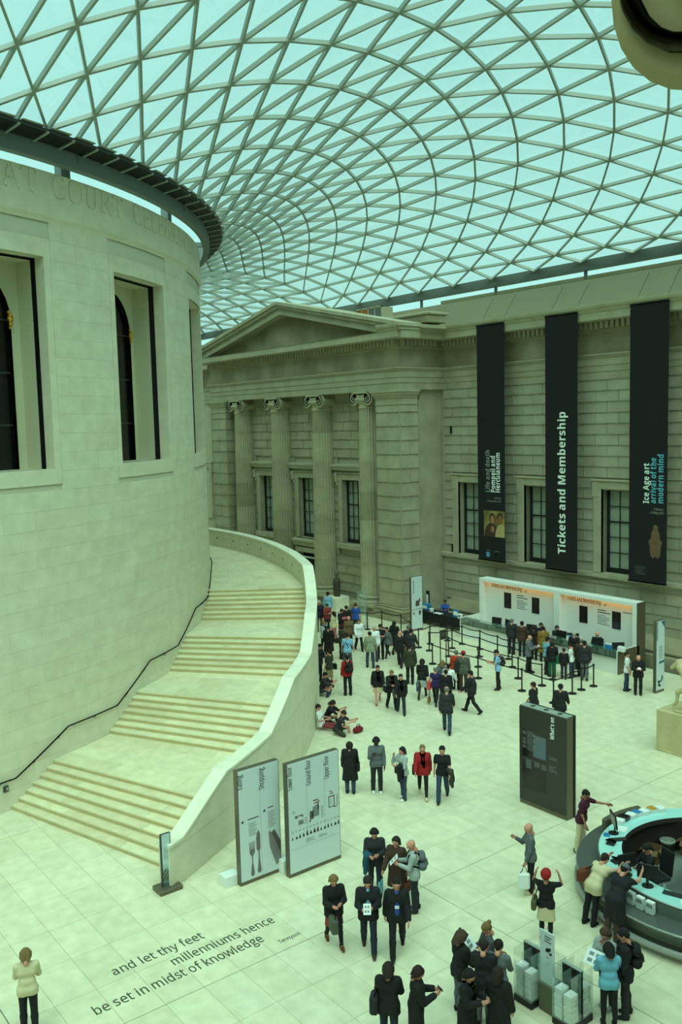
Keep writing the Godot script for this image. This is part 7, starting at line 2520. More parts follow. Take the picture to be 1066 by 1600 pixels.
const PAL := {
	"black": Color(0.045, 0.045, 0.05), "ink": Color(0.07, 0.075, 0.09), "charcoal": Color(0.13, 0.135, 0.14), "grey": Color(0.36, 0.38, 0.39), "midgrey": Color(0.26, 0.27, 0.28), "pale": Color(0.62, 0.66, 0.64), "white": Color(0.88, 0.89, 0.88), "cream": Color(0.80, 0.75, 0.60),
	"navy": Color(0.07, 0.09, 0.17), "jeans": Color(0.17, 0.23, 0.32), "darkjeans": Color(0.10, 0.13, 0.18), "blue": Color(0.13, 0.30, 0.62), "sky": Color(0.50, 0.68, 0.80), "aqua": Color(0.42, 0.66, 0.76), "teal": Color(0.07, 0.28, 0.34), "turquoise": Color(0.12, 0.50, 0.60),
	"red": Color(0.60, 0.06, 0.09), "crimson": Color(0.45, 0.05, 0.10), "maroon": Color(0.26, 0.05, 0.15), "rust": Color(0.40, 0.20, 0.10), "orange": Color(0.70, 0.20, 0.06), "coral": Color(0.85, 0.25, 0.22), "pink": Color(0.70, 0.42, 0.40), "rose": Color(0.52, 0.20, 0.20), "purple": Color(0.16, 0.08, 0.30),
	"brown": Color(0.24, 0.16, 0.10), "tan": Color(0.42, 0.33, 0.22), "camel": Color(0.50, 0.36, 0.14), "mustard": Color(0.48, 0.37, 0.10), "khaki": Color(0.36, 0.34, 0.22), "olive": Color(0.19, 0.20, 0.13), "moss": Color(0.30, 0.32, 0.26), "sage": Color(0.52, 0.56, 0.46), "sand": Color(0.60, 0.52, 0.40), "green": Color(0.10, 0.36, 0.22), "lime": Color(0.45, 0.60, 0.10),
	"blonde": Color(0.46, 0.36, 0.20), "hairbrown": Color(0.14, 0.08, 0.05), "hairdark": Color(0.05, 0.037, 0.03), "auburn": Color(0.16, 0.06, 0.05), "hairgrey": Color(0.42, 0.41, 0.38), "hairwhite": Color(0.66, 0.65, 0.60), "light brown": Color(0.26, 0.18, 0.11),
}
const SKIN := {"fair": Color(0.80, 0.56, 0.46), "tan": Color(0.62, 0.42, 0.30), "dark": Color(0.22, 0.13, 0.09)}

func cloth(c: String) -> StandardMaterial3D:
	var key := "cloth_" + c.replace(" ", "_")
	if not M.has(key):
		var m := mat(key, PAL[c], 0.85)
		m.rim_enabled = false
	return M[key]

func skin(c: String) -> StandardMaterial3D:
	var key := "skin_" + c
	if not M.has(key):
		var m := mat(key, SKIN[c], 0.55)
		m.vertex_color_use_as_albedo = true
	return M[key]

func person(x: float, z: float, h: float, face: float, pose: String, sk: String, hair: Array, top: Array, bottom: Array, shoe: String, label: String, y := 0.0) -> Node3D:
	var yaw := atan2(-x, -z) + deg_to_rad(face)
	var o := thing("person", label, "person", Vector3(x, y, z), yaw)
	var s := h / 1.75
	var J := joints(pose)
	var S := Transform3D(Basis.from_scale(Vector3.ONE * s), Vector3.ZERO)
	var add := func(called: String, mesh_: Mesh, m: Material, t := Transform3D.IDENTITY):
		var q := part(called, mesh_, m, o)
		q.transform = S * t
	add.call("body", pose_mesh(pose, "body"), skin(sk))
	if hair[0] != "": add.call("hair" if not hair[0] in ["cap", "hat"] else hair[0], hair_mesh(hair[0]), cloth(hair[1]), Transform3D(J.HB, J.H))
	if hair[0] == "cap" or hair[0] == "hat": add.call("hair", hair_mesh("crop"), cloth("hairdark"), Transform3D(J.HB, J.H))
	if top.size(): add.call(top[0] if top[0] != "vest" else "sleeveless_top", pose_mesh(pose, top[0]), cloth(top[1]))
	if bottom.size():
		add.call(bottom[0] if bottom[0] != "flares" else "jeans", pose_mesh(pose, bottom[0]), cloth(bottom[1]))
		if bottom.size() > 2 and bottom[2] != "bare": add.call("tights", pose_mesh(pose, "leggings"), cloth(bottom[2]))
	for sd in ["l", "r"]:
		add.call("shoe", shoe_mesh(), cloth(shoe), Transform3D(Basis(Vector3.RIGHT, -deg_to_rad(J[sd + "foot"])), J[sd + "ankle"]))
	o.set_meta("pose", pose); o.set_meta("size", s)
	return o

func carried(called: String, category: String, label: String, who: Node3D, at: Vector3) -> Node3D:
	var s: float = who.get_meta("size")
	var o := thing(called, label, category, who.transform * (at * s), who.rotation.y)
	o.scale = Vector3.ONE * s
	return o

func backpack(who: Node3D, c: String, label: String):
	var J := joints(who.get_meta("pose"))
	var o := carried("backpack", "backpack", label, who, J.P + J.U * 0.30)
	var b := [[Vector3(-.08, .12, -.20), Vector3(.08, .12, -.20), .09, .09, .05], [Vector3(-.09, -.10, -.21), Vector3(.09, -.10, -.21), .10, .10, .06], [Vector3(0, -.06, -.27), Vector3(0, .0, -.27), .08, .07, .03]]
	if not mesh_cache.has("backpack"): mesh_cache["backpack"] = geo_mesh(blob(b, 0.02))
	part("body", mesh_cache["backpack"], cloth(c), o)
	for sg in [-1.0, 1.0]:
		var m := MB.new()
		m.tube([Vector3(sg * .07, .16, -.17), Vector3(sg * .10, .245, -.06), Vector3(sg * .11, .18, .11), Vector3(sg * .12, .02, .14), Vector3(sg * .16, -.06, 0.0), Vector3(sg * .12, -.12, -.14)], 0.018, 6)
		part("strap", m, cloth(c), o)
	var m2 := MB.new()
	m2.box(Vector3(0, -.06, -.345), Vector3(0.14, 0.012, 0.012), 0.003)
	part("zip", m2, M.steel_dark, o)

func handbag(who: Node3D, c: String, label: String, side := 1.0, size := Vector3(0.12, 0.26, 0.34), drop := 0.0, called := "handbag", in_hand := false):
	var J := joints(who.get_meta("pose"))
	var at: Vector3
	var top: Vector3
	if in_hand:
		var k := "l" if side > 0 else "r"
		top = J[k + "wr"] + J[k + "hd"] * 0.09
		at = top + Vector3(side * 0.04, -0.20 - size.y * 0.5 - drop, 0.02)
	else:
		top = J["lsh" if side > 0 else "rsh"] + Vector3(-side * 0.03, 0.07, 0)
		at = J.P + Vector3(side * 0.27, -0.02 - drop, -0.03)
	var o := carried(called, "bag", label, who, at)
	var m := MB.new()
	m.box(Vector3(0, 0, 0), size, 0.035)
	m.box(Vector3(0, size.y * 0.5 - 0.01, 0), Vector3(size.x * 0.6, 0.03, size.z * 0.9), 0.01)
	part("body", m, cloth(c), o)
	m = MB.new()
	var t := top - at
	m.tube([Vector3(0, size.y * 0.45, size.z * 0.4), t * 0.6 + Vector3(0, 0, 0.06), t, t * 0.6 + Vector3(0, 0, -0.06), Vector3(0, size.y * 0.45, -size.z * 0.4)], 0.010, 6)
	part("strap", m, cloth(c), o)

func draped(who: Node3D, c: String, label: String, side := 1.0):
	var J := joints(who.get_meta("pose"))
	var k := "l" if side > 0 else "r"
	var o := carried("folded_coat", "coat", label, who, J[k + "el"].lerp(J[k + "wr"], 0.6))
	var b := [[Vector3(-.05, .03, -.06), Vector3(.05, .03, .08), .06, .06, .03], [Vector3(side * .05, 0, -.05), Vector3(side * .07, -.32, -.06), .07, .05, .04], [Vector3(side * .05, 0, .08), Vector3(side * .08, -.42, .08), .07, .05, .05], [Vector3(side * .02, 0, .0), Vector3(side * .04, -.36, .02), .06, .06, .04]]
	part("cloth", geo_mesh(blob(b, 0.018)), cloth(c), o)
	var m := MB.new()
	m.tube([Vector3(side * .09, -.02, -.06), Vector3(side * .125, -.2, -.05), Vector3(side * .12, -.34, -.06)], 0.02, 6)
	part("sleeve", m, cloth(c), o)

func sheet_held(who: Node3D, w: float, h: float, label: String, called := "map", cat := "paper", tone := "white", side := 0.0):
	var J := joints(who.get_meta("pose"))
	var at: Vector3 = (J.lwr + J.rwr) * 0.5 + (J.lhd + J.rhd) * 0.055 if side == 0.0 else J["lwr" if side > 0 else "rwr"] + J["lhd" if side > 0 else "rhd"] * 0.11
	var o := carried(called, cat, label, who, at + Vector3(0, 0.04, 0.03))
	var m := MB.new()
	m.box(Vector3.ZERO, Vector3(w, h, 0.008), 0.0, Basis(Vector3.RIGHT, -0.75))
	part("sheet", m, cloth(tone), o)
	if h > 0.16:
		m = MB.new()
		for i in 4: m.box(Vector3(-w * 0.2 + (i % 2) * w * 0.36, -h * 0.2 + (i / 2) * h * 0.4, 0.005), Vector3(w * 0.25, h * 0.22, 0.003))
		m.xf = Transform3D.IDENTITY
		var q := part("print", m, M.sign_grey_ink, o)
		q.rotation.x = -0.75

func scarf(who: Node3D, c: String, long := true):
	var J := joints(who.get_meta("pose"))
	var s: float = who.get_meta("size")
	var m := MB.new()
	var P := []
	for i in 17:
		var a := TAU * i / 16.0
		P.append(J.N + Vector3(cos(a) * 0.085, -0.005 + sin(a) * -0.02, sin(a) * 0.085 + 0.005))
	m.tube(P, 0.032, 8)
	if long:
		var N: Vector3 = J.N
		var e: Vector3 = J.P + Vector3(0, 0.12, 0.15)
		m.tube([N + Vector3(.04, -.03, .09), N.lerp(e, 0.5) + Vector3(.05, 0, .06), e + Vector3(.04, 0, 0.0)], 0.035, 7)
		m.tube([N + Vector3(-.03, -.03, .09), N.lerp(e, 0.5) + Vector3(-.02, 0, .07), e + Vector3(-.02, 0.1, 0.02)], 0.032, 7)
	var q := part("scarf", m, cloth(c), who)
	q.scale = Vector3.ONE * s

func strap_across(who: Node3D, c: String):
	var J := joints(who.get_meta("pose"))
	var s: float = who.get_meta("size")
	var m := MB.new()
	var N: Vector3 = J.N
	var P: Vector3 = J.P
	m.tube([N + Vector3(.10, -.03, .02), N + Vector3(.06, -.16, .125), P + Vector3(-.06, .2, .14), P + Vector3(-.16, .04, .03), P + Vector3(-.06, .2, -.13), N + Vector3(.05, -.16, -.12), N + Vector3(.10, -.03, -.02)], 0.014, 5)
	var q := part("bag_strap", m, cloth(c), who)
	q.scale = Vector3.ONE * s

func build_people():
	var p: Node3D
	# --- by the stair wall and the portico
	person(30.81, -41.10, 1.78, 170, "stand", "fair", ["short", "hairdark"], ["shirt", "sky"], ["trousers", "navy"], "black", "man in light blue shirt seen from behind in front of the square pedestal")
	person(28.98, -39.49, 1.75, 10, "stand", "fair", ["short", "hairwhite"], ["jacket", "navy"], ["trousers", "khaki"], "black", "white-haired man in navy jacket and khaki trousers beside the curved parapet")
	person(29.04, -38.90, 1.66, 35, "hold", "fair", ["short", "light brown"], ["shirt", "rose"], ["trousers", "charcoal"], "black", "person in pinkish red shirt looking down in the group by the parapet")
	person(28.08, -36.98, 1.65, -120, "stand", "tan", ["long", "hairdark"], ["shirt", "cream"], ["trousers", "pink"], "cream", "dark-haired woman in cream top and pink trousers by the curved parapet")
	p = person(28.95, -37.44, 1.60, 20, "hold", "fair", ["bob", "hairbrown"], ["shirt", "black"], ["skirt", "crimson", "black"], "black", "woman in black top holding red and white things in the crowd")
	sheet_held(p, 0.3, 0.2, "red and white packet held by the woman in black top", "packet", "packet", "red")
	person(29.37, -37.55, 1.70, 175, "stand", "fair", ["crop", "hairbrown"], ["jacket", "black"], ["trousers", "black"], "black", "man in black seen from behind right of the pink-trousered woman")
	person(29.93, -37.43, 1.78, 160, "stand", "fair", ["crop", "light brown"], ["tee", "blue"], ["trousers", "ink"], "black", "man in bright blue polo shirt at the end barrier post")
	person(27.67, -35.20, 1.75, 5, "stand", "fair", ["fringe", "hairgrey"], ["jacket", "tan"], ["trousers", "black"], "black", "man in tan blazer over pale shirt facing the camera in the crowd")
	p = person(27.92, -34.72, 1.68, 15, "walk", "fair", ["bob", "light brown"], ["jacket", "white"], ["trousers", "black"], "black", "woman in white cardigan and black trousers walking past the tan blazer")
	p = person(26.33, -35.58, 1.66, 60, "arms", "fair", ["bob", "blonde"], ["shirt", "pale"], ["leggings", "black"], "black", "blonde woman with bright blue scarf by the curved parapet")
	scarf(p, "turquoise")
	person(25.74, -34.37, 1.72, 165, "stand", "fair", ["short", "hairdark"], ["coat", "black"], ["trousers", "black"], "black", "person in long black coat seen from behind near the blue scarf")
	p = person(26.27, -34.02, 1.68, 130, "hold", "tan", ["bob", "hairdark"], ["shirt", "olive"], ["trousers", "charcoal"], "black", "dark-haired woman in patterned brown top turned towards the portico")
	handbag(p, "brown", "brown shoulder bag of the dark-haired woman in patterned brown top", 1.0)
	p = person(25.25, -32.27, 1.78, 175, "wide", "fair", ["short", "hairbrown"], ["tee", "sky"], ["trousers", "midgrey"], "black", "man in light blue shirt with a dark strap across his back")
	strap_across(p, "black")
	person(26.29, -31.87, 1.75, 170, "wide", "fair", ["crop", "hairdark"], ["jacket", "sage"], ["trousers", "jeans"], "black", "man in pale green jacket and blue jeans seen from behind")
	person(27.17, -32.60, 1.75, 5, "stand", "fair", ["short", "hairwhite"], ["jacket", "white"], ["trousers", "midgrey"], "black", "white-haired man in white jacket facing the pale green jacket")
	person(27.65, -32.71, 1.75, 5, "hold", "fair", ["short", "hairdark"], ["tee", "black"], ["trousers", "black"], "charcoal", "man in black polo shirt standing right of the white jacket")
	p = person(27.85, -32.43, 1.66, -40, "walk", "fair", ["pony", "hairdark"], ["shirt", "grey"], ["leggings", "black"], "white", "woman in grey sweater with a dark strap walking beside the black polo")
	strap_across(p, "black")
	p = person(22.84, -29.23, 1.75, -160, "stand", "fair", ["short", "hairdark"], ["shirt", "red"], ["trousers", "black"], "black", "man in red checked shirt standing alone near the parapet")
	backpack(p, "black", "black backpack on the man in red checked shirt")
	person(23.23, -31.78, 1.70, 60, "hold", "fair", ["short", "hairdark"], ["jacket", "ink"], ["trousers", "black"], "black", "dark-clothed man leaning at the curved parapet wall")
	p = person(22.94, -30.62, 1.72, -130, "stand", "fair", ["short", "hairdark"], ["tee", "olive"], ["shorts", "sand"], "brown", "person in dark green shirt and beige shorts by the parapet")
	handbag(p, "black", "black bag of the person in beige shorts", -1.0)
	person(21.98, -29.95, 1.75, 75, "crouch", "fair", ["short", "hairdark"], ["jacket", "charcoal"], ["trousers", "jeans"], "black", "man in brownish hooded top sitting on the floor against the parapet")
	person(19.45, -26.55, 1.66, 75, "floor", "fair", ["short", "hairbrown"], ["tee", "white"], ["trousers", "rose"], "charcoal", "person in white shirt sitting on the floor with red legs stretched out")
	person(19.95, -26.95, 1.70, 80, "kneesup", "fair", ["long", "hairbrown"], ["jacket", "black"], ["trousers", "black"], "black", "long-haired woman sitting behind the white shirt on the floor")
	person(19.55, -25.75, 1.70, 70, "kneesup", "fair", ["short", "auburn"], ["tee", "charcoal"], ["shorts", "olive"], "brown", "man in dark grey shirt and shorts bent forward on the floor")
	var bag := thing("bag", "small red and black bag on the floor before the sitting group", "bag", Vector3(20.25, 0, -25.35))
	part("body", geo_mesh(blob([[Vector3(-.12, .12, 0), Vector3(.12, .12, 0), .11, .10, .0], [Vector3(0, .18, 0), Vector3(.05, .2, 0), .08, .07, .04]], 0.018, [[Vector3.ZERO, Vector3(0, -1, 0)]])), cloth("crimson"), bag)
	var bm := MB.new()
	bm.tube([Vector3(-.12, .2, 0), Vector3(-.05, .32, 0), Vector3(.06, .32, 0), Vector3(.12, .2, 0)], 0.012, 6)
	part("handle", bm, cloth("black"), bag)
	# --- the walkers between the stair and the barriers
	person(28.85, -33.07, 1.68, 150, "walk", "fair", ["long", "hairdark"], ["coat", "black"], ["trousers", "black"], "black", "woman in black coat with long dark hair walking away by the barriers")
	person(27.44, -31.04, 1.78, 170, "walk", "fair", ["", ""], ["jacket", "black"], ["trousers", "black"], "black", "bald man in black suit walking away beside the barriers")
	person(28.48, -31.59, 1.76, -150, "stand", "fair", ["short", "hairgrey"], ["jacket", "ink"], ["trousers", "ink"], "black", "grey-haired man in dark coat by the map sign of the portico")
	person(28.11, -31.02, 1.76, 165, "walk", "fair", ["short", "hairdark"], ["jacket", "charcoal"], ["trousers", "charcoal"], "black", "dark-haired man in grey suit walking towards the portico map sign")
	person(25.88, -28.64, 1.80, 172, "stand", "fair", ["short", "hairdark"], ["jacket", "olive"], ["trousers", "black"], "black", "man in brown blazer and black trousers seen from behind")
	p = person(23.10, -27.55, 1.66, 5, "stride", "fair", ["short", "auburn"], ["jacket", "black"], ["skirt", "cream", "bare"], "pink", "bare-legged woman in black cardigan and cream skirt walking towards the camera")
	scarf(p, "pink")
	p = person(23.00, -26.59, 1.66, 20, "walkhold", "fair", ["crop", "blonde"], ["jacket", "ink"], ["trousers", "black"], "charcoal", "fair-haired person with a long orange scarf walking with two women")
	scarf(p, "camel")
	handbag(p, "black", "black shoulder bag beside the orange scarf", -1.0)
	p = person(22.91, -25.92, 1.66, 5, "walk", "fair", ["pony", "hairbrown"], ["jacket", "black"], ["trousers", "darkjeans"], "charcoal", "woman in blue top and black cardigan leading the group of three")
	scarf(p, "turquoise")
	handbag(p, "moss", "soft green bag of the woman in blue top", -1.0, Vector3(0.14, 0.3, 0.34))
	p = person(24.91, -26.82, 1.72, 172, "stride", "fair", ["long", "auburn"], ["shirt", "black"], ["skirt", "pale", "brown"], "black", "woman with long auburn hair and pale striped skirt walking away")
	handbag(p, "blue", "flat blue shopping bag of the auburn-haired woman", 1.0, Vector3(0.05, 0.42, 0.3), 0.1, "shopping_bag", true)
	handbag(p, "cream", "pale box-shaped handbag of the auburn-haired woman", -1.0, Vector3(0.16, 0.2, 0.26))
	p = person(24.69, -25.81, 1.60, 165, "walk", "fair", ["crop", "hairgrey"], ["vest", "purple"], ["leggings", "black"], "charcoal", "grey-haired woman in sleeveless purple top walking away")
	handbag(p, "coral", "coral red bag of the woman in purple top", 1.0, Vector3(0.14, 0.40, 0.26))
	handbag(p, "camel", "mustard bag hanging below the coral bag", 1.0, Vector3(0.10, 0.26, 0.26), 0.22, "handbag", true)
	person(25.50, -26.24, 1.66, 165, "walk", "fair", ["long", "blonde"], ["shirt", "grey"], ["trousers", "charcoal"], "black", "woman with wavy blonde hair and grey top walking away")
	person(24.53, -25.04, 1.66, 172, "stand", "fair", ["crop", "hairdark"], ["coat", "black"], ["leggings", "black"], "black", "short-haired woman in black coat directly behind the grey blazer")
	person(25.30, -25.66, 1.66, 160, "walk", "fair", ["short", "hairdark"], ["jacket", "white"], ["trousers", "charcoal"], "charcoal", "dark-haired person in loose white top among the walkers")
	person(26.77, -26.69, 1.75, 168, "stand", "fair", ["crop", "hairgrey"], ["shirt", "orange"], ["trousers", "ink"], "black", "grey-haired man in bright orange jersey at the queue")
	p = person(26.77, -26.26, 1.78, 172, "stand", "fair", ["cap", "red"], ["jacket", "moss"], ["trousers", "brown"], "black", "man in red cap and olive jacket beside the orange jersey")
	handbag(p, "charcoal", "dark grey shoulder bag of the man in red cap", 1.0, Vector3(0.2, 0.42, 0.3), -0.15)
	person(25.02, -24.10, 1.76, -110, "stride", "fair", ["short", "hairdark"], ["jacket", "ink"], ["trousers", "black"], "black", "man in dark suit striding leftwards across the open floor")
	person(22.71, -23.15, 1.80, 176, "walk", "fair", ["fringe", "hairgrey"], ["jacket", "charcoal"], ["trousers", "jeans"], "black", "balding man in grey blazer and blue jeans walking away alone")
	p = person(28.04, -25.46, 1.76, -85, "hold", "fair", ["short", "hairdark"], ["tee", "sky"], ["trousers", "black"], "brown", "man in light blue shirt with backpack alone beside the queue barriers")
	backpack(p, "charcoal", "grey backpack on the man beside the queue barriers")
	# --- the ticket queue and the counter
	person(32.95, -29.00, 1.78, 165, "stand", "fair", ["crop", "hairgrey"], ["jacket", "charcoal"], ["trousers", "charcoal"], "black", "grey-haired man in dark grey at the left end of the ticket counter")
	person(32.95, -28.35, 1.75, 170, "stand", "fair", ["short", "hairdark"], ["jacket", "brown"], ["trousers", "darkjeans"], "black", "man in brown jacket at the ticket counter")
	p = person(32.95, -27.60, 1.70, 160, "stand", "fair", ["bob", "auburn"], ["coat", "black"], ["trousers", "black"], "black", "woman in black coat with a red bag at the ticket counter")
	handbag(p, "red", "bright red bag of the woman in black coat at the counter", -1.0, Vector3(0.16, 0.36, 0.3), -0.1)
	person(32.95, -27.05, 1.72, 170, "stand", "fair", ["crop", "hairdark"], ["coat", "mustard"], ["trousers", "charcoal"], "black", "woman in mustard coat at the ticket counter")
	p = person(31.08, -26.37, 1.72, 80, "hold", "fair", ["", ""], ["jacket", "grey"], ["trousers", "black"], "black", "bald man in grey jacket standing sideways in the queue lane")
	sheet_held(p, 0.18, 0.12, "white slip of paper in the bald man's hand", "paper_slip", "paper", "white")
	person(31.32, -25.47, 1.76, 140, "stand", "fair", ["short", "hairdark"], ["tee", "aqua"], ["trousers", "charcoal"], "black", "man in pale blue polo shirt waiting in the queue lane")
	p = person(31.25, -25.15, 1.62, 175, "stand", "fair", ["bob", "hairbrown"], ["jacket", "black"], ["trousers", "green"], "black", "woman in black top and green trousers in the queue lane")
	handbag(p, "green", "large green shoulder bag of the woman in green trousers", -1.0, Vector3(0.16, 0.42, 0.34), 0.02)
	person(31.35, -24.59, 1.40, 172, "stand", "fair", ["short", "hairbrown"], ["shirt", "black"], ["trousers", "darkjeans"], "black", "boy in black jersey and jeans in the queue lane")
	person(31.74, -24.48, 1.56, -100, "hold", "fair", ["short", "hairdark"], ["shirt", "white"], ["trousers", "jeans"], "black", "boy in white and teal sleeves beside the boy in black")
	person(33.0, -25.30, 1.76, 165, "stand", "fair", ["short", "hairwhite"], ["jacket", "black"], ["trousers", "black"], "black", "white-haired man in black at the ticket counter facing the bald clerk")
	person(32.20, -24.30, 1.76, 170, "stand", "fair", ["fringe", "hairgrey"], ["jacket", "brown"], ["trousers", "black"], "black", "grey-haired man in brownish jacket partly behind the pale grey trousers")
	person(31.84, -23.86, 1.78, 172, "stand", "fair", ["short", "hairdark"], ["jacket", "charcoal"], ["trousers", "grey"], "black", "dark-haired man in dark jacket and pale grey trousers at the queue's end")
	person(25.69, -21.53, 1.72, -120, "walk", "fair", ["short", "auburn"], ["jacket", "ink"], ["trousers", "black"], "black", "person in dark suit half hidden behind the dark programme board")
	person(26.05, -20.59, 1.78, 170, "walk", "fair", ["short", "hairdark"], ["jacket", "ink"], ["trousers", "black"], "black", "man in dark suit walking away behind the dark programme board")
	person(34.85, -28.75, 1.62, 0, "clerk", "fair", ["long", "hairdark"], ["shirt", "black"], ["trousers", "black"], "black", "ticket clerk half hidden behind the mustard coat")
	person(34.95, -27.85, 1.62, 10, "clerk", "fair", ["long", "hairdark"], ["shirt", "black"], ["trousers", "black"], "black", "ticket clerk with long dark hair behind the counter")
	person(35.0, -25.50, 1.72, -5, "clerk", "fair", ["", ""], ["shirt", "black"], ["trousers", "black"], "black", "bald ticket clerk in black behind the counter")
	person(34.75, -24.0, 1.62, 0, "clerk", "fair", ["short", "hairdark"], ["shirt", "black"], ["trousers", "black"], "black", "ticket clerk whose dark hair just shows above the counter's end panel", -0.15)
	person(31.88, -21.75, 1.68, 85, "stand", "fair", ["short", "hairbrown"], ["tee", "white"], ["trousers", "jeans"], "black", "woman in white T-shirt and jeans beside the counter's end panel")
	p = person(31.74, -21.11, 1.70, 5, "hold", "fair", ["fringe", "light brown"], ["jacket", "black"], ["trousers", "ink"], "black", "man in dark jacket looking down left of the membership sign")
	sheet_held(p, 0.12, 0.10, "white paper in the hands of the man by the membership sign", "paper_slip", "paper", "white")
	person(35.35, -36.05, 1.70, -10, "clerk", "tan", ["crop", "hairdark"], ["tee", "blue"], ["trousers", "ink"], "black", "seated man in blue T-shirt behind the black table")
	# --- the five facing the camera in the middle
	p = person(16.62, -21.26, 1.66, 178, "stand", "fair", ["bob", "auburn"], ["coat", "black"], ["trousers", "jeans"], "ink", "woman in black coat walking away right of the floor-plan sign")
	handbag(p, "black", "black handbag of the woman right of the floor-plan sign", -1.0)
	person(17.24, -20.71, 1.82, 8, "phone", "dark", ["bob", "hairdark"], ["shirt", "grey"], ["trousers", "charcoal"], "white", "dark-skinned man in grey sweatshirt walking towards the camera")
	p = person(17.56, -19.83, 1.66, -55, "chin", "fair", ["long", "hairdark"], ["shirt", "pale"], ["flares", "jeans"], "white", "dark-haired woman in black and white print with one hand at her mouth")
	draped(p, "black", "black garment over the arm of the woman in the print top", 1.0)
	handbag(p, "brown", "brown bag at the hip of the woman in the print top", -1.0)
	p = person(18.13, -19.57, 1.72, 0, "walk", "fair", ["crop", "blonde"], ["jacket", "red"], ["leggings", "black"], "cream", "blonde woman in red jacket and black trousers walking towards the camera")
	scarf(p, "khaki")
	handbag(p, "ink", "black shoulder bag of the woman in red jacket", -1.0)
	p = person(18.41, -18.99, 1.78, -5, "stride", "fair", ["short", "hairdark"], ["tee", "black"], ["trousers", "jeans"], "charcoal", "young man in black T-shirt and jeans walking towards the camera")
	draped(p, "olive", "olive jacket carried by the young man in black T-shirt", 1.0)
	# --- the six nearer the camera
	p = person(13.35, -16.18, 1.72, 0, "walkhold", "fair", ["long", "hairdark"], ["jacket", "charcoal"], ["trousers", "darkjeans"], "black", "woman with long dark curls and grey cardigan walking towards the camera")
	draped(p, "teal", "teal coat over the arm of the woman with dark curls", -1.0)
	p = person(13.53, -15.56, 1.68, -25, "walk", "fair", ["long", "hairbrown"], ["coat", "brown"], ["leggings", "black"], "black", "woman in dark brown dress and coat behind the man in black suit")
	handbag(p, "rust", "brown leather handbag of the woman in dark brown dress", 1.0, Vector3(0.14, 0.24, 0.34), 0.0, "handbag", true)
	handbag(p, "aqua", "flat blue paper bag of the woman in dark brown dress", -1.0, Vector3(0.04, 0.34, 0.24), 0.0, "paper_bag", true)
	p = person(13.53, -14.95, 1.76, -85, "hold", "fair", ["", ""], ["shirt", "pale"], ["trousers", "darkjeans"], "charcoal", "bald man in pale grey jersey standing sideways with a grey backpack")
	backpack(p, "grey", "grey backpack on the bald man in pale jersey")
	sheet_held(p, 0.2, 0.26, "white leaflet in the bald man's hands", "leaflet", "paper", "white")
	p = person(11.25, -15.10, 1.68, 15, "walkhold", "fair", ["long", "blonde"], ["jacket", "black"], ["skirt", "rose", "black"], "rust", "blonde woman in red patterned dress and black cardigan walking by the floor lettering")
	handbag(p, "moss", "soft grey-green bag in front of the blonde woman's red dress", -1.0, Vector3(0.16, 0.34, 0.34), 0.02, "handbag", true)
	p = person(11.68, -14.42, 1.78, 0, "walkhold", "fair", ["short", "hairbrown"], ["jacket", "ink"], ["trousers", "darkjeans"], "brown", "man in black blazer and blue shirt reading as he walks")
	shirt_front(p, "sky")
	sheet_held(p, 0.16, 0.22, "white booklet in the hands of the man in black blazer", "booklet", "booklet", "white")
	p = person(12.11, -13.96, 1.80, 0, "stride", "fair", ["short", "hairdark"], ["jacket", "black"], ["trousers", "black"], "black", "man in black suit and blue shirt wearing a white badge")
	shirt_front(p, "blue")
	var bd := MB.new()
	bd.box(Vector3(0.0, 1.15, 0.19), Vector3(0.09, 0.07, 0.006), 0.002)
	part("badge", bd, M.paper, p)
	# --- foreground right
	p = person(9.97, -11.78, 1.68, 172, "hold", "fair", ["long", "hairbrown"], ["jacket", "black"], ["trousers", "darkjeans"], "black", "woman with very long dark hair and black jacket at the lower edge")
	handbag(p, "charcoal", "dark grey bag of the very long-haired woman at the lower edge", 1.0, Vector3(0.16, 0.36, 0.3), -0.05)
	p = person(10.33, -11.44, 1.66, 95, "hold", "fair", ["bob", "auburn"], ["coat", "black"], ["trousers", "black"], "brown", "woman in bulky black hooded coat looking at her hands")
	sheet_held(p, 0.08, 0.14, "small phone in the hands of the woman in hooded coat", "phone", "phone", "charcoal")
	person(11.72, -11.69, 1.68, 125, "hold", "fair", ["curly", "light brown"], ["jacket", "black"], ["trousers", "grey"], "black", "woman with big curly brown hair in the map-reading group")
	person(11.81, -11.15, 1.68, 170, "hold", "fair", ["short", "hairbrown"], ["jacket", "ink"], ["trousers", "grey"], "black", "brown-haired person in dark padded jacket bent over the map")
	p = person(12.42, -11.55, 1.66, -70, "hold", "fair", ["bun", "blonde"], ["shirt", "midgrey"], ["trousers", "black"], "black", "blonde woman with hair in a bun holding the map")
	sheet_held(p, 0.46, 0.36, "unfolded white map held by the blonde woman with a bun", "map", "map", "white")
	p = person(12.05, -11.0, 1.66, 165, "hold", "fair", ["short", "hairdark"], ["shirt", "grey"], ["trousers", "black"], "charcoal", "black-haired person in grey jersey with a coat tied at the waist")
	p = person(11.03, -10.83, 1.64, 60, "hold", "fair", ["bob", "hairdark"], ["coat", "black"], ["trousers", "black"], "black", "dark-haired woman with lime green scarf in black coat")
	scarf(p, "lime")
	p = person(11.45, -10.45, 1.66, 155, "stand", "fair", ["long", "hairbrown"], ["coat", "black"], ["trousers", "black"], "black", "woman with long brown hair and black coat nearest the lower edge")
	p = person(16.25, -13.74, 1.76, -80, "phone", "fair", ["", ""], ["shirt", "grey"], ["trousers", "black"], "cream", "bald man in grey checked shirt standing sideways near the round desk")
	handbag(p, "white", "white plastic bag in the bald man's hand near the round desk", 1.0, Vector3(0.10, 0.40, 0.28), 0.0, "plastic_bag", true)
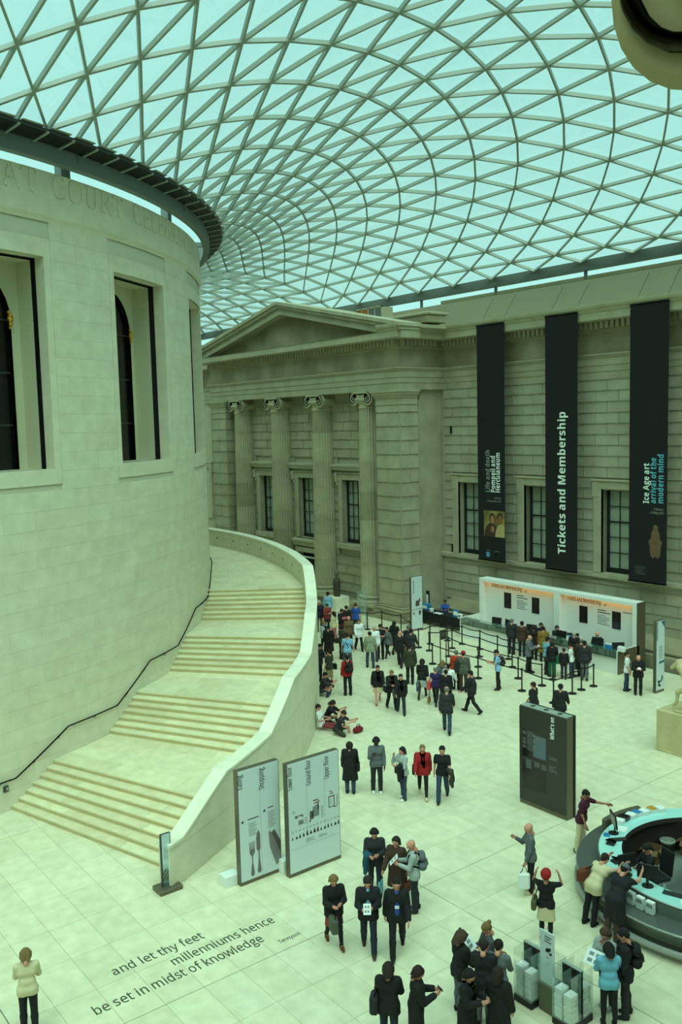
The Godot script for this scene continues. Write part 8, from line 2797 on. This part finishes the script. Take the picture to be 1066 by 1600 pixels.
	p = person(14.91, -12.18, 1.64, 172, "camera", "fair", ["hat", "red"], ["tee", "black"], ["skirt", "cream", "black"], "crimson", "woman in glossy red hat and cream skirt with hands raised to her face")
	handbag(p, "khaki", "brown shoulder bag of the woman in red hat", 1.0)
	p = person(16.28, -11.95, 1.68, 140, "lean", "fair", ["short", "auburn"], ["jacket", "cream"], ["trousers", "black"], "black", "auburn-haired woman in cream jacket leaning on the round desk")
	handbag(p, "rust", "brown leather bag of the woman leaning on the round desk", 1.0, Vector3(0.16, 0.30, 0.38), -0.2)
	person(16.10, -11.25, 1.74, 150, "lean", "fair", ["cap", "grey"], ["coat", "ink"], ["trousers", "brown"], "charcoal", "man in grey cap and long dark coat leaning on the round desk")
	person(18.85, -14.22, 1.76, 70, "reach", "tan", ["crop", "hairdark"], ["tee", "maroon"], ["trousers", "cream"], "brown", "man in maroon shirt reaching for leaflets on the round desk")
	person(18.30, -11.80, 1.66, -60, "sit", "fair", ["pony", "hairdark"], ["shirt", "black"], ["trousers", "black"], "black", "seated desk clerk in black inside the round desk")
	p = person(14.03, -9.98, 1.66, -30, "hold", "fair", ["bob", "light brown"], ["shirt", "pale"], ["leggings", "charcoal"], "pale", "woman in grey patterned top reading a map by the clear stand")
	sheet_held(p, 0.40, 0.32, "open map held by the woman in grey patterned top", "map", "map", "white")
	p = person(13.59, -9.61, 1.64, -165, "hold", "tan", ["long", "hairdark"], ["shirt", "aqua"], ["leggings", "black"], "black", "dark-haired woman in light blue top and black leggings")
	handbag(p, "black", "small black bag at the hip of the woman in light blue top", -1.0, Vector3(0.08, 0.14, 0.18), -0.02)
	p = person(14.07, -9.58, 1.78, -85, "phone", "fair", ["short", "hairdark"], ["jacket", "ink"], ["trousers", "charcoal"], "charcoal", "man in dark jacket with white collar beside the map readers")
	backpack(p, "black", "black backpack on the man beside the map readers")
	p = person(5.00, -16.57, 1.68, 176, "hold", "fair", ["bob", "blonde"], ["shirt", "cream"], ["trousers", "black"], "black", "blonde woman in beige top standing alone left of the floor lettering")
	handbag(p, "black", "small black purse in the hand of the lone blonde woman", 1.0, Vector3(0.05, 0.12, 0.2), -0.2, "purse", true)

func shirt_front(who: Node3D, c: String):
	var J := joints(who.get_meta("pose"))
	var s: float = who.get_meta("size")
	var b := [[J.N + Vector3(0, -.03, .035), J.P + Vector3(0, .05, .075), .06, .075, .0], [J.P + J.U * 0.36 + Vector3(0, 0, .09), J.P + J.U * 0.12 + Vector3(0, 0, .075), .062, .07, .03]]
	var q := part("shirt_front", geo_mesh(blob(b, 0.016)), cloth(c), who)
	q.scale = Vector3.ONE * s
